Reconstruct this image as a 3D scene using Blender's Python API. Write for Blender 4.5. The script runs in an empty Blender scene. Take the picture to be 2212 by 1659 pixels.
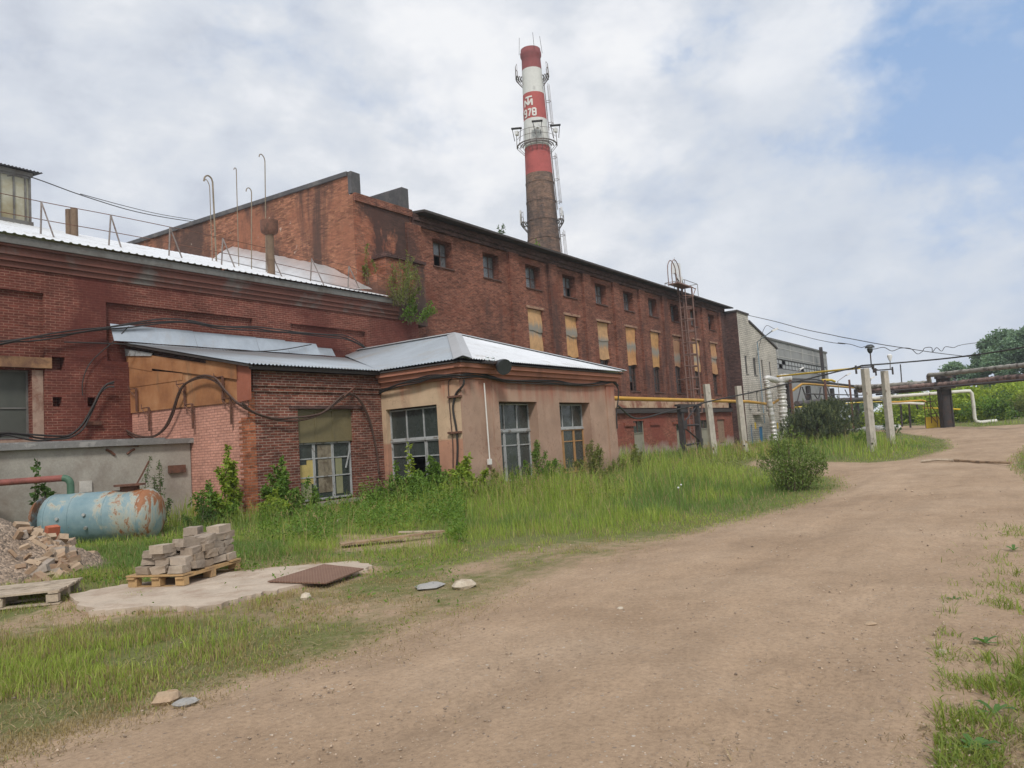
import bpy, math, random
import numpy as np
from mathutils import Vector, Matrix
random.seed(7); rng = np.random.default_rng(7)
sc = bpy.context.scene; COL = sc.collection
R_ = math.radians
# ------------------------------------------------------------------ camera (world: X along the long facade, Y towards it)
F_PX, CX, CY, EYE = 1661.0, 1106.0, 829.5, 1.6
def _axes():
    d1 = np.array([2262-CX, 880-CY, F_PX]); d1 /= np.linalg.norm(d1)
    p = np.array([-1000-CX, 880+.066*3262-CY, F_PX])
    n = np.cross(d1, p); n /= np.linalg.norm(n)
    if n[1] > 0: n = -n
    return np.stack([d1, np.cross(n, d1), n])
RW = _axes()
cam = bpy.data.cameras.new('camera'); cam_o = bpy.data.objects.new('camera', cam); COL.objects.link(cam_o)
cam.sensor_width = 36; cam.lens = 36*F_PX/2212; cam.clip_end = 3000; cam.clip_start = .1
r, u, b = RW @ np.array([1, 0, 0]), RW @ np.array([0, -1, 0]), RW @ np.array([0, 0, -1])
cam_o.matrix_world = Matrix(((r[0], u[0], b[0], 0), (r[1], u[1], b[1], 0), (r[2], u[2], b[2], EYE), (0, 0, 0, 1)))
sc.camera = cam_o
E0 = np.array([0, 0, EYE])
def ray(x, y): return RW @ np.array([x-CX, y-CY, F_PX])
def pY(x, y, Y): q = ray(x, y); return q*(Y/q[1])+E0
def pX(x, y, X): q = ray(x, y); return q*(X/q[0])+E0
def pZ(x, y, Z=0): q = ray(x, y); return q*((Z-EYE)/q[2])+E0
def pD(x, y, D): return ray(x, y)/F_PX*D+E0          # at a depth in front of the camera
def pP(x, y, p0, n): q = ray(x, y); n = np.array(n, float); return q*(np.dot(n, np.array(p0)-E0)/np.dot(n, q))+E0
# ------------------------------------------------------------------ sky, sun, exposure
w = bpy.data.worlds.new('World'); sc.world = w; w.use_nodes = True
SUN_DIR = Vector((-.62, -.50, .80)).normalized()
sun_el = math.asin(SUN_DIR.z); sun_az = math.atan2(SUN_DIR.x, SUN_DIR.y)
def nd(nt, typ, **kw):
    n = nt.nodes.new(typ)
    for k, v in kw.items():
        if k.startswith('i_'):
            k = k[2:]; k = int(k) if k.isdigit() else k.replace('_', ' ')
            s = n.inputs[k]
            if isinstance(v, bpy.types.NodeSocket): nt.links.new(v, s)
            else: s.default_value = v
        else: setattr(n, k, v)
    return n
def math_(nt, op, a, b=0., c=None, clamp=False):
    n = nt.nodes.new('ShaderNodeMath'); n.operation = op; n.use_clamp = clamp
    for i, v in enumerate((a, b, c)):
        if v is None: continue
        if isinstance(v, bpy.types.NodeSocket): nt.links.new(v, n.inputs[i])
        else: n.inputs[i].default_value = v
    return n.outputs[0]
def ramp(nt, f, stops, interp='LINEAR'):
    n = nt.nodes.new('ShaderNodeValToRGB'); cr = n.color_ramp; cr.interpolation = interp
    while len(cr.elements) < len(stops): cr.elements.new(.5)
    for e, (p, c) in zip(cr.elements, stops):
        e.position = p; e.color = (c, c, c, 1) if not hasattr(c, '__len__') else (*c, 1)
    nt.links.new(f, n.inputs[0]); return n.outputs[0]
def mix(nt, f, a, b, mode='MIX'):
    n = nt.nodes.new('ShaderNodeMix'); n.data_type = 'RGBA'; n.blend_type = mode
    for s, v in ((n.inputs[0], f), (n.inputs[6], a), (n.inputs[7], b)):
        if isinstance(v, bpy.types.NodeSocket): nt.links.new(v, s)
        elif hasattr(v, '__len__'): s.default_value = (*v, 1) if len(v) == 3 else v
        else: s.default_value = v
    return n.outputs[2]
nt = w.node_tree; nt.nodes.clear()
sky = nd(nt, 'ShaderNodeTexSky', sky_type='NISHITA', sun_disc=False, sun_elevation=sun_el, sun_rotation=sun_az, air_density=1.0, dust_density=1.2, ozone_density=1.5)
tc = nd(nt, 'ShaderNodeTexCoord')
sep = nd(nt, 'ShaderNodeSeparateXYZ', i_0=tc.outputs['Generated'])
vq = nd(nt, 'ShaderNodeMapping', i_Vector=tc.outputs['Generated'], i_Location=(1.7, .6, .9), i_Scale=(1., 1., 1.6))
n1 = nd(nt, 'ShaderNodeTexNoise', i_Vector=vq.outputs[0], i_Scale=4.6, i_Detail=10., i_Roughness=.60, i_Distortion=.15)
n2 = nd(nt, 'ShaderNodeTexNoise', i_Vector=vq.outputs[0], i_Scale=2.2, i_Detail=6., i_Roughness=.55, i_Distortion=.3)
n3 = nd(nt, 'ShaderNodeTexNoise', i_Vector=vq.outputs[0], i_Scale=7.5, i_Detail=10., i_Roughness=.56, i_Distortion=.1)
def dirmask(px, py, lo, hi):
    d = ray(px, py); d = d/np.linalg.norm(d)
    v = nd(nt, 'ShaderNodeVectorMath', operation='DOT_PRODUCT', i_0=tc.outputs['Generated'], i_1=tuple(d))
    return nd(nt, 'ShaderNodeMapRange', interpolation_type='SMOOTHSTEP', i_0=v.outputs['Value'], i_1=lo, i_2=hi).outputs[0]
blue1 = dirmask(2230, 20, .962, .997)         # the clear corner of the sky
blue2 = dirmask(2250, 620, .86, .985)
cov = math_(nt, 'ADD', math_(nt, 'ADD', math_(nt, 'MULTIPLY', n1.outputs[0], .62), math_(nt, 'MULTIPLY', n3.outputs[0], .38)), .20)
cov = math_(nt, 'SUBTRACT', cov, math_(nt, 'MULTIPLY', blue1, .225))
cov = math_(nt, 'SUBTRACT', cov, math_(nt, 'MULTIPLY', blue2, .07))
fac = ramp(nt, cov, [(.43, .02), (.50, .40), (.57, .85), (.64, 1.)])
shade = math_(nt, 'ADD', math_(nt, 'MULTIPLY', n2.outputs[0], .45), math_(nt, 'MULTIPLY', n3.outputs[0], .55))
ccol = ramp(nt, shade, [(.40, (5.3, 5.7, 6.5)), (.47, (6.2, 6.6, 7.3)), (.53, (6.9, 7.2, 7.7)), (.575, (7.7, 7.9, 8.3)), (.64, (8.5, 8.6, 8.8))])
ccol = mix(nt, math_(nt, 'MULTIPLY', blue2, .5), ccol, (5.9, 6.5, 7.4))
zl = nd(nt, 'ShaderNodeMapRange', i_0=sep.outputs[2], i_1=.02, i_2=.55)
hz = mix(nt, math_(nt, 'SUBTRACT', 1., zl.outputs[0]), sky.outputs[0], (4.7, 5.6, 7.1))
skc = mix(nt, .75, hz, (2.2, 4.0, 7.1))
skc = mix(nt, math_(nt, 'MULTIPLY', math_(nt, 'SUBTRACT', 1., zl.outputs[0]), .6), skc, (4.7, 5.6, 7.2))
col = mix(nt, fac, skc, ccol)
bg = nd(nt, 'ShaderNodeBackground', i_Color=col, i_Strength=.106)
nt.links.new(bg.outputs[0], nd(nt, 'ShaderNodeOutputWorld').inputs[0])
sl = bpy.data.lights.new('sun', 'SUN'); sl.energy = 2.3; sl.angle = R_(10); sl.color = (1, .95, .88)
so = bpy.data.objects.new('sun', sl); COL.objects.link(so); so.rotation_euler = SUN_DIR.to_track_quat('Z', 'Y').to_euler()
vs = sc.view_settings; vs.view_transform = 'Standard'; vs.look = 'None'; vs.exposure = .06; vs.gamma = 1
# ------------------------------------------------------------------ helpers: tagging
BASE = {}
def tag(o, label=None, cat=None, group=None, kind=None):
    if label: o['label'] = label
    if cat: o['category'] = cat
    if group: o['group'] = group
    if kind: o['kind'] = kind
    return o
def thing(name, label, cat, loc=(0, 0, 0), group=None):
    o = bpy.data.objects.new(name, None); COL.objects.link(o); o.location = tuple(map(float, loc)); o.empty_display_size = .2
    BASE[o] = np.array(loc, float); return tag(o, label, cat, group)
def link_mesh(name, me, mat, parent=None, label=None):
    o = bpy.data.objects.new(name, me); COL.objects.link(o)
    for m in (mat if isinstance(mat, (list, tuple)) else [mat]): me.materials.append(m)
    if parent is not None: o.parent = parent; BASE[o] = BASE[parent]
    if label: o['label'] = label
    return o
class Fr:                                                # a wall frame: u along the wall, d outwards, z up
    def __init__(s, o, u, d): s.o = np.array(o, float); s.u = np.array(u, float); s.d = np.array(d, float)
    def p(s, u, d, z): q = s.o+s.u*u+s.d*d; return (q[0], q[1], q[2]+z)
def FY(Y): return Fr((0, Y, 0), (1, 0, 0), (0, -1, 0))   # faces the camera side, u = X
def FX(X): return Fr((X, 0, 0), (0, 1, 0), (-1, 0, 0))   # faces -X, u = Y
class MB:
    def __init__(s): s.v = []; s.f = []
    def add(s, vs, fs):
        n = len(s.v); s.v += [tuple(map(float, q)) for q in vs]; s.f += [tuple(i+n for i in q) for q in fs]; return s
    def poly(s, vs): return s.add(vs, [tuple(range(len(vs)))])
    def hexa(s, a): return s.add(a, [(0, 3, 2, 1), (4, 5, 6, 7), (0, 1, 5, 4), (1, 2, 6, 5), (2, 3, 7, 6), (3, 0, 4, 7)])
    def box(s, x0, x1, y0, y1, z0, z1): return s.hexa([(x0, y0, z0), (x1, y0, z0), (x1, y1, z0), (x0, y1, z0), (x0, y0, z1), (x1, y0, z1), (x1, y1, z1), (x0, y1, z1)])
    def fbox(s, F, u0, u1, d0, d1, z0, z1):
        return s.hexa([F.p(u0, d1, z0), F.p(u1, d1, z0), F.p(u1, d0, z0), F.p(u0, d0, z0), F.p(u0, d1, z1), F.p(u1, d1, z1), F.p(u1, d0, z1), F.p(u0, d0, z1)])
    def obox(s, c, sx, sy, sz, rot=None, jit=0):          # oriented box about its centre
        rot = rot or Matrix.Identity(3); vs = []
        for z in (-1, 1):
            for x, y in ((-1, -1), (1, -1), (1, 1), (-1, 1)):
                q = rot @ Vector((x*sx/2*(1+random.uniform(-jit, jit)), y*sy/2*(1+random.uniform(-jit, jit)), z*sz/2*(1+random.uniform(-jit, jit)))); vs.append((c[0]+q.x, c[1]+q.y, c[2]+q.z))
        return s.hexa(vs)
    def prism(s, pts, d):                                 # polygon pts (3-D) swept by vector d
        n = len(pts); d = np.array(d); b = [np.array(q)+d for q in pts]
        s.add(list(pts)+b, [tuple(range(n))[::-1], tuple(range(n, 2*n))]+[(i, (i+1) % n, (i+1) % n+n, i+n) for i in range(n)]); return s
    def tube(s, path, r, n=8, caps=True, rad=None):
        P = [Vector(map(float, q)) for q in path]; k = len(P); up = None; vs = []
        for i, q in enumerate(P):
            t = (P[min(i+1, k-1)]-P[max(i-1, 0)]).normalized()
            if up is None: up = Vector((0, 0, 1)) if abs(t.z) < .9 else Vector((1, 0, 0))
            a = t.cross(up)
            if a.length < 1e-6: a = t.orthogonal()
            a.normalize(); bb = a.cross(t).normalized(); up = bb; rr = rad[i] if rad else r
            for j in range(n):
                an = 2*math.pi*j/n; e = q+a*(math.cos(an)*rr)+bb*(math.sin(an)*rr); vs.append(tuple(e))
        fs = [(i*n+j, i*n+(j+1) % n, (i+1)*n+(j+1) % n, (i+1)*n+j) for i in range(k-1) for j in range(n)]
        if caps: fs += [tuple(range(n))[::-1], tuple(range((k-1)*n, k*n))]
        return s.add(vs, fs)
    def lathe(s, c, prof, n=32, axis='Z', cap=True):       # prof: (radius, height) list
        vs = []
        for rr, h in prof:
            for j in range(n):
                a = 2*math.pi*j/n; q = (rr*math.cos(a), rr*math.sin(a), h)
                vs.append((c[0]+q[0], c[1]+q[1], c[2]+q[2]))
        k = len(prof); fs = [(i*n+j, i*n+(j+1) % n, (i+1)*n+(j+1) % n, (i+1)*n+j) for i in range(k-1) for j in range(n)]
        if cap: fs += [tuple(range(n))[::-1], tuple(range((k-1)*n, k*n))]
        return s.add(vs, fs)
    def build(s, name, mat, parent=None, smooth=False, label=None):
        me = bpy.data.meshes.new(name); v = np.array(s.v, float)
        if parent is not None: v = v-BASE[parent]
        me.from_pydata(v.tolist(), [], s.f); me.update()
        uv = me.uv_layers.new(name='UVMap')
        wv = np.array(s.v, float); nl = len(me.loops); li = np.empty(nl, int); me.loops.foreach_get('vertex_index', li)
        nn = np.empty(len(me.polygons)*3); me.polygons.foreach_get('normal', nn); nn = nn.reshape(-1, 3)
        lt = np.empty(len(me.polygons), int); me.polygons.foreach_get('loop_total', lt); ln = np.repeat(nn, lt, axis=0); p = wv[li]
        hz_ = np.abs(ln[:, 2]) > .7; sx = np.abs(ln[:, 0]) > np.abs(ln[:, 1])
        U = np.where(hz_, p[:, 0], np.where(sx, p[:, 1], p[:, 0])); V = np.where(hz_, p[:, 1], p[:, 2])
        uv.data.foreach_set('uv', np.stack([U, V], 1).ravel().astype(np.float32))
        if smooth: me.polygons.foreach_set('use_smooth', [True]*len(me.polygons))
        o = link_mesh(name, me, mat, parent, label)
        if smooth:
            try: me.set_sharp_from_angle(angle=R_(40))
            except Exception: pass
        return o
def arr_mesh(name, V, Fc, mat, parent=None, col=None, label=None, smooth=False):   # big numpy meshes; Fc (n,3) or (n,4)
    V = np.asarray(V, np.float32)
    if parent is not None: V = V-BASE[parent].astype(np.float32)
    Fc = np.asarray(Fc, np.int32); me = bpy.data.meshes.new(name); k = Fc.shape[1]
    me.vertices.add(len(V)); me.vertices.foreach_set('co', V.ravel().astype(np.float32)); me.loops.add(Fc.size); me.loops.foreach_set('vertex_index', Fc.ravel())
    me.polygons.add(len(Fc)); me.polygons.foreach_set('loop_start', np.arange(0, Fc.size, k, dtype=np.int32)); me.polygons.foreach_set('loop_total', np.full(len(Fc), k, np.int32))
    if smooth: me.polygons.foreach_set('use_smooth', np.ones(len(Fc), bool))
    me.update(calc_edges=True)
    if col is not None:
        a = me.color_attributes.new('Col', 'FLOAT_COLOR', 'POINT'); c4 = np.ones((len(V), 4), np.float32); c4[:, :3] = col; a.data.foreach_set('color', c4.ravel())
    return link_mesh(name, me, mat, parent, label)
def wall(mb, F, u0, u1, z0, z1, holes=(), depth=.3, back=False):   # front face with holes, reveals going inwards
    us = sorted({u0, u1, *[h[0] for h in holes], *[h[1] for h in holes]}); zs = sorted({z0, z1, *[h[2] for h in holes], *[h[3] for h in holes]})
    us = [q for q in us if u0 <= q <= u1]; zs = [q for q in zs if z0 <= q <= z1]
    for a, b2 in zip(us, us[1:]):
        for c, d in zip(zs, zs[1:]):
            um, zm = (a+b2)/2, (c+d)/2
            if any(h[0] < um < h[1] and h[2] < zm < h[3] for h in holes): continue
            mb.poly([F.p(a, 0, c), F.p(b2, 0, c), F.p(b2, 0, d), F.p(a, 0, d)])
    for h in holes:
        a, b2, c, d = h[:4]; D = h[4] if len(h) > 4 else depth
        mb.poly([F.p(a, 0, c), F.p(a, 0, d), F.p(a, -D, d), F.p(a, -D, c)]); mb.poly([F.p(b2, 0, c), F.p(b2, -D, c), F.p(b2, -D, d), F.p(b2, 0, d)])
        mb.poly([F.p(a, 0, d), F.p(b2, 0, d), F.p(b2, -D, d), F.p(a, -D, d)]); mb.poly([F.p(a, 0, c), F.p(a, -D, c), F.p(b2, -D, c), F.p(b2, 0, c)])
        if back: mb.poly([F.p(a, -D, c), F.p(b2, -D, c), F.p(b2, -D, d), F.p(a, -D, d)])
    return mb
def spl(pts, n=6):                                        # Catmull-Rom through points
    P = [np.array(p, float) for p in pts]; P = [2*P[0]-P[1]]+P+[2*P[-1]-P[-2]]; out = []
    for i in range(1, len(P)-2):
        for t in np.linspace(0, 1, n, endpoint=False):
            a, b_, c, d = P[i-1:i+3]; out.append(.5*(2*b_+(c-a)*t+(2*a-5*b_+4*c-d)*t*t+(3*b_-a-3*c+d)*t**3))
    return out+[P[-2]]
# ------------------------------------------------------------------ helpers: materials
def newmat(name):
    m = bpy.data.materials.new(name); m.use_nodes = True; t = m.node_tree; return m, t, t.nodes['Principled BSDF']
def posn(t): return t.nodes.new('ShaderNodeNewGeometry').outputs['Position']
def noise(t, scale, detail=6, rough=.6, vec=None, dist=0): return nd(t, 'ShaderNodeTexNoise', i_Vector=vec or posn(t), i_Scale=scale, i_Detail=float(detail), i_Roughness=rough, i_Distortion=dist).outputs[0]
def stretch(t, sx, sy, sz, vec=None): return nd(t, 'ShaderNodeMapping', i_Vector=vec or posn(t), i_Scale=(sx, sy, sz)).outputs[0]
def bump(t, bs, h, strength=.4, dist=.02):
    n = nd(t, 'ShaderNodeBump', i_Height=h, i_Strength=strength, i_Distance=dist); t.links.new(n.outputs[0], bs.inputs['Normal'])
def plain(name, c, rough=.7, metal=0., var=.25, scale=3., c2=None, thr=(.45, .65), fine=20., bmp=.15, streak=False):
    """base colour varied by noise, with patches of c2 (rust, dirt, bare stuff)"""
    m, t, bs = newmat(name); n = noise(t, scale, 8, .65); nf = noise(t, fine, 4, .7)
    k = ramp(t, math_(t, 'ADD', math_(t, 'MULTIPLY', n, .6), math_(t, 'MULTIPLY', nf, .4)), [(.3, 1-var), (.7, 1+var)])
    col = mix(t, 1., (*c,), k, 'MULTIPLY')
    if c2:
        v = noise(t, scale*.8, 10, .68, stretch(t, 1, 1, .25) if streak else None, .3)
        col = mix(t, ramp(t, v, [(thr[0], 0.), (thr[1], 1.)]), col, (*c2,))
    t.links.new(col, bs.inputs['Base Color']); bs.inputs['Roughness'].default_value = rough; bs.inputs['Metallic'].default_value = metal
    if bmp: bump(t, bs, nf, bmp, .01)
    return m
def brick(name, c1, c2, mort, smear=None, sm_thr=(.52, .62), stain=None, st_thr=(.58, .72), pale=None, vor=1., pale_thr=(.66, .72), bw=.262, rh=.077, ms=.011, bmp=.5, low=None, low_z=(0, 1), top=None, sscale=.35):
    m, t, bs = newmat(name); uv = nd(t, 'ShaderNodeUVMap').outputs[0]; P = posn(t)
    wob = nd(t, 'ShaderNodeVectorMath', operation='SCALE', i_0=nd(t, 'ShaderNodeTexNoise', i_Vector=P, i_Scale=2.5, i_Detail=3.).outputs['Color'], i_3=.012)
    uvw = nd(t, 'ShaderNodeVectorMath', operation='ADD', i_0=uv, i_1=wob.outputs[0]).outputs[0]
    bt = nd(t, 'ShaderNodeTexBrick', offset=.5, i_Vector=uvw, i_Color1=(*c1, 1), i_Color2=(*c2, 1), i_Mortar=(*mort, 1), i_Scale=1., i_Mortar_Size=ms, i_Mortar_Smooth=.25, i_Bias=-.1, i_Brick_Width=bw, i_Row_Height=rh)
    col = bt.outputs['Color']; vs_ = nd(t, 'ShaderNodeTexVoronoi', i_Vector=stretch(t, 3.8, 3.8, 13.), i_Scale=1.)
    col = mix(t, 1., col, ramp(t, nd(t, 'ShaderNodeSeparateColor', i_0=vs_.outputs['Color']).outputs[0], [(0., 1-.38*vor), (.5, 1.), (1., 1+.3*vor)]), 'MULTIPLY')
    col = mix(t, 1., col, ramp(t, noise(t, .55, 8, .62), [(.3, .72), (.5, 1.), (.7, 1.22)]), 'MULTIPLY')
    col = mix(t, 1., col, ramp(t, noise(t, 14, 4, .7), [(.3, .8), (.7, 1.2)]), 'MULTIPLY')
    hgt = bt.outputs['Fac']
    if smear:
        sf = ramp(t, noise(t, sscale, 9, .66, None, .4), [(sm_thr[0], 0.), (sm_thr[1], .85)])
        scol = mix(t, 1., (*smear,), ramp(t, noise(t, 5, 6, .7), [(.3, .8), (.7, 1.15)]), 'MULTIPLY'); col = mix(t, sf, col, scol)
    if low:
        sz = nd(t, 'ShaderNodeSeparateXYZ', i_0=P).outputs[2]
        lf = nd(t, 'ShaderNodeMapRange', i_0=math_(t, 'ADD', sz, math_(t, 'MULTIPLY', math_(t, 'SUBTRACT', noise(t, .9, 8, .65), .5), 2.2)), i_1=low_z[1], i_2=low_z[0]).outputs[0]
        col = mix(t, lf, col, (*low,))
    if stain: col = mix(t, math_(t, 'MULTIPLY', ramp(t, noise(t, .28, 9, .68, stretch(t, 1.3, 1.3, .34, nd(t, 'ShaderNodeVectorMath', operation='ADD', i_0=P, i_1=(13., 7., 3.)).outputs[0]), .5), [(st_thr[0], 0.), (st_thr[1], 1.)]), .85), col, (*stain,))
    if pale: col = mix(t, math_(t, 'MULTIPLY', ramp(t, noise(t, .8, 9, .7, nd(t, 'ShaderNodeVectorMath', operation='ADD', i_0=P, i_1=(3., 17., 9.)).outputs[0], .6), [(pale_thr[0], 0.), (pale_thr[1], 1.)]), .8), col, (*pale,))
    t.links.new(col, bs.inputs['Base Color']); bs.inputs['Roughness'].default_value = .92; bs.inputs['Specular IOR Level'].default_value = .2
    bump(t, bs, math_(t, 'ADD', math_(t, 'MULTIPLY', hgt, -1.), math_(t, 'MULTIPLY', noise(t, 30, 4), .6)), bmp, .012)
    return m
MT = {}
MT['hall'] = brick('hall_brick', (.215, .074, .048), (.135, .050, .037), (.24, .140, .10), smear=(.18, .058, .037), pale=(.38, .25, .19), pale_thr=(.68, .76), sm_thr=(.54, .70), stain=(.07, .044, .04), st_thr=(.52, .66))
MT['gable'] = brick('gable_brick', (.36, .16, .093), (.225, .09, .06), (.22, .125, .085), smear=(.305, .127, .077), sm_thr=(.50, .62), stain=(.075, .05, .043), st_thr=(.49, .60), pale=(.56, .50, .42), pale_thr=(.63, .67))
MT['red'] = brick('red_painted_brick', (.165, .050, .036), (.125, .041, .032), (.25, .13, .095), vor=.6, smear=(.12, .036, .029), sm_thr=(.46, .58), stain=(.10, .038, .03), st_thr=(.62, .75), pale=(.36, .17, .13), pale_thr=(.70, .76))
MT['annex'] = brick('annex_brick', (.20, .064, .042), (.12, .042, .033), (.27, .19, .15), stain=(.06, .04, .038), st_thr=(.54, .68), pale=(.46, .38, .33), pale_thr=(.71, .78), smear=(.27, .07, .035), sm_thr=(.6, .7), ms=.013)
MT['pink'] = brick('pink_painted_brick', (.60, .315, .24), (.55, .28, .21), (.36, .18, .14), vor=.25, smear=(.62, .31, .225), sm_thr=(.5, .65), stain=(.40, .19, .145), st_thr=(.60, .76), pale=(.62, .45, .36), pale_thr=(.66, .74))
MT['white'] = brick('white_silicate_brick', (.58, .54, .475), (.52, .485, .425), (.20, .18, .155), stain=(.25, .23, .21), st_thr=(.60, .75), bw=.6, rh=.19, ms=.018, vor=.35, smear=(.5, .47, .42), sm_thr=(.55, .66))
MT['darkbrick'] = brick('dark_brick', (.10, .052, .045), (.065, .04, .038), (.12, .08, .07), smear=(.12, .05, .04), sm_thr=(.6, .7))  # shared dark tone; on the hall cornice it stands in for eave shade
MT['lower'] = brick('lower_red_brick', (.27, .082, .055), (.20, .064, .045), (.33, .18, .12), smear=(.25, .072, .05), sm_thr=(.42, .55), low=(.40, .32, .28), low_z=(.3, .9), pale=(.44, .25, .16), pale_thr=(.64, .72), stain=(.12, .05, .04), st_thr=(.62, .75))
MT['chimbrick'] = brick('chimney_brick', (.22, .135, .095), (.12, .085, .07), (.17, .12, .09), stain=(.055, .045, .042), st_thr=(.46, .6), smear=(.24, .155, .11), sm_thr=(.6, .68), rh=.3, bw=1.0, ms=.03, sscale=.5)
MT['chimred'] = plain('faded_red_paint', (.42, .095, .085), .85, 0, .2, .6, (.27, .06, .055), (.6, .72), 4., .3)
MT['chimwhite'] = plain('faded_white_paint', (.66, .66, .63), .85, 0, .14, .6, (.36, .35, .33), (.62, .72), 4., .4)
MT['mark'] = plain('white_letter_paint', (.72, .70, .66), .85, 0, .1, 1.)
def plaster(name, c, low=None, z0=1.85, wash=None, wz=(2.9, 3.7), stain=(.3, .18, .13)):
    m, t, bs = newmat(name); P = posn(t); sz = nd(t, 'ShaderNodeSeparateXYZ', i_0=P).outputs[2]
    col = mix(t, 1., (*c,), ramp(t, noise(t, 1.1, 9, .65), [(.3, .82), (.7, 1.14)]), 'MULTIPLY')
    if low: col = mix(t, nd(t, 'ShaderNodeMapRange', i_0=sz, i_1=z0+.03, i_2=z0-.03).outputs[0], col, mix(t, 1., (*low,), ramp(t, noise(t, 2, 8), [(.3, .85), (.7, 1.12)]), 'MULTIPLY'))
    if wash:                                              # red wash that ran down from the frieze, in drips
        dr = math_(t, 'MULTIPLY', math_(t, 'SUBTRACT', noise(t, 1., 7, .7, stretch(t, 2.6, 2.6, .18)), .5), 2.6)
        col = mix(t, math_(t, 'MULTIPLY', nd(t, 'ShaderNodeMapRange', interpolation_type='SMOOTHSTEP', i_0=math_(t, 'ADD', sz, dr), i_1=wz[0], i_2=wz[1]).outputs[0], .85), col, (*wash,))
    col = mix(t, math_(t, 'MULTIPLY', ramp(t, noise(t, .9, 9, .7, stretch(t, 1, 1, .35), .5), [(.53, 0.), (.70, 1.)]), .65), col, (*stain,))
    low_d = nd(t, 'ShaderNodeMapRange', i_0=math_(t, 'ADD', sz, math_(t, 'MULTIPLY', noise(t, 2.2, 8, .7), -1.5)), i_1=.2, i_2=-.6).outputs[0]
    col = mix(t, math_(t, 'MULTIPLY', low_d, .8), col, (.19, .14, .115))
    ex = math_(t, 'MULTIPLY', ramp(t, noise(t, 1.7, 10, .72, None, .6), [(.60, 0.), (.625, 1.)]), nd(t, 'ShaderNodeMapRange', i_0=sz, i_1=2.6, i_2=.5).outputs[0])
    col = mix(t, ex, col, mix(t, noise(t, 12, 3), (.30, .12, .075), (.20, .12, .085)))
    crk = nd(t, 'ShaderNodeTexVoronoi', feature='DISTANCE_TO_EDGE', i_Vector=nd(t, 'ShaderNodeVectorMath', operation='ADD', i_0=P, i_1=nd(t, 'ShaderNodeTexNoise', i_Vector=P, i_Scale=3.).outputs['Color']).outputs[0], i_Scale=.7).outputs[0]
    col = mix(t, math_(t, 'MULTIPLY', ramp(t, crk, [(.0, 1.), (.012, 0.)]), .35), col, (.16, .1, .08))
    t.links.new(col, bs.inputs['Base Color']); bs.inputs['Roughness'].default_value = .93; bs.inputs['Specular IOR Level'].default_value = .2
    bump(t, bs, math_(t, 'ADD', noise(t, 9, 8, .7), noise(t, 60, 3)), .35, .012); return m
MT['cream'] = plaster('cream_plaster', (.57, .415, .28), (.49, .26, .175), 1.82, (.45, .15, .09), (3.0, 4.2))
MT['beige'] = plaster('beige_plaster', (.41, .275, .205), None, 0, (.34, .115, .075), (2.7, 4.0))
MT['cornice'] = plaster('cornice_plaster', (.42, .185, .125), None, 0, None, stain=(.15, .08, .06))
MT['concrete'] = plain('grey_concrete', (.36, .335, .29), .92, 0, .3, 1.2, (.24, .20, .165), (.5, .72), 25, .4)
MT['postconc'] = plain('post_concrete', (.47, .43, .37), .92, 0, .28, 3., (.25, .22, .19), (.56, .7), 30, .5)
MT['slabdirt'] = plain('dusty_concrete', (.47, .385, .30), .95, 0, .25, 2.2, (.36, .27, .20), (.48, .62), 30, .6)
MT['felt'] = plain('grey_felt_slab', (.22, .215, .205), .8, 0, .3, 2., (.34, .33, .31), (.55, .6), 20, .3)
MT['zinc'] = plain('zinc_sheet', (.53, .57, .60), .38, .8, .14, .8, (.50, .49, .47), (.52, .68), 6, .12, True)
MT['zincw'] = plain('sky_glare_zinc_sheet', (.86, .87, .88), .42, .6, .12, 1.2, (.60, .57, .53), (.56, .70), 9, .12, True)  # paler copy of the zinc, sky glare put into the colour
MT['silver'] = plain('silver_foil_sheet', (.80, .80, .80), .38, .75, .14, 2.2, (.55, .53, .5), (.62, .72), 5, .5)
MT['wrap'] = plain('silver_wrapping', (.62, .61, .58), .5, .35, .3, 2.5, (.22, .17, .13), (.58, .68), 7, .9)
MT['fascia'] = plain('grey_fascia', (.16, .155, .145), .7, .1, .25, 1.5, (.10, .085, .07), (.5, .65), 12, .2)
MT['coping'] = plain('dark_coping', (.085, .082, .085), .75, .1, .3, 2., (.14, .13, .125), (.5, .65), 15, .25)
MT['eave'] = plain('dark_eave', (.055, .045, .042), .85, 0, .35, 1.5, None)
MT['darkmetal'] = plain('dark_steel', (.05, .043, .043), .7, .2, .3, 3, (.11, .055, .035), (.54, .7), 15, .2)
MT['rust'] = plain('rusty_steel', (.16, .075, .05), .85, .1, .35, 5, (.085, .045, .032), (.5, .65), 25, .4)
MT['flue'] = plain('brown_flue', (.17, .115, .075), .8, .1, .3, 3, (.09, .055, .04), (.5, .68), 20, .3, True)
MT['rod'] = plain('weathered_rod', (.24, .195, .14), .7, .2, .3, 3)
MT['railm'] = plain('grey_rail', (.23, .20, .185), .6, .3, .3, 4, (.13, .08, .06), (.5, .65))
MT['yellow'] = plain('yellow_pipe_paint', (.56, .30, .035), .55, 0, .2, 1.5, (.36, .17, .04), (.56, .70), 15, .1)
MT['yellowb'] = plain('bright_yellow_paint', (.75, .52, .03), .55, 0, .12, 1.5, (.55, .35, .03), (.6, .75), 15, .1)
MT['cable'] = plain('black_cable', (.03, .026, .024), .7, 0, .3, 5)
MT['cableb'] = plain('brown_cable', (.085, .048, .036), .75, 0, .4, 5)
MT['wood'] = plain('new_pine_board', (.42, .27, .125), .85, 0, .25, 4, (.34, .22, .12), (.5, .65), 30, .4)
MT['woodold'] = plain('weathered_board', (.44, .36, .27), .9, 0, .3, 5, (.26, .205, .15), (.48, .62), 35, .6)
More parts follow.
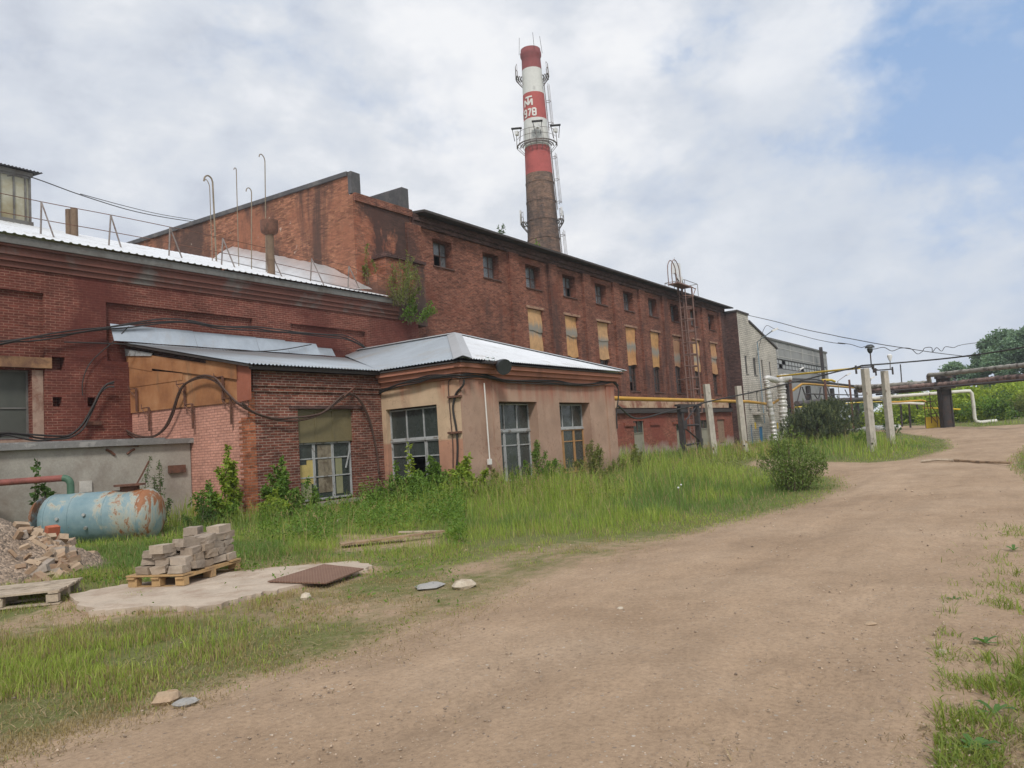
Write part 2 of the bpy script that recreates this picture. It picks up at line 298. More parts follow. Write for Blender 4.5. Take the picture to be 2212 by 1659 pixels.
MT['plank'] = plain('brown_plank', (.33, .225, .135), .9, 0, .35, 4, (.17, .115, .07), (.5, .62), 30, .6)
MT['ply'] = None
MT['lampgrey'] = plain('dark_lamp_housing', (.055, .06, .065), .5, .3, .2, 4)
MT['lampwhite'] = plain('white_lamp_housing', (.74, .74, .73), .5, 0, .1, 4)
MT['lampglass'] = plain('lamp_glass', (.70, .74, .76), .15, .3, .1, 4)
MT['whitepaint'] = plain('peeling_white_paint', (.38, .39, .39), .75, 0, .2, 6, (.17, .145, .12), (.54, .64), 30, .5)
MT['whiteplastic'] = plain('white_plastic', (.72, .70, .66), .5, 0, .08, 4)
MT['brownframe'] = plain('brown_frame', (.105, .055, .042), .8, 0, .3, 4)
MT['oakframe'] = plain('varnished_frame', (.40, .22, .09), .6, 0, .2, 5)
MT['olive'] = plain('olive_board', (.175, .145, .075), .55, 0, .14, 1.5, (.13, .11, .06), (.55, .7), 12, .1)
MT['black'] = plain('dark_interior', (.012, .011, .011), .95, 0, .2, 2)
MT['greydoor'] = plain('grey_green_door', (.30, .285, .22), .8, 0, .15, 2, (.2, .19, .15), (.55, .7))
MT['gpanel'] = plain('grey_wall_panel', (.30, .30, .295), .9, 0, .12, .35, (.22, .22, .215), (.5, .7), 3, .2)
MT['bluedoor'] = plain('blue_door', (.035, .20, .42), .6, 0, .2, 2, (.1, .12, .15), (.6, .72))
MT['grille'] = plain('grey_grille', (.40, .39, .36), .7, .2, .1, 3)
MT['antenna'] = plain('white_antenna', (.74, .74, .74), .45, 0, .06, 4)
def glass(name, c, rough=.12, spec=.5, dirt=(.16, .15, .13)):
    m, t, bs = newmat(name); n = noise(t, .9, 8, .7, stretch(t, 1, 1, .5))
    t.links.new(mix(t, ramp(t, n, [(.38, 0.), (.75, .8)]), (*c,), (*dirt,)), bs.inputs['Base Color'])
    t.links.new(ramp(t, noise(t, 3, 6), [(.35, rough), (.7, rough+.35)]), bs.inputs['Roughness']); bs.inputs['Specular IOR Level'].default_value = spec
    bump(t, bs, noise(t, 1.4, 2), .08, .05); return m
MT['glass'] = glass('dirty_glass', (.040, .050, .047), .10, .6, (.075, .09, .08))
MT['glassd'] = glass('dark_glass', (.018, .018, .018), .2, .45, (.07, .06, .05))
MT['glassl'] = glass('sky_grey_glass', (.10, .11, .12), .12, .8, (.22, .23, .24))  # light grey base paints the reflected sky into the panes
MT['glassm'] = glass('murky_glass', (.10, .105, .09), .4, .3, (.065, .07, .06))
def ply_mat(name, c, c2, zoff):
    m, t, bs = newmat(name); P = posn(t); sz = nd(t, 'ShaderNodeSeparateXYZ', i_0=P).outputs[2]
    d = math_(t, 'ADD', sz, math_(t, 'MULTIPLY', math_(t, 'SUBTRACT', noise(t, 1.2, 8, .75, stretch(t, 5, 5, .35)), .5), 1.5))
    f = math_(t, 'SUBTRACT', 1., math_(t, 'MULTIPLY', math_(t, 'ABSOLUTE', math_(t, 'SUBTRACT', d, zoff)), 2.2), clamp=True)
    col = mix(t, ramp(t, f, [(.0, 0.), (.75, 1.)]), mix(t, 1., mix(t, noise(t, .8, 5), (*c,), (*c2,)), ramp(t, noise(t, 4, 6), [(.3, .8), (.7, 1.15)]), 'MULTIPLY'), (.27, .25, .215))
    t.links.new(col, bs.inputs['Base Color']); bs.inputs['Roughness'].default_value = .8; bump(t, bs, noise(t, 2, 4), .3, .03); return m
PLY = [ply_mat('weathered_hardboard', a, b_, z) for z, a, b_ in zip((8.15, 8.3, 8.05, 7.95, 7.85, 7.6, 7.75, 7.9), ((.60, .38, .19), (.62, .37, .165), (.57, .35, .17), (.60, .33, .14), (.55, .32, .13), (.48, .27, .15), (.60, .38, .19), (.54, .31, .15)), ((.45, .25, .12), (.50, .25, .10), (.43, .25, .13), (.46, .22, .085), (.44, .22, .075), (.33, .17, .10), (.50, .29, .13), (.40, .20, .09)))]
def clad_mat():
    m, t, bs = newmat('ochre_cladding'); n = noise(t, 1.1, 8, .65)
    col = ramp(t, n, [(.3, (.24, .10, .043)), (.48, (.38, .17, .072)), (.62, (.45, .225, .105)), (.75, (.55, .36, .22))])
    col = mix(t, ramp(t, noise(t, .8, 9, .7, stretch(t, 3, 3, .5)), [(.56, 0.), (.72, .8)]), col, (.19, .115, .065))
    t.links.new(col, bs.inputs['Base Color']); bs.inputs['Roughness'].default_value = .72; bump(t, bs, noise(t, 1.5, 5), .3, .03); return m
MT['clad'] = clad_mat()
MT['redboard'] = plain('red_board', (.34, .115, .07), .8, 0, .25, 1.5, (.30, .09, .05), (.5, .65))
# ------------------------------------------------------------------ ground
def vnoise(x, y, s, seed=0):                              # smooth value noise on numpy arrays, 0..1
    x = np.asarray(x)*s; y = np.asarray(y)*s; xi = np.floor(x).astype(np.int64); yi = np.floor(y).astype(np.int64); fx = x-xi; fy = y-yi
    fx = fx*fx*(3-2*fx); fy = fy*fy*(3-2*fy)
    def h(a, b): q = (a*374761393+b*668265263+seed*974711) & 0x7fffffff; q = ((q ^ (q >> 13))*1274126177) & 0x7fffffff; return (q ^ (q >> 16)) % 10007/10007.
    return (h(xi, yi)*(1-fx)+h(xi+1, yi)*fx)*(1-fy)+(h(xi, yi+1)*(1-fx)+h(xi+1, yi+1)*fx)*fy
def fbm(x, y, s, seed=0): return .55*vnoise(x, y, s, seed)+.3*vnoise(x, y, s*2.3, seed+1)+.15*vnoise(x, y, s*5.1, seed+2)
def sm(a, b, x): t = np.clip((x-a)/(b-a), 0, 1); return t*t*(3-2*t)
def terrain(x, y):
    x = np.asarray(x, float); y = np.asarray(y, float)
    flat = sm(17, 12, y)                                 # ground stays level along the factory
    z = flat*sm(42, 75, x)*.55
    z = z+sm(78, 140, x)*sm(32, 8, y)*2.0
    return z+(vnoise(x, y, .3, 3)-.5)*.08*sm(4, 9, np.hypot(x, y))
def inpoly(px, py, poly):
    px = np.asarray(px); py = np.asarray(py); ins = np.zeros(px.shape, bool); n = len(poly)
    for i in range(n):
        x1, y1 = poly[i][:2]; x2, y2 = poly[(i+1) % n][:2]
        c = (y1 > py) != (y2 > py); ins ^= c & (px < (x2-x1)*(py-y1)/((y2-y1) if y2 != y1 else 1e-9)+x1)
    return ins
def pline_dist(px, py, pts):
    d = np.full(np.shape(px), 1e9)
    for (a, b_) in zip(pts[:-1], pts[1:]):
        vx, vy = b_[0]-a[0], b_[1]-a[1]; L = vx*vx+vy*vy+1e-12; t = np.clip(((px-a[0])*vx+(py-a[1])*vy)/L, 0, 1)
        d = np.minimum(d, np.hypot(px-a[0]-t*vx, py-a[1]-t*vy))
    return d
def G(*pts): return [pZ(x, y, 0)[:2] for x, y in pts]
ROADL = [(-6., 12.)]+G((-30, 1680), (230, 1592), (420, 1535), (600, 1475), (800, 1435), (960, 1370), (1130, 1300), (1250, 1243), (1400, 1200), (1550, 1152), (1700, 1112), (1800, 1082), (1860, 1050), (1842, 1032), (1775, 1024))
ROADL2 = G((1775, 1024), (1690, 1010), (1640, 1004), (1650, 994), (1760, 998), (1880, 1002), (1990, 990), (2078, 966), (2060, 952), (1960, 946), (1900, 944), (1905, 936), (1990, 934), (2100, 938), (2212, 931), (2300, 924))
ROADR = G((2300, 946), (2212, 962), (2180, 985), (2172, 1010), (2212, 1040), (2240, 1100), (2200, 1180), (2215, 1240), (2190, 1330), (2120, 1390), (2100, 1500), (2085, 1600), (2060, 1700))+[(1., -4.), (-12., -4.)]
ROADPOLY = [tuple(q) for q in ROADL+ROADL2+ROADR]
SLAB = G((150, 1292), (280, 1268), (560, 1236), (765, 1219), (805, 1230), (745, 1252), (610, 1280), (520, 1300), (440, 1322), (330, 1318), (200, 1330))
def dirtcol(t):
    n = noise(t, .45, 8, .6); nf = noise(t, 26, 7, .72); nm = noise(t, 3.2, 9, .7); tr = noise(t, .9, 7, .68, nd(t, 'ShaderNodeMapping', i_Vector=posn(t), i_Rotation=(0, 0, R_(-18)), i_Scale=(.3, 1.5, 1.)).outputs[0], .4)
    c = ramp(t, n, [(.32, (.335, .235, .155)), (.5, (.395, .282, .19)), (.68, (.44, .322, .223))])
    c = mix(t, 1., c, ramp(t, tr, [(.35, .90), (.62, 1.06)]), 'MULTIPLY'); c = mix(t, 1., c, ramp(t, nm, [(.3, .88), (.5, 1.), (.7, 1.09)]), 'MULTIPLY'); c = mix(t, 1., c, ramp(t, nf, [(.25, .66), (.5, 1.), (.75, 1.2)]), 'MULTIPLY')
    for sc_, th, rad in ((17., .84, .20), (38., .72, .22)):
        vo = nd(t, 'ShaderNodeTexVoronoi', i_Vector=posn(t), i_Scale=sc_, i_Randomness=1.); st = nd(t, 'ShaderNodeSeparateColor', i_0=vo.outputs['Color'])
        c = mix(t, math_(t, 'MULTIPLY', math_(t, 'LESS_THAN', vo.outputs['Distance'], rad), math_(t, 'GREATER_THAN', st.outputs[0], th)), c, mix(t, st.outputs[1], (.20, .14, .10), (.52, .45, .37)))
    return c, math_(t, 'ADD', math_(t, 'ADD', nf, noise(t, 90, 3)), math_(t, 'ADD', math_(t, 'MULTIPLY', noise(t, 3, 5), 2.), math_(t, 'MULTIPLY', nm, 1.5)))
def gmat():
    m, t, bs = newmat('ground_soil'); a = nd(t, 'ShaderNodeVertexColor', layer_name='Col').outputs[0]
    n = noise(t, 1.3, 9, .65); nf = noise(t, 22, 6, .7); dirt, h_ = dirtcol(t)
    soil = mix(t, n, (.12, .15, .045), (.20, .185, .08)); soil = mix(t, 1., soil, ramp(t, nf, [(.3, .7), (.7, 1.25)]), 'MULTIPLY')
    gk = math_(t, 'ADD', nd(t, 'ShaderNodeSeparateColor', i_0=a).outputs[0], math_(t, 'MULTIPLY', math_(t, 'SUBTRACT', noise(t, 5, 8, .7), .5), 1.3), clamp=True)
    t.links.new(mix(t, ramp(t, gk, [(.25, 0.), (.75, 1.)]), dirt, soil), bs.inputs['Base Color']); bs.inputs['Roughness'].default_value = .95; bs.inputs['Specular IOR Level'].default_value = .1
    bump(t, bs, h_, .6, .018); return m
def roadmat():
    m, t, bs = newmat('packed_dirt'); c, h_ = dirtcol(t); t.links.new(c, bs.inputs['Base Color']); bs.inputs['Roughness'].default_value = .95; bs.inputs['Specular IOR Level'].default_value = .12
    bump(t, bs, h_, .6, .018); return m
gx = np.unique(np.concatenate([np.linspace(-1500, -20, 12), np.linspace(-20, 60, 161), np.linspace(60, 160, 80), np.linspace(160, 2000, 20)]))
gy = np.unique(np.concatenate([np.linspace(-1500, -60, 10), np.linspace(-60, -8, 40), np.linspace(-8, 30, 96), np.linspace(30, 80, 24), np.linspace(80, 2000, 16)]))
GX, GY = np.meshgrid(gx, gy); GZ = terrain(GX, GY)
LU = pZ(190, 1440)[:2]                                   # the lush patch of turf at lower left
PLK = G((722, 1158), (962, 1150), (968, 1180), (725, 1202))
def grassiness(x, y):                                     # 1 where grass grows, 0 on bare dirt
    x = np.asarray(x, float); y = np.asarray(y, float)
    ins = inpoly(x, y, ROADPOLY); d = pline_dist(x, y, ROADL+ROADL2); dr = pline_dist(x, y, ROADR[:-2])
    g = np.where(ins, 0., np.clip(np.minimum(d, dr+.25)/.9, 0, 1))
    near = sm(13.5, 10., np.hypot(x, y))                 # thin dry turf next to the track in the foreground
    bare = sm(.46, .62, fbm(x, y, .55, 11))
    strip = np.exp(-((d-1.25)/1.0)**2)
    lush = np.exp(-((x-LU[0])**2/2.6+(y-LU[1])**2/4.2)); g = g*(1-near*(1-np.clip(lush*1.5, 0, 1))*np.clip(.08+.75*bare+strip*.35, 0, .93))
    g = np.where(inpoly(x, y, PLK), g*.3, g)
    return np.where(inpoly(x, y, SLAB), .45*sm(.60, .78, fbm(x, y, 1.9, 63)), g)
gi = np.arange(GX.size).reshape(GX.shape); GF = np.stack([gi[:-1, :-1], gi[:-1, 1:], gi[1:, 1:], gi[1:, :-1]], -1).reshape(-1, 4)
gr = grassiness(GX, GY)
o = arr_mesh('ground', np.stack([GX, GY, GZ], -1).reshape(-1, 3), GF, gmat(), col=np.stack([gr]*3, -1).reshape(-1, 3), smooth=True); tag(o, kind='structure')
# dirt road: fine cells whose centre lies in the road outline, with ragged edge and shallow ruts
def road():
    xs = np.concatenate([np.arange(-6, 26, .14), np.arange(26, 60, .4), np.arange(60, 130, 1.2)]); ys = np.concatenate([np.arange(-6, 12, .14), np.arange(12, 22, .4)])
    X, Y = np.meshgrid(xs, ys); jx = (fbm(X, Y, 1.6, 21)-.5)*.9; jy = (fbm(X, Y, 1.6, 22)-.5)*.9; xj, yj = X+jx, Y+jy
    e = np.minimum(pline_dist(xj, yj, ROADL), pline_dist(xj, yj, ROADL2+ROADR[:-2]))*np.where(inpoly(xj, yj, ROADPOLY), 1., -1.)
    ins = e > -.5; i = np.arange(X.size).reshape(X.shape); c = ins[:-1, :-1] & ins[1:, 1:] & ins[1:, :-1] & ins[:-1, 1:]
    F4 = np.stack([i[:-1, :-1], i[:-1, 1:], i[1:, 1:], i[1:, :-1]], -1)[c]
    dl = pline_dist(X, Y, ROADL)+(fbm(X, Y, .5, 77)-.5)*.6; rut = -.022*np.exp(-((dl-1.5)/.22)**2)-.026*np.exp(-((dl-3.2)/.25)**2)+.014*np.exp(-((dl-2.3)/.3)**2)
    dz = (fbm(X, Y, 1.1, 5)-.5)*.05+(fbm(X, Y, 5., 8)-.5)*.022-.02*sm(.66, .74, fbm(X, Y, 1.7, 88)); lift = np.clip(e*.07, -.05, .03)
    Z = terrain(X, Y)+lift+.004+(rut+dz)*sm(0, .6, e)
    us, inv = np.unique(F4, return_inverse=True); V = np.stack([X, Y, Z], -1).reshape(-1, 3)[us]
    tag(arr_mesh('dirt_road', V, inv.reshape(-1, 4), roadmat(), smooth=True), kind='structure')
road()
# ------------------------------------------------------------------ windows
def window(parent, F, u0, u1, z0, z1, dep, cols, rows, fm, gm, fw=.05, missing=(), trans=None, sill=None, open_=(), label=None, skew=0, mullion=None, name='window'):
    """frame bars + glass; rows/cols are fractions; dep = how far in from the wall face"""
    W, Hh = u1-u0, z1-z0; f = MB(); d0, d1 = -dep-.06, -dep
    f.fbox(F, u0, u0+fw, d0, d1, z0, z1); f.fbox(F, u1-fw, u1, d0, d1, z0, z1); f.fbox(F, u0+fw, u1-fw, d0, d1, z0, z0+fw); f.fbox(F, u0+fw, u1-fw, d0, d1, z1-fw, z1)
    us = [u0+W*c for c in cols]; zs = [z0+Hh*q for q in rows]; mw = mullion or fw*.75
    for q in us: f.fbox(F, q-mw/2, q+mw/2, d0, d1-.004, z0+fw, z1-fw)
    ue = [u0+fw]+sum([[q-mw/2, q+mw/2] for q in us], [])+[u1-fw]
    for q in zs:
        for k in range(0, len(ue), 2): f.fbox(F, ue[k], ue[k+1], d0, d1-.008, q-mw/2, q+mw/2)
    if trans: f.fbox(F, u0+fw, u1-fw, d0, d1+.03, z0+Hh*trans-.05, z0+Hh*trans+.05)
    wo = f.build(name, fm, parent, label=label)
    g = MB(); ub = [u0]+us+[u1]; zb = [z0]+zs+[z1]; bl = MB(); nb = 0
    for i in range(len(ub)-1):
        for j in range(len(zb)-1):
            if (i, j) in missing: continue
            t = random.uniform(-.006, .006)
            g.poly([F.p(ub[i], d0+.02+t, zb[j]), F.p(ub[i+1], d0+.02-t, zb[j]), F.p(ub[i+1], d0+.02-t*.5, zb[j+1]), F.p(ub[i], d0+.02+t*.5, zb[j+1])])
    g.build('pane', gm, wo)
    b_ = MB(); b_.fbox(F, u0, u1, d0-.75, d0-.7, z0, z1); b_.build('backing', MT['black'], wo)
    if sill:
        s = MB(); s.fbox(F, u0-.08, u1+.08, -dep, .07, z0-.07, z0-.01); s.build('sill', sill, wo)
    return wo
# ================================================================== the tall factory hall
HX0, HX1, HY = 23.75, 71.0, 24.3; FH = FY(HY)
hall = thing('factory_hall', 'tall long brick factory hall with boarded windows below the striped chimney', 'factory', (HX0, HY, 0))
up = [(29.05, 30.55, 10.65, 12.03), (33.2, 34.7, 10.65, 12.03)]+[(37.35+4.235*k, 38.95+4.235*k, 10.63, 12.03) for k in range(8)]
lo = [(37.3+4.24*k, 38.95+4.24*k, 4.72, 9.38, .3) for k in range(8)]
doors = [(49.95, 51.75, .02, 2.56, .25), (57.6, 59.3, .02, 2.5, .25), (62.95, 64.75, .3, 2.45, .25), (66.95, 68.85, .3, 2.45, .25), (33.5, 35., .02, 2.5, .25), (41.6, 43.2, .02, 2.5, .25)]
m = MB(); wall(m, FH, HX0, HX1, 3.45, 13.05, [(*q, .42) for q in up]+lo)
m.poly([(HX1, HY, 0), (HX1, HY+18, 0), (HX1, HY+18, 14), (HX1, HY, 13.05)]); m.poly([(HX0, HY+22, 0), (HX0, HY+22, 14), (HX1, HY+22, 14), (HX1, HY+22, 0)])
m.build('wall', MT['hall'], hall)
m = MB(); wall(m, FY(HY-.06), 27, HX1-.02, -.2, 3.44, doors); m.poly([(27, HY-.06, 3.44), (HX1-.02, HY-.06, 3.44), (HX1-.02, HY, 3.46), (27, HY, 3.46)]); m.build('ground_floor_wall', MT['lower'], hall, label='lower red painted wall with grey plaster base')
m = MB(); m.poly([(HX0, HY, 0), (HX0, HY+22, 0), (HX0, HY+22, 14.55), (HX0, HY+.2, 13.95), (HX0, HY+.2, 13.06), (HX0, HY, 13.06)]); m.build('gable_wall', MT['gable'], hall, label='weathered orange brick end wall rising above the white roof')
# front strip of the gable part: more orange brick, 2 mm proud
m = MB(); m.fbox(FH, HX0+.02, 27.35, 0, .05, 7.6, 12.75); m.build('corner_panel', brick('corner_brick', (.36, .135, .08), (.26, .095, .06), (.28, .17, .12), smear=(.31, .11, .065), sm_thr=(.5, .62), stain=(.05, .037, .036), st_thr=(.47, .53), sscale=.5), hall, label='sooty brick wall panel left of the windows')
m = MB(); m.fbox(FH, HX0+.02, 27.5, 0, .14, 12.75, 13.1); m.build('cornice', MT['hall'], hall)
m = MB()
m.prism([(HX0-.1, HY+.24, 13.93), (HX0-.1, HY+22, 14.53), (HX0-.1, HY+22, 14.75), (HX0-.1, HY+.24, 14.12)], (.75, 0, 0))
m.box(HX0-.03, HX0+.52, HY+.02, HY+.235, 13.1, 14.1); m.build('coping', MT['coping'], hall, label='dark sheet metal coping on the end wall')
m = MB(); m.prism([(27.1, HY+.1, 13.2), (27.1, HY+9, 13.6), (27.1, HY+9, 14.35), (27.1, HY+.1, 14.2)], (.45, 0, 0)); m.build('parapet', MT['coping'], hall, label='grey fire wall fin standing above the roof')
m = MB(); m.prism([(27.7, HY-.75, 13.04), (27.7, HY+10, 14.1), (27.7, HY+22, 13.2), (27.7, HY+22, 13.05), (27.7, HY+10, 13.95), (27.7, HY-.75, 12.93)], (HX1+1.0-27.7, 0, 0)); m.build('roof', MT['eave'], hall)
m = MB(); m.prism([(HX0+.8, HY+.02, 13.12), (HX0+.8, HY+20, 13.9), (HX0+.8, HY+20, 13.8), (HX0+.8, HY+.02, 13.06)], (27.05-HX0-.8, 0, 0)); m.build('roof_sheet', MT['coping'], hall)
m = MB(); m.fbox(FH, 27.55, HX1, 0, .22, 12.62, 12.93); m.fbox(FH, 27.55, HX1, 0, .12, 12.4, 12.62); m.build('eave_cornice', MT['darkbrick'], hall)  # dark brick colour paints in the shade below the eave
for k in range(-2, 9):
    x = 35.5+4.24*k
    if x < 27 or x > 70.5: continue
    z0 = 4.25 if k >= 0 else 3.5
    if k in (-1,): continue
    m = MB(); m.fbox(FH, x, x+.95, 0, .17, z0, 12.4); m.build('pilaster', MT['hall'], hall)
m = MB(); m.fbox(FH, 27.4, 28.1, 0, .12, 3.5, 12.4); m.build('pilaster', MT['hall'], hall)
m = MB(); m.fbox(FH, 69.9, HX1, 0, .2, 3.5, 12.4); m.build('pilaster', MT['darkbrick'], hall)
m = MB(); m.fbox(FH, 29, 70.5, .06, .20, 3.5, 3.98); m.build('plaster_band', plain('crumbling_plaster', (.50, .35, .235), .95, 0, .25, 1.2, (.27, .11, .07), (.48, .6), 12, .7), hall, label='crumbling cream plaster band above the ground floor')
m = MB(); m.fbox(FH, 29, 70.5, .06, .32, 3.12, 3.42); m.build('shadow_ledge', MT['eave'], hall)  # dark colour paints the shadow line under the plaster band
for i, q in enumerate(up):
    mis = [[(1, 0)], [(0, 1)], [], [(2, 0)], [], [], [(0, 0)], [(1, 0)], [], [(0, 0), (1, 0), (2, 0), (1, 1)]][i]
    window(hall, FH, *q, .40, (.33, .67), (.5,), MT['brownframe'], MT['glassl'], .06, mis, sill=MT['brownframe'])
for i, q in enumerate(lo):
    u0, u1, z0, z1 = q[:4]; zb = [6.78, 6.84, 6.9, 6.7, 6.72, 6.95, 6.72, 6.66][i]
    wo = window(hall, FH, u0, u1, z0, zb-.02, .28, (.36, .68), (.36, .62), MT['brownframe'], MT['glassd'], .07, [(1, 0)] if i in (3, 6) else [], sill=MT['brownframe'], label='brown window with grimy panes below a hardboard sheet')
    if i == 6:
        g = MB(); g.fbox(FH, u0+.1, u0+.32, -.27, -.24, z0+.1, z0+.85); g.fbox(FH, u0+.12, u0+.5, -.27, -.24, z0+.95, zb-.2); g.build('white_board', MT['whitepaint'], wo)
    m = MB(); n = 10; zm = zb+(z1-zb)*.52
    for a, c, dd in ((zb-.05, zm-.01, .0), (zm-.06, z1, .03)):
        for j in range(n):
            for k2 in range(6):
                def bz(jj, kk, a=a, c=c, dd=dd, i=i):
                    s, tt = jj/n, kk/6; w_ = .035*math.sin(3.1*s+i*1.7)+.03*math.sin(5*tt+i)*s
                    if i in (2, 3) and a < zm-.1: w_ += .0
                    return FH.p(u0+.02+(u1-u0-.04)*s, -.14+dd+w_, a+(c-a)*tt+(.05*math.sin(6*s+i) if kk == 0 else 0))
                m.poly([bz(j, k2), bz(j+1, k2), bz(j+1, k2+1), bz(j, k2+1)])
    m.build('hardboard_sheet', PLY[i], hall, smooth=True, label='stained ochre hardboard sheet nailed over a window')
    m = MB(); m.fbox(FH, u0-.2, u1+.25, .005, .05, z1+.02, z1+.17); m.build('lintel', plain('pale_lintel_%d' % i, (.36, .22, .15), .9, 0, .3, 3, (.2, .09, .06), (.45, .6)) if i == 0 else MT['lintel'], hall)
    if i == 0: MT['lintel'] = bpy.data.materials['pale_lintel_0']
for i, q in enumerate(doors):
    u0, u1, z0, z1 = q[:4]; FD = FY(HY-.06)
    if i == 3:
        d = MB(); d.fbox(FD, u0, u1, -.24, -.2, z0, z1); wo = d.build('door', MT['black'], hall, label='brown boarded doorway behind a bar grille')
        g = MB()
        for k in range(9): g.fbox(FD, u0+.1+k*(u1-u0-.2)/8.2, u0+.16+k*(u1-u0-.2)/8.2, -.12, -.08, z0+.06, z1-.05)
        for zz_ in (.5, 1.15, 1.5, 2.1): g.fbox(FD, u0+.04, u1-.04, -.16, -.13, z0+zz_*.9, z0+zz_*.9+.08)
        g.build('grille', plain('tan_grille', (.33, .23, .16), .8), wo)
        g = MB(); g.fbox(FD, u0+.08, u1-.5, -.2, -.17, z0+.1, z1-.1); g.build('board', MT['plank'], wo)
        continue
    d = MB(); zt = z0+(z1-z0)*.66; d.fbox(FD, u0, u1, -.2, -.15, z0, zt); d.fbox(FD, u0, u0+.06, -.15, -.1, z0, z1); d.fbox(FD, u1-.06, u1, -.15, -.1, z0, z1); d.fbox(FD, u0+.06, u1-.06, -.15, -.1, zt-.03, zt+.03)
    wo = d.build('door', MT['greydoor'], hall, label='flat grey green door panel under a transom light'); g = MB(); g.poly([FD.p(u0, -.18, zt), FD.p(u1, -.18, zt), FD.p(u1, -.18, z1), FD.p(u0, -.18, z1)]); g.build('transom_glass', MT['glass'], wo)
    g = MB(); g.fbox(FD, u0+(u1-u0)*.48, u0+(u1-u0)*.53, -.17, -.12, zt+.03, z1); g.build('transom_bar', MT['brownframe'], wo)
# low brick porch beside the doors and a stepped brick pattern
for k in range(4): m = MB(); m.fbox(FY(HY-.06), 44.2+4.24*k, 45.9+4.24*k, 0, .1, 2.2, 2.45); m.build('corbel', MT['lower'], hall)
m = MB(); m.box(39.2, 41.4, HY-1.5, HY-.1, -.1, 1.75); m.build('lean_to', MT['lower'], hall, label='small brick lean-to against the hall foot')
m = MB(); m.prism([(39.0, HY-1.7, 1.78), (39.0, HY-.1, 2.1), (39.0, HY-.1, 2.2), (39.0, HY-1.7, 1.86)], (2.6, 0, 0)); m.build('lean_to_roof', MT['felt'], hall)
# brick stub (old flue) at the junction with the low shop
stub = thing('brick_stub', 'short sooty brick flue stub with a ragged cap beside the shrub', 'brick pier', (24.7, 23.4, 8))
m = MB(); m.box(24.7, 27.3, 23.42, 24.22, 7.3, 10.2); m.box(24.1, 24.68, 23.42, 24.22, 7.3, 9.35); m.build('shaft', MT['gable2'] if 'gable2' in MT else brick('stub_brick', (.33, .115, .06), (.2, .075, .05), (.25, .15, .11), stain=(.06, .045, .04), st_thr=(.5, .66), low=(.12, .075, .06), low_z=(8.4, 9.2)), stub)
m = MB()
for k in range(7): m.box(24.62+k*.385, 24.98+k*.385+random.uniform(0, .06), 23.32-random.uniform(0, .06), 24.21, 10.203, 10.32+random.uniform(0, .12))
m.build('cap', MT['darkbrick'], stub)
# ================================================================== low red shop on the left
RY = 23.4; FR = FY(RY)
shop = thing('red_brick_shop', 'low red painted brick workshop with a bright sheet metal roof on the left', 'workshop', (0, RY, 0))
p2 = pY(627, 695, RY)[0]; p3 = pY(810, 716, RY)[0]
holes = [(4.8, 10.43, 2.2, 6.78, .12), (12.22, 17.55, 4.9, 6.73, .12), (p2, 23.2, 4.9, 6.70, .12)]
small = [(10.62, 10.88, 3.5, 3.78, .3), (11.6, 11.83, 3.5, 3.78, .3), (10.62, 10.98, 4.56, 4.95, .3)]
m = MB(); wall(m, FR, -8, 26.6, 0, 7.42, holes+small); 
for h in small: m.poly([FR.p(h[0], -.3, h[2]), FR.p(h[1], -.3, h[2]), FR.p(h[1], -.3, h[3]), FR.p(h[0], -.3, h[3])])
for h in holes[1:]: m.poly([FR.p(h[0], -.12, h[2]), FR.p(h[1], -.12, h[2]), FR.p(h[1], -.12, h[3]), FR.p(h[0], -.12, h[3])])
wall(m, FY(RY+.12), 4.8, 10.43, 2.2, 6.78, [(6.2, 10.12, 2.6, 4.56, .25)])
m.poly([(26.6, RY, 0), (26.6, RY+.9, 0), (26.6, RY+.9, 8), (26.6, RY, 8)]); m.poly([(-8, RY, 0), (-8, RY, 8), (-8, RY+10, 11.4), (-8, RY+20, 8), (-8, RY+20, 0)])
m.build('wall', MT['red'], shop)
m = MB()
for i, (za, zb, d) in enumerate(((7.42, 7.58, .06), (7.58, 7.74, .13), (7.74, 7.95, .2), (7.95, 8.12, .29))): m.fbox(FR, -8, 24.6 if i == 3 else 25.2, -.2, d, za+.001, zb)
m.build('cornice', plain('weathered_cornice', (.15, .06, .045), .9, 0, .3, .8, (.16, .14, .125), (.52, .66), 14, .35, False), shop)
m = MB(); m.fbox(FR, -8, 24.6, .30, .34, 8.02, 8.24); m.build('fascia', MT['fascia'], shop)
def corrug(name, mat, parent, P0, U, V, n, vlim, pitch, amp, sub=4, shape='sin', umax=1., label=None):
    """sheet from eave line P0+U*u (0..umax m) up the slope V; vlim(u)->(v0,v1)"""
    P0, U, V, n = map(lambda q: np.array(q, float), (P0, U, V, n)); k = int(umax/pitch*sub); vs_ = []; fs_ = []
    for i in range(k+1):
        u_ = umax*i/k; ph = (u_/pitch) % 1
        h_ = amp*math.sin(2*math.pi*ph) if shape == 'sin' else amp*(1 if ph < .18 else 0 if .26 < ph < .92 else .5)
        a, b_ = vlim(u_); q = P0+U*u_+n*h_; vs_ += [q+V*a, q+V*b_]
        if i: fs_.append((2*i-2, 2*i, 2*i+1, 2*i-1))
    m = MB(); m.add(vs_, fs_); return m.build(name, mat, parent, label=label, smooth=(shape == 'sin'))
RZ, RS = 8.30, .332; sl_ = math.hypot(1, RS)
corrug('roof', MT['zincw'], shop, (-8, RY-.42, RZ-.02), (1, 0, 0), (0, 1/sl_, RS/sl_), (0, -RS/sl_, 1/sl_), lambda u: (0, 10.2*sl_), .25, .03, 12, 'trap', 32.4)
m = MB(); m.poly([(-8, 33.2, 11.62), (23.7, 33.2, 11.62), (23.7, 44, 8.3), (-8, 44, 8.3)]); m.build('rear_roof', MT['zincw'], shop)
def roofz(y): return RZ+RS*(y-RY+.42)
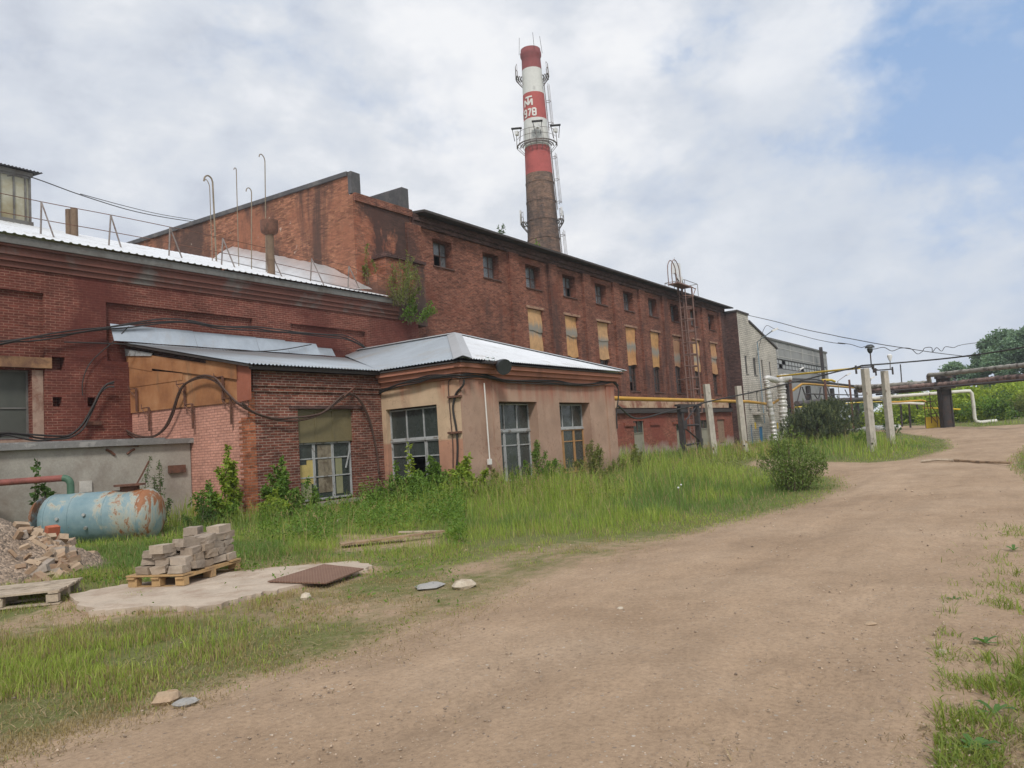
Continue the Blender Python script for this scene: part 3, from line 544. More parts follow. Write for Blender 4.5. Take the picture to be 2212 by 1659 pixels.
# silver flashing where the roof meets the end wall
vs_ = []; fs_ = []; nn_ = 46
for i in range(nn_+1):
    y = RY-.05+i*(33-RY)/nn_; wv = .05*math.sin(i*1.9)+.04*math.sin(i*.7+1)
    tp = min(1, .2+i/16); wv *= .3; vs_ += [(22.6+wv*2, y, roofz(y)+.04), (22.9, y, roofz(y)+.30*tp+wv*tp), (23.25, y, roofz(y)+.55*tp+.6*wv), (23.70, y, roofz(y)+.8*tp+wv)]
    if i:
        for k in range(3): a = (i-1)*4+k; fs_.append((a, a+1, a+5, a+4))
m = MB(); m.add(vs_, fs_); m.build('flashing', MT['silver'], shop, smooth=True, label='crumpled silver sheet along the end wall')
wo = window(shop, FY(RY+.12), 6.2, 10.12, 2.6, 4.56, .22, (.2, .4, .6, .8), (.45,), MT['fascia'], MT['glassm'], .05, label='wide window filled with murky grey glass')
m = MB(); m.fbox(FY(RY+.12), 5.8, 10.43, .0, .03, 2.2, 2.58); m.fbox(FY(RY+.12), 10.13, 10.42, .0, .02, 2.58, 4.55); m.build('plaster_reveal', plain('pale_reveal', (.36, .25, .19), .9, 0, .3, 2, (.2, .09, .06), (.5, .65)), shop)
m = MB(); m.fbox(FR, 4, 10.6, -.1, .05, 4.6, 4.9); m.build('lintel_beam', plain('rusty_beam', (.27, .15, .075), .85, 0, .35, 2, (.14, .07, .045), (.48, .62), 12, .3), shop, label='rusty lintel beam over the wide window')
m = MB(); m.fbox(FR, 11.5, 11.95, .002, .12, 2.95, 3.05); m.build('vent_hood', MT['rust'], shop)
# ================================================================== low concrete annex in front of it
conc = thing('concrete_lean_to', 'low grey concrete block with a felt slab top behind the blue tank', 'concrete shed', (5, 20.3, 0))
FC = FY(20.3)
m = MB(); m.box(-8, 12.92, 20.3, RY-.03, -.2, 2.2); m.build('wall', MT['concrete'], conc)
m = MB(); m.box(-8, 12.96, 20.16, RY-.02, 2.2, 2.34); m.box(-8, 12.7, 21.2, RY-.02, 2.34, 2.42); m.build('slab_top', MT['felt'], conc)
m = MB(); q0 = pY(170, 1040, 20.3); q1 = pY(197, 1062, 20.3); m.fbox(FC, q0[0], q1[0], .01, .05, q1[2], q0[2]); m.build('white_patch', plain('white_block', (.55, .52, .47), .9), conc, label='patch of pale blocks in the grey wall')
m = MB(); q0 = pY(362, 1006, 20.3); q1 = pY(398, 1020, 20.3); m.fbox(FC, q0[0], q1[0], .01, .09, q1[2], q0[2]); m.build('iron_bracket', MT['rust'], conc)
m = MB()
for (x, y, x2, y2, w_) in ((418, 1770, 452, 1792, .035), (500, 1788, 530, 1768, .03), (400, 1758, 545, 1756, .02)):
    a = pY(x/1.8228, y/1.8228, 20.28); b_ = pY(x2/1.8228, y2/1.8228, 20.28); m.tube([a, (a+b_)/2+[0, 0, .02], b_], w_, 5)
m.build('exposed_rebar', MT['rust'], conc)
# ================================================================== brick annex with pink side wall
AX0, AX1, AY, PX = 12.95, 18.0, 17.6, 12.95; FA = FY(AY); FP = FX(PX)
ann = thing('brick_annex', 'low brick annex with pink side wall and zinc lean-to roof', 'annex', (AX0, AY, 0))
m = MB(); wall(m, FP, AY+.02, RY, -.2, 3.4, (), 0); m.build('side_wall', MT['pink'], ann, label='pink painted brick side wall')
m = MB(); wall(m, FA, AX0, AX1-.004, -.2, 3.45, [(14.6, 16.75, .25, 2.97, .3)])
m.fbox(FA, AX0+.12, AX1-.01, 0, .05, 3.45, 3.6); m.fbox(FA, AX0+.1, AX1-.01, 0, .10, 3.6, 3.78); m.fbox(FA, AX0+.16, AX1-.01, 0, .04, 3.78, 4.02)
m.build('wall', MT['annex'], ann)
m = MB()
for k in range(46):                                       # bare orange quoin bricks on the pink side, broken near the top
    z = -.1+k*.077; j = .30+.12*(k % 2)+random.uniform(-.02, .03); e = random.uniform(.002, .010)-(random.uniform(.0, .05) if k > 36 else 0)
    m.box(PX-max(e, -.02)-.003, PX+.2, AY-.004-random.uniform(0, .006), AY+j, z+.001, z+.0755)
m.build('quoin', brick('orange_quoin', (.40, .135, .065), (.27, .085, .045), (.28, .17, .12), stain=(.10, .06, .05), st_thr=(.56, .7), pale=(.42, .30, .22), pale_thr=(.66, .74)), ann, label='bare orange brick corner')
m = MB(); m.fbox(FA, 14.3, 17.2, .002, .05, 2.97, 3.05); m.build('lintel', MT['darkbrick'], ann); m = MB(); m.fbox(FA, 14.5, 16.85, .002, .12, .14, .25); m.build('sill', MT['concrete'], ann)
# ochre sheets nailed over the upper side wall (overlapping, each its own sheet)
def sheet(pts, d, mat, nm, lab=None):
    m = MB(); P = [pX(x*.45208/1.8228, (1250+y*.45208)/1.8228, PX-d) for x, y in pts]; m.prism(P, (-.012, 0, 0)); return m.build(nm, mat, ann, label=lab)
sheet([(1020, 270), (1325, 310), (1325, 470), (1030, 418)], .06, MT['clad'], 'cladding_sheet')
sheet([(1030, 410), (1320, 465), (1595, 485), (1590, 545), (1035, 625)], .045, MT['clad'], 'cladding_sheet')
sheet([(1322, 330), (1800, 400), (1800, 505), (1322, 445)], .075, MT['clad'], 'cladding_sheet')
sheet([(1795, 372), (2060, 405), (2065, 540), (1800, 500)], .085, MT['clad'], 'cladding_sheet')
sheet([(1035, 620), (1600, 540), (1600, 780), (1045, 845)], .03, MT['clad'], 'cladding_sheet')
sheet([(1590, 480), (2070, 530), (2075, 735), (1600, 785)], .028, MT['clad'], 'cladding_sheet')
sheet([(2058, 400), (2185, 420), (2190, 715), (2070, 740)], .05, MT['redboard'], 'cladding_board', 'red brown board at the end of the cladding')
sheet([(1020, 262), (1330, 312), (1320, 335), (1025, 335)], .095, MT['whitepaint'], 'foam_strip', 'pale crumbling strip under the roof edge')
m = MB(); P = [(PX+.01, 23.38, 3.3), (PX+.01, 17.62, 3.1), (PX+.01, 17.62, 4.1), (PX+.01, 23.38, 5.4)]; m.prism(P, (.2, 0, 0)); m.build('upper_side_wall', MT['darkbrick'], ann)
AS = (5.52-4.17)/(RY-.04-17.22); al = math.hypot(1, AS)
corrug('roof', MT['zinc'], ann, (12.72, 17.2, 4.15), (1, 0, 0), (0, 1/al, AS/al), (0, -AS/al, 1/al), lambda u: (0, (RY-.04-17.2)*al) if u < 5.0 else ((u-5.0)*1.35*al, (RY-.04-17.2)*al), .125, .02, 6, 'sin', 9.2)
m = MB(); m.prism([(12.74, 17.25, 4.07), (12.74, 23.3, 5.40), (12.74, 23.3, 5.48), (12.74, 17.25, 4.13)], (.1, 0, 0)); m.prism([(12.85, 17.3, 4.02), (17.9, 17.3, 4.02), (17.9, 17.3, 4.12), (12.85, 17.3, 4.12)], (0, .06, 0)); m.build('roof_edge', MT['eave'], ann)
m = MB(); xs_ = [12.3, 15.1, 17.6, 18.9, 20.4, 21.2]; 
for i in range(5):
    zt = [6.06, 6.04, 6.02, 5.98, 5.84][i]; n_ = 6
    for k in range(n_):
        a = xs_[i]+(xs_[i+1]-xs_[i])*k/n_; b_ = xs_[i]+(xs_[i+1]-xs_[i])*(k+1)/n_; w1, w2 = .03*math.sin(a*3.3), .03*math.sin(b_*3.3)
        m.poly([(a, RY-.28+w1-.01*i, 5.50), (b_, RY-.28+w2-.01*i, 5.50), (b_, RY-.05-.01*i, zt), (a, RY-.05-.01*i, zt)])
m.build('flashing', MT['zinc'], ann, label='bent zinc flashing strip against the red wall')
# annex window: olive boarded transom over a peeling white casement
wo = window(ann, FA, 14.65, 16.72, .3, 1.99, .16, (.285, .31, .635, .66), (.40, .72), MT['whitepaint'], MT['glass'], .05, label='peeling white casement window with scraps of board behind the glass', mullion=.035)
m = MB(); m.fbox(FA, 14.72, 15.0, -.192, -.186, .85, 1.35); m.fbox(FA, 15.0, 15.24, -.192, -.184, .78, 1.48); m.build('board_scrap', plain('yellow_board', (.46, .36, .13), .9), wo)
m = MB(); m.fbox(FA, 14.73, 15.15, -.192, -.186, .36, .8); m.fbox(FA, 16.1, 16.36, -.192, -.186, .42, 1.5); m.build('board_scrap', plain('sage_board', (.26, .26, .15), .9), wo)
m = MB()
for k in range(8): a = 15.42+k*.075; m.poly([FA.p(a, -.190+.004*(k % 2), .5), FA.p(a+.075, -.190+.004*((k+1) % 2), .5), FA.p(a+.075, -.190+.004*((k+1) % 2), 1.9), FA.p(a, -.190+.004*(k % 2), 1.9)])
m.build('plastic_sheet', plain('murky_plastic', (.24, .205, .15), .4, 0, .4, 4, (.12, .095, .065), (.45, .6), 9, .6), wo)
m = MB(); m.prism([FA.p(16.42, -.12, 1.18), FA.p(16.46, -.12, 1.17), FA.p(16.64, -.12, 1.68), FA.p(16.60, -.12, 1.69)], (0, -.02, 0)); m.build('loose_batten', MT['whitepaint'], wo)
m = MB(); m.fbox(FA, 14.63, 16.74, -.2, -.12, 1.99, 2.96); tb = m.build('transom_board', MT['olive'], ann, label='olive painted board filling the upper window'); m = MB()
for u_ in (14.63, 15.3, 15.98, 16.69): m.fbox(FA, u_, u_+.05, -.12, -.1, 1.99, 2.96)
for z_ in (1.99, 2.91): m.fbox(FA, 14.68, 16.69, -.12, -.102, z_, z_+.05)
m.build('frame_bar', MT['olive'], tb)
m = MB(); a = pY((900+995*.45198)/1.8228, (1300+490*.45198)/1.8228, AY-.06); b_ = pY((900+1110*.45198)/1.8228, (1300+485*.45198)/1.8228, AY-.06); c_ = pY((900+1005*.45198)/1.8228, (1300+575*.45198)/1.8228, AY-.3)
m.tube([a, b_], .025, 4); m.tube([b_, c_], .03, 4); m.build('iron_bracket', MT['rust'], ann)
# ================================================================== plastered annex with the hipped zinc roof
QX0, QX1, QY = 18.0, 27.8, 14.3; FQ = FY(QY); FL = FX(QX0)
por = thing('plastered_annex', 'beige plastered annex with three tall windows and a hipped corrugated roof', 'annex', (QX0, QY, 0))
m = MB(); wall(m, FL, QY, 17.62, -.2, 3.62, [(15.28, 17.42, .05, 2.92, .22)]); m.fbox(FL, QY, QY+.72, 0, .05, -.2, 3.6); m.build('left_wall', MT['cream'], por, label='cream plaster wall with a salmon band below')
wh = [(19.9, 22.13, .3, 2.94, .42), (23.6, 25.83, .3, 2.93, .42)]
m = MB(); wall(m, FQ, QX0, QX1, -.2, 3.62, wh); m.fbox(FQ, QX0-.05, QX0+.82, 0, .05, -.2, 3.6); m.fbox(FQ, QX1-.62, QX1+.04, 0, .05, -.2, 3.6); m.fbox(FQ, QX0+1.55, QX0+1.6, 0, .015, -.2, 3.6)
m.poly([(QX1, QY, -.2), (QX1, HY-.1, -.2), (QX1, HY-.1, 3.62), (QX1, QY, 3.62)]); m.build('front_wall', MT['beige'], por, label='beige plaster front wall with red wash under the cornice')
m = MB()
for za, zb, d in ((3.62, 3.78, .09), (3.78, 3.93, .2), (3.93, 4.06, .3)):
    m.fbox(FQ, QX0-d, QX1+d, -.3, d, za+.001, zb); m.box(QX0-d, QX0+.2, QY+.301, 17.5, za+.001, zb); m.box(QX1-.2, QX1+d, QY+.301, HY-.2, za+.001, zb)
m.build('cornice', MT['cornice'], por)
m = MB(); m.box(QX0-.36, QX1+.36, QY-.36, QY-.1, 4.065, 4.11); m.box(QX0-.36, QX0-.1, QY-.09, 17.5, 4.065, 4.11); m.build('soffit_board', MT['eave'], por)
EX0, EX1, EYv, EZ = 17.62, 28.2, 13.86, 4.17; RXm, RYa, RZa = (EX0+EX1)/2, 18.35, 5.9
fl = math.hypot(RYa-EYv, RZa-EZ); vy, vz = (RYa-EYv)/fl, (RZa-EZ)/fl; half = (EX1-EX0)/2
corrug('roof', MT['zincw'], por, (EX0, EYv, EZ), (1, 0, 0), (0, vy, vz), (0, -vz, vy), lambda u: (0, fl*(1-abs(u-half)/half)), .13, .016, 6, 'sin', EX1-EX0, 'front slope of the hipped roof with sky glare painted in')  # same roof as the left slope, whitened to paint in its sky reflection
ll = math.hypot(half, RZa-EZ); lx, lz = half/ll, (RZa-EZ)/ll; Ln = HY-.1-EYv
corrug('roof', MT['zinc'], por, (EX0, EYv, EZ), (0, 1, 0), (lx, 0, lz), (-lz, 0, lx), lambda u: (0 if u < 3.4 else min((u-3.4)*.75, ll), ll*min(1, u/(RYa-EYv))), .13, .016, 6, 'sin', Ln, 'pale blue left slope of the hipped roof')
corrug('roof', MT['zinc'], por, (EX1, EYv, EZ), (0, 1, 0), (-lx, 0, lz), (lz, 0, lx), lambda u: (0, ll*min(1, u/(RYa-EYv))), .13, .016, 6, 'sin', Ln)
m = MB()
A_ = np.array([EX0-.02, EYv-.03, EZ+.05]); B_ = np.array([RXm, RYa, RZa+.05]); A2 = np.array([EX1, EYv-.03, EZ+.05])
def cap(a, b_, wl, wr):
    t_ = (b_-a)/np.linalg.norm(b_-a); s_ = np.cross(t_, [0, 0, 1]); s_ /= np.linalg.norm(s_)
    L = [a+(b_-a)*k/8 for k in range(9)]
    for p, q in zip(L, L[1:]): j = random.uniform(-.006, .006); m.add([p+s_*wr-[0, 0, wr*.28], p+[0, 0, .02+j], p-s_*wl-[0, 0, wl*.28], q+s_*wr-[0, 0, wr*.28], q+[0, 0, .02], q-s_*wl-[0, 0, wl*.28]], [(0, 1, 4, 3), (1, 2, 5, 4)])
cap(A_, B_, .28, .28); cap(A2, B_, .15, .15); cap(B_, np.array([RXm, HY-.1, RZa+.05]), .2, .2)
m.build('ridge_cap', plain('grey_ridge_cap', (.52, .53, .54), .5, .5, .1, 2, (.4, .4, .4), (.55, .7)), por, label='wide grey hip and ridge capping')
def tall_window(F, u0, u1, z0, z1, dep, lowmat, lab, mis=()):
    zt = z0+(z1-z0)*.655
    a = window(por, F, u0, u1, zt, z1, dep, (.335, .67), (), MT['whitepaint'], MT['glass'], .045, label=lab, mullion=.035)
    b2 = window(por, F, u0, u1, z0, zt-.05, dep, (.30, .33, .66, .69), (.72,), lowmat, MT['glass'], .05, mis, mullion=.035, label=lab+', lower casement')
    m = MB(); m.fbox(F, u0, u1, -dep-.05, -dep+.03, zt-.06, zt+.01); m.build('transom', MT['whitepaint'], a)
tall_window(FL, 15.28, 17.42, .1, 2.88, .17, MT['whitepaint'], 'left window with peeling white frame', [(2, 0)])
tall_window(FQ, 19.9, 22.13, .35, 2.9, .36, MT['whitepaint'], 'front window with peeling white frame')
tall_window(FQ, 23.6, 25.83, .35, 2.89, .36, MT['oakframe'], 'front window with varnished lower casement')
# ================================================================== roof lantern at the left edge
RP0, RPN = (0, RY-.42, RZ), (0, -RS, 1)
q = pP(262*.248, (600+630*.45208)/1.8228, RP0, RPN); LX, LY = q[0], q[1]
lan = thing('roof_lantern', 'grimy glazed roof lantern with a corrugated cap at the left edge', 'roof lantern', (LX-2, LY, q[2]))
zt = pY(245*.248, (600+215*.45208)/1.8228, LY)[2]
m = MB(); m.box(LX-6, LX-.05, LY, LY+2.6, q[2]-.3, zt); m.build('body', plain('grimy_panel', (.40, .39, .31), .7, 0, .2, .8, (.27, .23, .13), (.45, .65), 6, .1), lan)
m = MB()
for x in (LX-.18, LX-.62, LX-1.15, LX-1.75, LX-2.4): m.box(x-.03, x+.03, LY-.05, LY-.003, q[2]+.1, zt-.1)
m.box(LX-6, LX-.02, LY-.06, LY-.003, zt-.1, zt); m.box(LX-6, LX+.1, LY-.1, LY-.003, q[2]-.3, q[2]+.1); m.box(LX-.05, LX+.04, LY-.06, LY+2.6, q[2]-.1, zt); m.build('frame', MT['fascia'], lan)
corrug('roof', MT['coping'], lan, (LX-6, LY-.35, zt+.2), (1, 0, 0), (0, 1, .12), (0, 0, 1), lambda u: (0, 3.2), .14, .022, 6, 'sin', 6.4)
m = MB(); m.box(LX-6, LX+.1, LY-.12, LY+2.6, zt+.001, zt+.17); m.build('eave_board', MT['fascia'], lan)
# ================================================================== brick chimney
def c8(x, y): return ((1900+x*.57274)/1.8228, (100+y*.57274)/1.8228)
FWD = RW @ np.array([0, 0, 1.])
CB = pY(*c8(422, 1500), 50); CXY = CB[:2]
hd = np.append(CXY/np.linalg.norm(CXY), 0); hr = np.array([hd[1], -hd[0], 0])
def chz(y): q = pY(*c8(352+(y-130)*.058, y), 50-1.2); return q[2]
def crad(px_w, z): return px_w/2*np.dot(np.array([*CXY, z-EYE]), FWD)/F_PX
zb_, zt_ = chz(1500), chz(128); r_b, r_t = crad(70.2, zb_), crad(42., chz(240))
def rad_at(z): return r_b+(r_t-r_b)*(z-zb_)/(chz(240)-zb_)
chim = thing('chimney', 'tall round brick chimney with red and white bands marked 1978', 'chimney', (*CXY, 0))
zs = dict(b=chz(997), r=chz(810), w=chz(622), r2=chz(443), w2=chz(272))
def band(z0, z1, mat, nm, lab, extra=()):
    prof = []; k = max(2, int((z1-z0)/1.2))
    for i in range(k+1):
        z = z0+(z1-z0)*i/k; prof.append((rad_at(z), z))
        if 0 < i < k and i % 2 == 0: prof += [(rad_at(z)+.05, z+.01), (rad_at(z)+.05, z+.18), (rad_at(z), z+.19)]
    m = MB(); m.lathe((*CXY, 0), prof+list(extra), 40); m.build(nm, mat, chim, smooth=True, label=lab)
band(0, zs['b'], MT['chimbrick'], 'brick_shaft', 'bare sooty brick lower shaft'); band(zs['b'], zs['r'], MT['chimred'], 'painted_band', 'lowest red band'); band(zs['r'], zs['w'], MT['chimwhite'], 'painted_band', 'lower white band behind the railing')
band(zs['w'], zs['r2'], MT['chimred'], 'painted_band', 'red band with white monogram'); band(zs['r2'], zs['w2'], MT['chimwhite'], 'painted_band', 'upper white band')
zc = chz(190); band(zs['w2'], zc, plain('maroon_paint', (.27, .075, .075), .85, 0, .2, .6, (.2, .06, .06), (.55, .7), 4., .3), 'painted_band', 'maroon top band', [(rad_at(zc)+.14, zc+.35), (rad_at(zc)+.14, zc+.75), (rad_at(zc)+.06, zc+.95), (rad_at(zc)+.05, zt_), (rad_at(zc)-.3, zt_+.02), (rad_at(zc)-.35, zt_-.5)])
def cpt(a, z, d=0): rr = rad_at(z)+d; a = R_(a); q = -hd*math.cos(a)*rr+hr*math.sin(a)*rr; return (CXY[0]+q[0], CXY[1]+q[1], z)
def stroke(mb, a0, z0, a1, z1, wd):                       # painted stroke standing 3 cm proud of the shaft
    n = 6; rz = rad_at((z0+z1)/2); L = math.hypot(R_(a1-a0)*rz, z1-z0); na = -(z1-z0)/L*wd/2/rz*57.3; nz = R_(a1-a0)*rz/L*wd/2
    for i in range(n):
        p = [(a0+(a1-a0)*t, z0+(z1-z0)*t) for t in (i/n, (i+1)/n)]
        f = [cpt(p[0][0]-na, p[0][1]-nz, .06), cpt(p[1][0]-na, p[1][1]-nz, .06), cpt(p[1][0]+na, p[1][1]+nz, .06), cpt(p[0][0]+na, p[0][1]+nz, .06)]
        mb.prism(f, -hd*-.05)
GL = {'1': [(0, .75, .5, 1), (.5, 1, .5, 0)], '9': [(1, 0, 1, 1), (0, 1, 1, 1), (0, 1, 0, .5), (0, .5, 1, .5), (0, 0, 1, 0)], '7': [(0, 1, 1, 1), (1, 1, .35, 0)], '8': [(0, 0, 0, 1), (1, 0, 1, 1), (0, 0, 1, 0), (0, .5, 1, .5), (0, 1, 1, 1)]}
zt0, zt1 = chz(618+26), chz(585)
zn0 = zs['w']+.25; zn1 = zn0+(zs['r2']-zs['w'])*.26
for chh, a in zip('1978', (-74, -50, -26, -2)):
    m = MB()
    for x0, y0, x1, y1 in GL[chh]: stroke(m, a-7.5+15*x0, zn0+(zn1-zn0)*y0, a-7.5+15*x1, zn0+(zn1-zn0)*y1, .19)
    m.build('digit', MT['mark'], chim)
zm0, zm1 = zn1+.45, zn1+.45+(zs['r2']-zs['w'])*.34; hM = zm1-zm0
m = MB(); a0, a1, am = -52, -10, -30
stroke(m, a0+6, zm1, a1+2, zm1, .2); stroke(m, am, zm1, am, zm0+hM*.1, .2); stroke(m, a0, zm0, a0, zm0+hM*.72, .2); stroke(m, a1, zm0, a1, zm0+hM*.72, .2); stroke(m, a0, zm0+hM*.72, am, zm0+hM*.12, .2); stroke(m, am, zm0+hM*.12, a1, zm0+hM*.72, .2)
m.build('monogram', MT['mark'], chim)
def platform(z, a0, a1, wd, hgt, nm='platform', floods=False):
    m = MB(); n = max(4, int(abs(a1-a0)/18)); A = [a0+(a1-a0)*i/n for i in range(n+1)]
    for h_ in (0, hgt*.5, hgt): m.tube([cpt(a, z+h_, wd) for a in A], .03, 4)
    for d0_, d1_ in ((.12, .28), (.42, .56), (wd-.16, wd)):
        for a, b_ in zip(A, A[1:]): m.hexa([cpt(a, z-.08, d0_), cpt(b_, z-.08, d0_), cpt(b_, z-.08, d1_), cpt(a, z-.08, d1_), cpt(a, z-.02, d0_), cpt(b_, z-.02, d0_), cpt(b_, z-.02, d1_), cpt(a, z-.02, d1_)])
    for a in A: m.tube([cpt(a, z, wd), cpt(a, z+hgt, wd)], .03, 4); m.tube([cpt(a, z-.05, wd), cpt(a, z-1.1, .02)], .035, 4)
    return m.build(nm, MT['railm'], chim)
platform(chz(318), 62, 118, .85, 1.5); platform(chz(318), -118, -62, .85, 1.5)
platform(chz(775)-.3, -95, 95, 1.0, 1.5); platform(chz(1325), -118, -60, .8, 1.2); platform(chz(1325), 55, 118, .8, 1.2)
def lad(z0, z1, a=97):
    m = MB()
    for da in (-6, 6): m.tube([cpt(a+da, z0, .14), cpt(a+da, z1, .14)], .035, 4)
    for z in np.arange(z0+.3, z1, .6): m.tube([cpt(a-6, z, .14), cpt(a+6, z, .14)], .02, 4)
    for z in np.arange(z0+1, z1, 2.9): m.tube([cpt(a-8, z, .14), cpt(a-11, z, .55), cpt(a, z, .8), cpt(a+11, z, .55), cpt(a+8, z, .14)], .035, 4)
    for da in (-10, 0, 10): m.tube([cpt(a+da, z0+.8, .78 if da == 0 else .6), cpt(a+da, z1-.8, .78 if da == 0 else .6)], .03, 4)
    m.build('caged_ladder', MT['railm'], chim)
lad(zb_-14, chz(1345)); lad(chz(1240), chz(808)); lad(chz(690), chz(325))
for a, z in ((-70, chz(690)), (5, chz(690)), (72, chz(690))):   # floodlight cradles with little roofs
    m = MB(); q = np.array(cpt(a, z-.2, 1.05)); m.obox(q+[0, 0, .45], 1.35, .8, .07, Matrix.Rotation(math.atan2(hr[1], hr[0]), 3, 'Z') @ Matrix.Rotation(R_(8), 3, 'X'))
    for s_ in (-.55, .55): m.tube([q+hr*s_+[0, 0, .42], q+hr*s_*.6-[0, 0, 1.2]], .05, 4)
    c = m.build('lamp_cradle', MT['darkmetal'], chim); m = MB(); m.obox(q-hd*.15-[0, 0, .25], .5, .35, .5); m.build('lamp', MT['lampwhite'], c)
for a in (-82, 20, 84): m = MB(); m.tube([cpt(a, zc+.6, .3), cpt(a, zt_+1.7, .2)], .03, 4); m.build('lightning_rod', MT['darkmetal'], chim)
for a in (-96, 66): m = MB(); q = np.array(cpt(a, chz(1275), .8)); m.obox(q, .2, .2, 1.9 if a < 0 else 1.1); m.build('antenna', MT['antenna'], chim)
m = MB(); m.tube([cpt(-60, chz(1262), .06), cpt(0, chz(1236), .06), cpt(60, chz(1262)+1.2, .06)], .07, 4); m.build('cable_tray', MT['railm'], chim)
# ================================================================== white brick building and grey panel works behind it
def c11(x, y): return ((2800+x*.42194)/1.8228, (1150+y*.42194)/1.8228)
def c12(x, y): return ((2950+x*.27125)/1.8228, (1350+y*.27125)/1.8228)
def c13(x, y): return ((3450+x*.26311)/1.8228, (1380+y*.26311)/1.8228)
WY = 22.98; FW = FY(WY); wb = thing('white_brick_building', 'white brick building with a stepped sloping gable beyond the hall', 'building', (71.05, WY, 0))
def wr(x0, y0, x1, y1): a = pY(*c11(x0, y0), WY); b_ = pY(*c11(x1, y1), WY); return (a[0], b_[0], b_[2], a[2])
wins = [wr(310, 592, 348, 762), wr(388, 612, 430, 776), wr(465, 630, 496, 786), wr(538, 650, 566, 790), wr(340, 925, 368, 1088), wr(420, 932, 450, 1095), wr(500, 938, 527, 1098), wr(566, 945, 590, 1100)]
drs = [wr(368, 1238, 398, 1395), wr(447, 1255, 497, 1400)]; drs = [(a, b_, .02, d) for a, b_, c, d in drs]
WX1 = pY(*c11(602, 520), WY)[0]; zr = pY(*c11(600, 520), WY)[2]; xs1 = pY(*c11(342, 215), WY)[0]; zs1 = pY(*c11(345, 280), WY)[2]
m = MB(); wall(m, FW, 71.05, WX1, -.2, zr, wins+drs, .13)
m.poly([FW.p(71.05, 0, zr), FW.p(WX1, 0, zr), FW.p(xs1, 0, zs1), FW.p(xs1, 0, 12.4), FW.p(71.05, 0, 12.45)]); m.poly([(WX1, WY, -.2), (WX1, WY+14, -.2), (WX1, WY+14, zr), (WX1, WY, zr)])
m.build('front_wall', MT['white'], wb)
m = MB(); m.poly([(71.05, WY, -.2), (71.05, WY, 12.45), (71.05, WY+14, 12.45), (71.05, WY+14, -.2)]); m.build('side_wall', MT['darkbrick'], wb, label='sooty dark brick side wall')
m = MB(); m.prism([FW.p(xs1+.02, .12, zs1-.02), FW.p(WX1+.4, .12, zr-.15), FW.p(WX1+.4, .12, zr+.05), FW.p(xs1+.02, .12, zs1+.2)], (0, 14, 0)); m.prism([FW.p(70.95, .1, 12.46), FW.p(xs1+.05, .1, 12.41), FW.p(xs1+.05, .1, 12.6), FW.p(70.95, .1, 12.62)], (0, 14, 0)); m.build('roof', MT['eave'], wb)
for q in wins: window(wb, FW, *q, .07, (.5,), (.6,), MT['fascia'], MT['glassd'], .08, sill=MT['felt'])
for q, mt, nm in ((drs[0], MT['bluedoor'], 'narrow teal door'), (drs[1], MT['bluedoor'], 'blue double door')):
    m = MB(); m.fbox(FW, q[0], (q[0]+q[1])/2-.01, -.16, -.1, q[2], q[3]); m.fbox(FW, (q[0]+q[1])/2+.01, q[1], -.16, -.1, q[2], q[3]); m.build('door', mt, wb, label=nm)
for x, y in ((412, 1247), (620, 1247)): q = pY(*c11(x, y), WY); m = MB(); m.fbox(FW, q[0]-.2, q[0]+.2, .005, .03, q[2]-.3, q[2]+.3); m.build('notice_plate', MT['yellowb'], wb)
m = MB(); a = pY(*c11(425, 1225), WY); m.fbox(FW, a[0]-1, a[0]+1.3, .01, .5, 2.7, 2.85); m.build('door_canopy', MT['concrete'], wb)
GYY = 27.; FG = FY(GYY); gb = thing('panel_works', 'long grey concrete panel works with a ribbon of windows in the distance', 'industrial building', (90, GYY, 0))
gx1 = pY(*c11(1075, 580), GYY)[0]; gzt = pY(*c11(790, 505), GYY)[2]; gz1 = pY(*c11(790, 650), GYY)[2]; gz0 = pY(*c11(790, 738), GYY)[2]
m = MB(); wall(m, FG, 84, gx1, -.2, gzt, [(85, gx1-.6, gz0, gz1, .12)]); m.poly([(gx1, GYY, -.2), (gx1, GYY+25, -.2), (gx1, GYY+25, gzt), (gx1, GYY, gzt)]); m.poly([(84, GYY, gzt), (gx1, GYY, gzt), (gx1, GYY+25, gzt), (84, GYY+25, gzt)]); m.build('panel_wall', MT['gpanel'], gb)
m = MB()
for z in (gz1+(gzt-gz1)*.12, gz1+(gzt-gz1)*.62): m.fbox(FG, 84, gx1, .002, .03, z, z+.1)
for x in np.arange(86, gx1, 6): m.fbox(FG, x, x+.14, .002, .04, gz1, gzt)
m.build('panel_joint', plain('pale_joint', (.46, .45, .43), .9), gb)
m = MB(); m.fbox(FG, 83.9, gx1+.2, -.3, .12, gzt+.002, gzt+.25); m.build('roof_edge', MT['fascia'], gb)
window(gb, FG, 85, gx1-.6, gz0, gz1, .06, [i/26 for i in range(1, 26)], (.5,), MT['darkmetal'], glass('frosted_glass', (.42, .43, .43), .4, .3, (.3, .31, .31)), .12, [(9, 0), (10, 1), (16, 0)])
m = MB(); q = pY(*c11(1040, 700), GYY-1); m.box(q[0]-.22, q[0]+.22, GYY-1.2, GYY-.8, 0, pY(*c11(1034, 518), GYY-1)[2]); m.build('stack_pipe', MT['darkmetal'], gb)
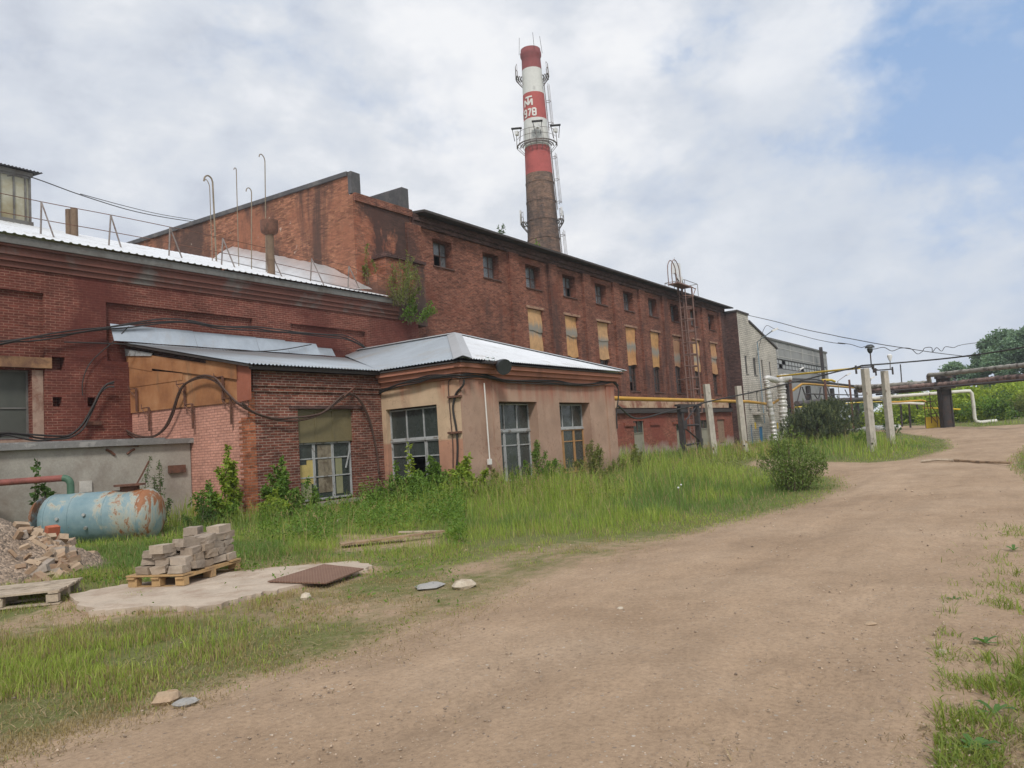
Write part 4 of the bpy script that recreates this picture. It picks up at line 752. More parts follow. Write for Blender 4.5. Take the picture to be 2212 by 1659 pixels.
# ================================================================== roof furniture: railing, vents, flue, floodlight
def c1(x, y): return (x*.45208/1.8228, (600+y*.45208)/1.8228)
def c2(x, y): return (x*.45208/1.8228, (1250+y*.45208)/1.8228)
def c4(x, y): return ((900+x*.36166)/1.8228, (600+y*.36166)/1.8228)
def c5(x, y): return ((900+x*.45198)/1.8228, (1300+y*.45198)/1.8228)
def c6(x, y): return ((1400+x*.49729)/1.8228, (1250+y*.49729)/1.8228)
RPx = [c1(355, 712), c1(948, 810), c1(1472, 900), c1(1930, 980), c4(440, 1312), c4(892, 1405), c4(1300, 1482)]; TPx = [c1(360, 430), c1(965, 545), c1(1480, 650), c1(1940, 748), c4(445, 1050), c4(905, 1158), c4(1310, 1240)]; BPx = [c1(470, 742), c1(1055, 830), c1(1585, 920), c1(2045, 1002), c4(580, 1352), c4(1038, 1446), c4(1435, 1508)]
rail = thing('roof_railing', 'thin grey guard railing along the edge of the white roof', 'railing', (12, 23.6, 8.5)); tops = []
for a, t_, b_ in zip(RPx, TPx, BPx):
    q = pP(*a, RP0, RPN); tq = pY(*t_, q[1]); bq = pP(*b_, RP0, RPN); m = MB(); m.tube([q, tq], .028, 6); m.build('post', MT['railm'], rail); m = MB(); m.tube([tq, bq], .026, 6); m.build('brace', MT['railm'], rail); tops.append((q, tq))
full = [(tops[0][0]-[3.4, 0, 0], tops[0][1]-[3.4, 0, -.02])]+tops
for fr in (1., .45): m = MB(); m.tube(spl([a+(b_-a)*fr for a, b_ in full]+([tops[-1][1]+[2.2, .3, -.35]] if fr == 1 else []), 4), .014, 5); m.build('wire_rail', MT['rust'], rail)
def hook(base, top, tip, rr, lab):
    q = pP(*base, RP0, RPN); t_ = pY(*top, q[1]); e = pY(*tip, q[1]); m = MB(); w_ = t_-e; mid = (t_+e)/2+[0, 0, .0]
    arc = [e+[0, 0, 0], e+(t_-e)*.15+[0, 0, abs(w_[0])*.45], e+(t_-e)*.5+[0, 0, abs(w_[0])*.62], e+(t_-e)*.85+[0, 0, abs(w_[0])*.40]]
    m.tube([q-[0, 0, .1], q+(t_-q)*.5, t_-[0, 0, .1]]+spl([t_]+arc[::-1], 4), rr, 6); tag(m.build('vent_pipe', MT['rod'], smooth=True), lab, 'vent pipe', 'hooked vent pipes on the white roof')
hook(c1(1850, 945), c1(1826, 300), c1(1785, 245), .018, 'thin hooked vent pipe just left of the thick one, leftmost on the roof'); hook(c1(1885, 948), c1(1852, 260), c1(1775, 250), .036, 'thickest hooked vent pipe, with a wide crook')
hook(c1(2080, 992), c1(2058, 150), c1(2037, 150), .019, 'tall hooked vent pipe with a narrow crook, in the middle of the row'); hook(c1(2190, 1016), c1(2190, 345), c1(2143, 340), .021, 'shortest hooked vent pipe, between two taller ones'); hook(c4(410, 1305), c4(395, 90), c4(332, 48), .021, 'tallest hooked vent pipe, right behind the capped flue')
q = pP(*c4(465, 1325), RP0, RPN); flue = thing('capped_flue', 'stout brown flue pipe with a wide drum cap on the white roof', 'flue', q)
zt1 = pY(*c4(470, 885), q[1])[2]; zt2 = pY(*c4(480, 740), q[1])[2]; rr = 42*.36166/1.8228*np.dot(q-E0, FWD)/F_PX; rc = 94*.36166/1.8228*np.dot(q-E0, FWD)/F_PX
m = MB(); m.lathe(q, [(rr, -.4), (rr, .55), (rr+.015, .56), (rr+.015, .62), (rr, .63), (rr, zt1-q[2]+.1)], 24); m.build('pipe', MT['flue'], flue, smooth=True)
m = MB(); m.lathe(q, [(rr+.02, zt1-q[2]-.08), (rc-.03, zt1-q[2]+.02), (rc, zt1-q[2]+.12), (rc, zt2-q[2]-.06), (rc-.05, zt2-q[2]-.05), (rr, zt2-q[2]-.2)], 28); m.build('drum_cap', MT['rust'], flue, smooth=True)
for a, t_, lab in ((c1(605, 715), c1(600, 500), 'shorter left pipe of the brown pair on the roof'), (c1(650, 725), c1(643, 488), 'taller right pipe of the brown pair on the roof')):
    q = pP(*a, RP0, RPN); h_ = pY(*t_, q[1])[2]-q[2]; m = MB(); m.lathe(q, [(.13, -.3), (.13, h_), (.11, h_), (.11, h_-.3)], 16, cap=False); tag(m.build('roof_pipe', MT['flue'], smooth=True), lab, 'roof pipe', 'twin pipes on the white roof')
fq = pY(*c6(1165, 385), QY-.62); fld = thing('floodlight', 'round dark floodlight under the porch eave', 'floodlight', fq); ax = Vector((-.45, -.85, -.38)).normalized(); rot = ax.to_track_quat('Z', 'Y').to_matrix()
def lathe_rot(c, prof, rot, n=24, cap=True):
    m = MB(); m.lathe((0, 0, 0), prof, n, cap=cap); m.v = [tuple(np.array(rot @ Vector(v))+np.array(c)) for v in m.v]; return m
lathe_rot(fq, [(.04, -.30), (.11, -.27), (.17, -.18), (.225, -.02), (.23, .09), (.25, .09), (.25, .13), (.215, .13)], rot).build('housing', MT['lampgrey'], fld, smooth=True)
lathe_rot(fq, [(.0, .105), (.205, .11), (.216, .132)], rot, cap=False).build('lens', glass('floodlight_glass', (.06, .07, .065), .15, .6, (.1, .12, .1)), fld, smooth=True)
m = MB(); m.box(fq[0]-.75, fq[0]-.05, QY-.5, QY-.36, 4.05, 4.13); m.tube([fq+[-.1, .1, .12], (fq[0]-.4, QY-.4, 4.1)], .035, 6); m.build('bracket', MT['darkmetal'], fld)
for dx in (.55, .25): m = MB(); m.lathe((fq[0]-dx, QY-.45, 4.13), [(.05, 0), (.07, .03), (.04, .08), (.06, .11), (.02, .16)], 10); m.build('insulator', MT['lampglass'], fld, smooth=True)
# ================================================================== cables
def cable(nm, pts, rad, mat, lab, cat='cable', n=6, group=None): m = MB(); m.tube(spl(pts, n), rad, 6); return tag(m.build(nm, mat, smooth=True), lab, cat, group)
def bundle(nm, pts, offs, rad, mat, lab, cat='cable bundle'):
    m = MB()
    for i, o_ in enumerate(offs):
        m.tube(spl([np.array(p)+np.array(o_)*(1+.8*math.sin(k*1.7+i*2)) for k, p in enumerate(pts)], 6), rad, 5)
    return tag(m.build(nm, mat, smooth=True), lab, cat)
D_ = QY-.1; L_ = QX0-.1
pb = [pX(*c6(165, 612), L_), pX(*c6(240, 575), L_-.06), pX(*c6(350, 528), L_-.1), pX(*c6(480, 508), L_-.1), pX(*c6(600, 482), L_-.1), pX(*c6(760, 462), L_-.1), (L_-.04, D_-.04, pX(*c6(860, 458), L_)[2])]+[pY(*c6(x, y), D_) for x, y in ((960, 462), (1080, 485), (1200, 500), (1420, 510), (1600, 525), (1720, 535), (1860, 528), (1960, 518), (2040, 512), (2075, 545))]
bundle('cable_bundle', pb, [(0, -.01, 0), (0, -.02, .035), (0, -.01, -.04), (-.01, -.03, .01), (0, 0, .06)], .020, MT['cable'], 'sagging bundle of black cables along the plastered annex cornice')
cable('corner_cable', [pY(*c6(2040, 512), D_), pY(*c6(2078, 560), D_-.03), pY(*c6(2080, 640), D_-.03), pY(*c6(2066, 760), D_-.02), pY(*c6(2072, 880), D_-.02)], .03, MT['cable'], 'black cable running down the far corner of the plastered annex')
cable('drop_cable', [pX(*c6(765, 480), L_), pX(*c6(735, 520), L_), pX(*c6(742, 660), L_), pX(*c6(755, 820), L_), pX(*c6(770, 1000), L_), pX(*c6(772, 1190), L_)], .018, MT['cableb'], 'thin straight brown cable down the cream wall')
cable('drop_cable', [pX(*c6(860, 490), L_), pX(*c6(850, 540), L_), pX(*c6(795, 605), L_), pX(*c6(772, 720), L_), pX(*c6(798, 880), L_), pX(*c6(808, 1040), L_), pX(*c6(800, 1210), L_)], .035, MT['cable'], 'thick curving black cable down the cream wall')
for i, (x, y) in enumerate(((775, 628), (778, 912))):
    q = pX(*c6(x, y), QX0-.1); m = MB(); m.box(QX0-.16, QX0-.03, q[1]-.28, q[1]+.2, q[2]-.03, q[2]+.03); tag(m.build('cable_clamp', MT['rust']), ['upper rusty clamp holding the cables to the cream wall', 'lower rusty clamp holding the cables to the cream wall'][i], 'clamp', 'cable clamps')
cd = thing('conduit', 'white conduit ending in a socket box on the beige wall', 'conduit', pY(*c6(1040, 800), QY-.08)); a, b_ = pY(*c6(1018, 520), QY-.08), pY(*c6(1062, 1120), QY-.08)
m = MB(); m.tube([a, (b_[0], a[1], b_[2])], .022, 8); m.build('pipe', MT['whiteplastic'], cd, smooth=True); m = MB(); m.box(b_[0]-.1, b_[0]+.06, QY-.12, QY-.052, b_[2]-.17, b_[2]+.0); m.build('socket_box', MT['whiteplastic'], cd)
lp = [pY(*c2(-60, 1045), 20.1+2.9), pY(*c2(60, 1015), 23.1), pY(*c2(180, 1020), 23.1), pY(*c2(330, 1050), 23.1), pY(*c2(480, 1055), 23.1), pY(*c2(600, 1030), 23.1), pY(*c2(710, 945), 23.2), pY(*c2(790, 820), 23.2), pY(*c2(870, 660), 23.2), pY(*c2(930, 585), 23.2), pY(*c2(990, 575), 23.1)]
bundle('hanging_cable', lp, [(0, 0, 0), (0, -.03, .05), (0, -.02, -.06)], .028, MT['cable'], 'black cable swooping over the grey slab to the red wall')
lp = [pX(*c2(980, 600), 12.9), pX(*c2(975, 740), 12.85), pX(*c2(1010, 880), 12.8), pX(*c2(1080, 985), 12.8), pX(*c2(1200, 1050), 12.78), pX(*c2(1330, 1040), 12.78), pX(*c2(1430, 975), 12.78), pX(*c2(1500, 860), 12.78), pX(*c2(1560, 670), 12.72), pX(*c2(1620, 575), 12.72), pX(*c2(1760, 525), 12.74), pX(*c2(1880, 560), 12.76), pX(*c2(1960, 640), 12.78), pX(*c2(2060, 740), 12.8), pX(*c2(2150, 800), 12.82)]
lp += [pY(*c5(x, y), 17.44) for x, y in ((120, 660), (220, 720), (400, 778), (560, 790), (700, 768), (820, 720), (930, 640), (1000, 590), (1055, 562), (1120, 590), (1180, 680), (1240, 830), (1275, 980), (1300, 1130), (1310, 1260))]
bundle('hanging_cable', lp, [(0, 0, 0), (-.02, -.02, .05)], .03, MT['cableb'], 'brown cable pair looping over the cladding and the annex window')
up_ = [pY(*c2(x, y), 23.2) for x, y in ((-60, 245), (120, 205), (250, 182), (480, 160), (700, 128), (930, 90), (1130, 62), (1420, 38), (1650, 42), (1900, 78), (2212, 95))]+[pY(*c5(x, y), 23.2) for x, y in ((380, 10), (600, 25), (830, 40), (1000, 62), (1110, 110), (1200, 158))]
bundle('wall_cable', up_, [(0, 0, 0), (0, -.03, .05), (0, -.01, -.05), (0, -.04, .0)], .024, MT['cable'], 'bundle of black cables bowing along the red shop wall')
cable('roof_cable', [pY(*c2(560, 215), 23.15), pY(*c2(1000, 228), 22.9), pY(*c2(1400, 255), 22.6), pY(*c2(1900, 285), 22.6), pY(*c5(100, 180), 22.6), pY(*c5(300, 183), 22.7), pY(*c5(500, 165), 22.9), pY(*c5(720, 125), 23.1)], .02, MT['cable'], 'single black cable lying over the zinc flashing')
cable('wall_cable', [pY(*c2(720, 680), 23.3), pY(*c2(720, 560), 23.3), pY(*c2(770, 420), 23.3), pY(*c2(870, 310), 23.3), pY(*c2(1000, 200), 23.25), pY(*c2(1120, 80), 23.2)], .016, MT['cable'], 'thin black cable curving up the red wall to the bundle')
for i, (x, y) in enumerate(((1190, 820), (1300, 990), (1610, 790), (1680, 970), (1945, 740), (2015, 930))):
    q = pX(*c2(x, y), PX-.12); h_ = .72; lab = ['iron cable bracket in front of the left cladding sheets', 'iron cable bracket below the lower left cladding sheet', 'bracket carrying the brown cable in front of the cladding', 'iron bracket on the pink wall under the cladding middle', 'iron bracket at the right end of the cladding', 'iron bracket on the pink wall near the brick corner'][i]
    m = MB(); m.box(q[0]-.02, q[0]+.03, q[1]-.025, q[1]+.025, q[2], q[2]+h_); m.tube([q+[0, 0, h_*.6], q+[-.02, .34, h_*.95]], .015, 4); m.tube([q+[0, 0, h_], q+[-.02, .36, h_]], .016, 4); m.tube([q+[-.02, .36, h_-.02], q+[-.02, .36, h_+.12]], .014, 4); tag(m.build('cable_bracket', MT['rust']), lab, 'bracket', 'iron cable brackets on the side wall')
# wires from the lantern to the hall, wires over the yard
cable('overhead_wire', [pY(*c1(60, 205), 30), pY(*c1(245, 208), 30), pY(*c1(700, 370), 33), pY(*c1(1100, 495), 36), pY(*c1(1400, 560), 38), pY(*c1(1720, 610), 40)], .02, MT['cable'], 'lower of two thin wires running from the roof lantern to the hall', 'wire', group='roof wires')
cable('overhead_wire', [pY(*c1(700, 362), 33), pY(*c1(1100, 470), 36), pY(*c1(1400, 540), 38), pY(*c1(1750, 598), 40)], .016, MT['cable'], 'upper of two thin wires running from the roof lantern to the hall', 'wire', group='roof wires')
def c10r(x, y): return ((3300+x*.33152)/1.8228, (1250+y*.33152)/1.8228)
cable('overhead_wire', [pD(*c11(352, 218), 77), pD(*c11(600, 275), 70), pD(*c11(860, 345), 66), pD(*c11(1150, 405), 60), pD(*c10r(0, 225), 56), pD(*c10r(200, 262), 54), pD(*c10r(500, 318), 54), pD(*c10r(800, 365), 56), pD(*c10r(1150, 418), 60), pD(*c10r(1500, 460), 66), pD(*c10r(1640, 475), 70)], .028, MT['cable'], 'straight black wire falling from the white building to the trees', 'wire')
cable('overhead_wire', [pD(*c11(425, 610), 76), pD(*c11(500, 330), 76), pD(*c11(600, 345), 74), pD(*c11(840, 405), 68), pD(*c11(960, 437), 66), pD(*c11(1120, 470), 62), pD(*c11(1250, 485), 60), pD(*c10r(0, 300), 58), pD(*c10r(150, 320), 57), pD(*c10r(270, 356), 56), pD(*c10r(330, 345), 56), pD(*c10r(420, 375), 56), pD(*c10r(540, 355), 56), pD(*c10r(640, 398), 56), pD(*c10r(740, 365), 56), pD(*c10r(860, 370), 56), pD(*c10r(940, 432), 56), pD(*c10r(1000, 405), 57), pD(*c10r(1030, 362), 57), pD(*c10r(1110, 358), 57), pD(*c10r(1122, 410), 58), pD(*c10r(1170, 358), 58), pD(*c10r(1230, 400), 59), pD(*c10r(1275, 348), 60), pD(*c10r(1370, 358), 60), pD(*c10r(1430, 335), 61), pD(*c10r(1530, 315), 62), pD(*c10r(1790, 285), 64)], .024, MT['cable'], 'wavy kinked black wire sagging across the yard sky', 'wire')
# ================================================================== access ladder, roof aerial, trusses, gas pipe
PH = HY-.75
ld = thing('access_ladder', 'rusty caged access ladder climbing the hall front to the roof', 'ladder', (59.0, HY-.5, 0)); m = MB()
x0_, x1_ = 58.75, 59.55
for x in (x0_, x1_): m.tube([(x, PH, .6), (x, PH, 13.2)], .055, 5); 
for z in np.arange(.9, 13.2, .4): m.tube([(x0_, PH, z), (x1_, PH, z)], .022, 4)
for z in np.arange(2.6, 13, 3.2): m.tube([(x0_, PH, z), (x0_, HY, z)], .03, 4); m.tube([(x1_, PH, z), (x1_, HY, z)], .03, 4)
m.build('ladder_rail', MT['rust2'] if 'rust2' in MT else plain('faded_rust', (.22, .135, .112), .85, .1, .3, 4), ld); RU2 = bpy.data.materials['faded_rust']
m = MB()
for z in np.arange(3.0, 13.2, .95): m.tube([(x0_, PH, z), (x0_-.05, PH-.55, z), (x1_-.2, PH-.8, z), (x1_+.4, PH-.6, z), (x1_+.2, PH, z)], .05, 4)
for q in ((x0_-.05, PH-.55), (x1_+.05, PH-.8), (x1_+.45, PH-.6)): m.tube([(*q, 3.0), (*q, 13.3)], .045, 4)
m.build('safety_cage', RU2, ld)
m = MB()
for y in (PH, PH-.32): m.tube(spl([(56.8, y, 13.1), (56.8, y, 14.3), (57.0, y, 14.95), (57.6, y, 15.3), (58.25, y, 14.95), (58.45, y, 14.3), (58.5, y, 12.6)], 4), .038, 5)
m.box(56.8, 59.6, PH-.8, PH+.05, 13.22, 13.3); m.tube([(56.8, PH-.75, 13.3), (59.7, PH-.75, 13.3)], .05, 4); m.tube([(59.7, PH-.75, 13.3), (61.9, PH-.2, 13.5)], .05, 4); m.tube([(59.7, PH-.75, 12.4), (60.6, PH-.75, 13.3)], .04, 4); m.build('roof_hoop', RU2, ld)
q = pY(*((2300+1165*.31646)/1.8228, (900+790*.31646)/1.8228), HY+.3); at_ = thing('roof_aerial', 'white panel aerials clustered on a mast at the hall roof edge', 'antenna', (q[0], HY+.3, 13.2)); ax_ = q[0]
m = MB(); m.tube([(ax_, HY+.3, 13.0), (ax_, HY+.3, 15.7)], .05, 6); m.tube([(ax_-.15, HY+.3, 15.2), (ax_-.15, HY+.3, 16.3)], .014, 4); m.tube([(ax_, HY+.3, 14.6), (ax_+1.3, HY+1.4, 13.1)], .03, 4); m.build('mast', MT['railm'], at_)
for dx, dy, z0, z1, wd in ((.42, -.1, 14.78, 15.85, .34), (-.05, .05, 14.9, 15.85, .26), (-.48, .05, 14.85, 15.75, .18)): m = MB(); m.box(ax_+dx-wd/2, ax_+dx+wd/2, HY+.2+dy, HY+.4+dy, z0, z1); m.build('panel', MT['antenna'], at_)
m = MB(); m.box(ax_-.4, ax_+.02, HY+.02, HY+.26, 14.2, 14.6); m.box(ax_+.12, ax_+.45, HY-.06, HY+.16, 14.1, 14.65); m.build('equipment_box', MT['antenna'], at_)
m = MB(); m.tube(spl([(ax_+.2, HY, 14.5), (ax_+.45, HY-.1, 13.9), (ax_+.1, HY-.1, 13.5), (ax_-.2, HY, 13.3)], 5), .05, 5); m.tube(spl([(ax_-.48, HY+.2, 14.9), (ax_-.55, HY+.1, 14.5), (ax_-.3, HY, 14.2)], 5), .05, 5); m.build('lead', MT['cable'], at_)
gd = thing('roof_guard', 'thin steel guard frame on the hall roof right of the aerial', 'guard rail', (63.6, HY+.3, 13.2)); m = MB()
for x in (62.6, 65.6):
    for y in (HY+.2, HY+2): m.tube([(x, y, 13.2), (x, y, 14.6)], .03, 4)
m.tube([(62.6, HY+.2, 14.6), (65.6, HY+.2, 14.6), (65.6, HY+2, 14.6), (62.6, HY+2, 14.6), (62.6, HY+.2, 14.6)], .03, 4); m.build('frame', MT['railm'], gd)
GPY = 21.0
tr = thing('steel_trestle', 'dark riveted steel trestle under the yellow gas pipe', 'trestle', (52.3, GPY, 0)); xa, xb = 50.85, 53.9
for x in (xa, xb): m = MB(); m.box(x-.17, x+.17, GPY-.17, GPY+.17, -.1, 3.35); m.build('leg', MT['darkmetal'], tr)
m = MB(); m.box(xa-.5, xb+.5, GPY-.2, GPY+.2, 3.36, 3.5); m.obox((xa, GPY-.2, 3.2), .9, .05, .5); m.obox((xa+.15, GPY-.2, 2.05), .7, .05, .6); m.obox((xb-.1, GPY-.2, .75), .6, .05, .5); m.build('cross_beam', MT['darkmetal'], tr)
for a, b_ in (((xa, 2.05), (xb-.3, 3.35)), ((xa, 1.95), (xb, .8)), ((xb-.1, .75), (xa+1.4, -.1)), ((xa, .62), (xb, .72)), ((xa, 2.0), (xb, 2.0))): m = MB(); m.tube([(a[0], GPY-.1, a[1]), (b_[0], GPY-.1, b_[1])], .07, 4); m.build('brace', MT['darkmetal'], tr)
gp = [(28.2, GPY, 3.88), (35, GPY, 3.86), (44, GPY, 3.82), (56, GPY, 3.80), (66, GPY, 3.78), pY(*c12(240, 885), GPY), pY(*c12(325, 890), GPY), pY(*c12(440, 818), GPY), pY(*c12(560, 740), GPY), pY(*c12(765, 598), GPY), pY(*c12(860, 598), GPY), pY(*c12(1250, 630), GPY), pY(*c12(1650, 662), GPY), pY(*c12(1790, 672), GPY)]
m = MB(); m.tube(gp, .125, 12); tag(m.build('gas_pipe', MT['yellow'], smooth=True), 'long ochre yellow gas pipe running level along the hall and rising at the rack', 'pipe')
# ================================================================== concrete posts
def post(bx, by, tx, ty, wd, lab, hole=True, Y=None):
    q = pZ(bx, by, float(terrain(*pZ(bx, by)[:2]))); D = np.dot(q-E0, FWD); t_ = pD(tx, ty, D+.05); h_ = t_[2]-q[2]; w_ = wd/F_PX*D*.5
    p = thing('concrete_post', lab, 'post', q, 'concrete posts along the yard'); dx = (t_[:2]-q[:2]); m = MB(); n = 9; an = R_(38); vs_ = []
    sec = [(-1, -1), (-.2, -1), (0, -.84), (.2, -1), (1, -1), (1, 1), (-1, 1)]
    for i in range(n+1):
        f = i/n; c = q+np.array([dx[0]*f, dx[1]*f, -.3+(h_+.3)*f]); s = w_*(1.06-.12*f)
        for a, b_ in sec: a2, b2 = a*s*.72, b_*s*.72; vs_.append((c[0]+a2*math.cos(an)+b2*math.sin(an)*.8, c[1]-a2*math.sin(an)+b2*math.cos(an)*.8, c[2]))
    k = len(sec); fs_ = [(i*k+j, i*k+(j+1) % k, (i+1)*k+(j+1) % k, (i+1)*k+j) for i in range(n) for j in range(k)]+[tuple(range(n*k, n*k+k))]
    m.add(vs_, fs_); m.build('shaft', MT['postconc'], p)
    vd = (E0-q)*[1, 1, 0]; vd /= np.linalg.norm(vd)
    if hole: m = MB(); c = q+vd*(w_*.93)+np.array([dx[0]*.1, dx[1]*.1, h_*.10]); rt = Vector(vd).to_track_quat('Z', 'Y').to_matrix(); hh = lathe_rot(c, [(.055, -.05), (.055, .012)], rt, 10); hh.build('bolt_hole', MT['black'], p)
    m = MB(); c = q+vd*(w_*.95)+np.array([dx[0]*.7, dx[1]*.7, h_*.7]); m.tube([c+[0, 0, .06], c+vd*.09+[0, 0, .05], c+vd*.1-[0, 0, .03], c+vd*.02-[0, 0, .06]], .015, 5); m.build('lifting_loop', MT['rust'], p)
    return p, q, t_, w_
p1 = post(1543, 985, 1525.5, 830, 17.5, 'pale concrete post in the grass, nearest the plastered annex'); p2_ = post(1609, 977, 1594, 834, 16.5, 'grey concrete post in front of the hall end wall'); 
p3_ = post(1885, 976, 1868, 796, 20, 'tall concrete post carrying the dark bell lamp'); p4_ = post(1925, 948, 1910, 801, 18, 'concrete post carrying the white lamp head', False)
def xarm(p, lab, nm, half, dz=.12):
    m = MB(); t_ = p[2]; v = hr*half; m.tube([t_-v+[0, 0, dz], t_+v+[0, 0, dz]], .035, 5)
    for s_ in (-1, 1): m.tube([t_+v*s_+[0, 0, dz-.3], t_+v*s_+[0, 0, dz+.12]], .05, 5)
    m.build('cross_arm', MT['darkmetal'], p[0])
xarm(p3_, '', '', .42, .06); xarm(p4_, '', '', .46, .06)
D3 = np.dot(p3_[2]-E0, FWD); D4 = np.dot(p4_[2]-E0, FWD); q = pD(*c10r(395, 580), D3)
bl = thing('bell_lamp', 'dark bell shaped yard lamp on a short pole above the tall post', 'lamp', q); t_ = pD(*c10r(383, 430), D3); z0 = q[2]; zz1 = pD(*c10r(378, 372), D3)[2]; zz2 = pD(*c10r(375, 320), D3)[2]
m = MB(); m.tube([q, t_], .03, 6); m.build('pole', MT['darkmetal'], bl)
hh = zz1-t_[2]; m = MB(); m.lathe(t_, [(.03, 0), (.07, hh*.15), (.12, hh*.5), (.14, hh*.9), (.14, hh)], 16); m.build('body', MT['lampgrey'], bl, smooth=True)
m = MB(); m.lathe(t_, [(.12, hh*1.0), (.11, hh*1.35), (.09, hh*1.45)], 16); m.build('bulb_glass', MT['lampglass'], bl, smooth=True)
m = MB(); H2 = zz2-t_[2]; m.lathe(t_, [(.23, hh*1.22), (.23, hh*1.30), (.17, H2*.9), (.1, H2*.98), (.01, H2)], 20); m.build('shade', MT['lampgrey'], bl, smooth=True)
q = pD(*c10r(620, 620), D4); wl = thing('white_lamp', 'white lamp head standing on a thin rod above the farther post', 'lamp', q); t_ = pD(*c10r(618, 515), D4); m = MB(); m.tube([q, t_], .025, 5); m.build('rod', MT['railm'], wl)
m = MB(); H2 = pD(*c10r(618, 435), D4)[2]-t_[2]; m.lathe(t_, [(.06, 0), (.07, H2*.12), (.13, H2*.6), (.13, H2*.85), (.06, H2)], 14); m.build('head', MT['lampwhite'], wl, smooth=True)
cable('thick_cable', [pY(*c6(2078, 700), QY-.2), pD(*((2400+330*.33149)/1.8228, (1300+1050*.33149)/1.8228), 38), pD(*((2400+700*.33149)/1.8228, (1300+965*.33149)/1.8228), 42), pD(*((2400+1000*.33149)/1.8228, (1300+895*.33149)/1.8228), 44), pD(*((2400+1190*.33149)/1.8228, (1300+845*.33149)/1.8228), 44.6), pD(*((2400+1500*.33149)/1.8228, (1300+780*.33149)/1.8228), 46), pD(*c12(160, 692), 47), pD(*c12(500, 605), 48), pD(*c12(900, 510), 48), pD(*c12(1250, 425), 47), pD(*c12(1590, 345), 46), p3_[2]+[0, 0, .15], pD(*c10r(700, 540), 44), pD(*c10r(1300, 485), 42), pD(*c10r(1900, 405), 39), pD(*c10r(2300, 335), 37)], .045, MT['cable'], 'thick black cable strung from the annex over the posts to the right edge')
cable('slack_cable', [p3_[2]+hr*.4+[0, 0, .1], pD(*c10r(410, 612), 50), pD(*c10r(480, 628), 56), p4_[2]-hr*.4+[0, 0, .1]], .035, MT['cable'], 'short slack cable between the two lamp posts')
# ================================================================== pipe rack beyond the pines
KY = 20.0
def px12(x, y, Y=KY): return pY(*c12(x, y), Y)
rk = thing('pipe_rack', 'dark steel pipe rack with leaning struts behind the pine bushes', 'pipe rack', (75, KY, 0))
for xt, xb_, yt, w_ in ((612, 640, 590, .19), (905, 925, 620, .19), (1250, 1265, 655, .17), (1590, 1600, 670, .19)): q = px12(xt, yt); m = MB(); m.box(q[0]-w_*2, q[0]+w_*2, KY+.2, KY+.55, -.2, q[2]); m.build('column', MT['darkmetal'], rk)
for xt in (530, 1040, 1400): q = px12(xt, 540); m = MB(); m.box(q[0]-.12, q[0]+.12, KY-.5, KY-.3, -.2, q[2]); m.build('post', MT['rust'], rk)
for a, b_ in (((750, 640), (680, 930)), ((770, 640), (845, 860)), ((1045, 640), (985, 920)), ((940, 740), (1020, 860)), ((1120, 640), (1180, 800)), ((1390, 680), (1440, 780)), ((520, 780), (600, 960)), ((690, 930), (560, 930))): m = MB(); m.tube([px12(*a), px12(*b_)], .06, 4); m.build('strut', MT['darkmetal'], rk)
m = MB(); m.tube([px12(530, 522), px12(960, 530), px12(1300, 600), px12(1660, 660)], .08, 6); m.tube([px12(520, 560), px12(820, 560), px12(1200, 590), px12(1650, 640)], .14, 6); m.tube([px12(800, 740), px12(1640, 760)], .07, 5); m.build('beam', MT['darkmetal'], rk)
def pipe(nm, pts, r_, mt, lab, smooth_n=0, cat='pipe'): m = MB(); m.tube(spl(pts, smooth_n) if smooth_n else pts, r_, 10); return tag(m.build(nm, mt, smooth=True), lab, cat)
pipe('black_pipe', [px12(690, 885), px12(1000, 855), px12(1400, 830), px12(1660, 820), px12(1800, 830), px12(1950, 860)], .29, plain('black_pipe_coat', (.07, .062, .06), .7, .1, .3, 1.5, (.12, .09, .08), (.5, .65)), 'fat black pipe lying level behind the pines')
pipe('thin_yellow_pipe', [px12(670, 938, 19), px12(1100, 900, 19), px12(1670, 862, 19), px12(1950, 853, 19), px12(2060, 850, 19)], .075, MT['yellowb'], 'thin bright yellow pipe under the fat black pipe')
pipe('yellow_pipe', [px12(1060, 545), px12(1100, 540), px12(1190, 540), px12(1240, 560)], .14, MT['yellowb'], 'short yellow pipe elbow on top of the rack')
D0 = 66.; pipe('slanting_yellow_pipe', [pD(*c12(408, 487), 66), pD(*c12(1000, 425), 57), pD(*c12(1600, 365), 48)], .075, MT['yellowb'], 'straight yellow pipe from the tall lamp post towards the grey works')
def wrapped(nm, pts, r_, lab, mt, seg=.5):
    P = spl(pts, 14); m = MB(); rad = [r_*(1+.14*math.sin(i*2.1)+.08*math.sin(i*.9+1)+random.uniform(-.05, .05)) for i in range(len(P))]; m.tube(P, r_, 14, rad=rad); return tag(m.build(nm, mt, smooth=True), lab, 'wrapped pipe', 'foil wrapped pipes')
q = px12(365, 1440); wrapped('wrapped_pipe', [px12(372, 1440), px12(345, 1200), px12(300, 900), px12(262, 640), px12(245, 530), px12(290, 520), px12(390, 545)], .25, 'slimmer foil wrapped pipe standing before the white brick building', MT['wrap'])
wrapped('wrapped_pipe', [px12(520, 1340), px12(505, 1150), px12(490, 900), px12(470, 680), px12(455, 560), px12(480, 515), px12(560, 515)], .38, 'fatter foil wrapped pipe beside the pipe rack', MT['wrap'])
wrapped('ground_pipe', [pZ(*c12(1150, 1290), .4), pZ(*c12(1480, 1290), .4), pD(*c12(1840, 1255), 68), pD(*c12(2000, 1250), 68), pD(*c12(2190, 1235), 68)], .30, 'white wrapped pipe lying on the ground behind the lamp posts', MT['wrap'])
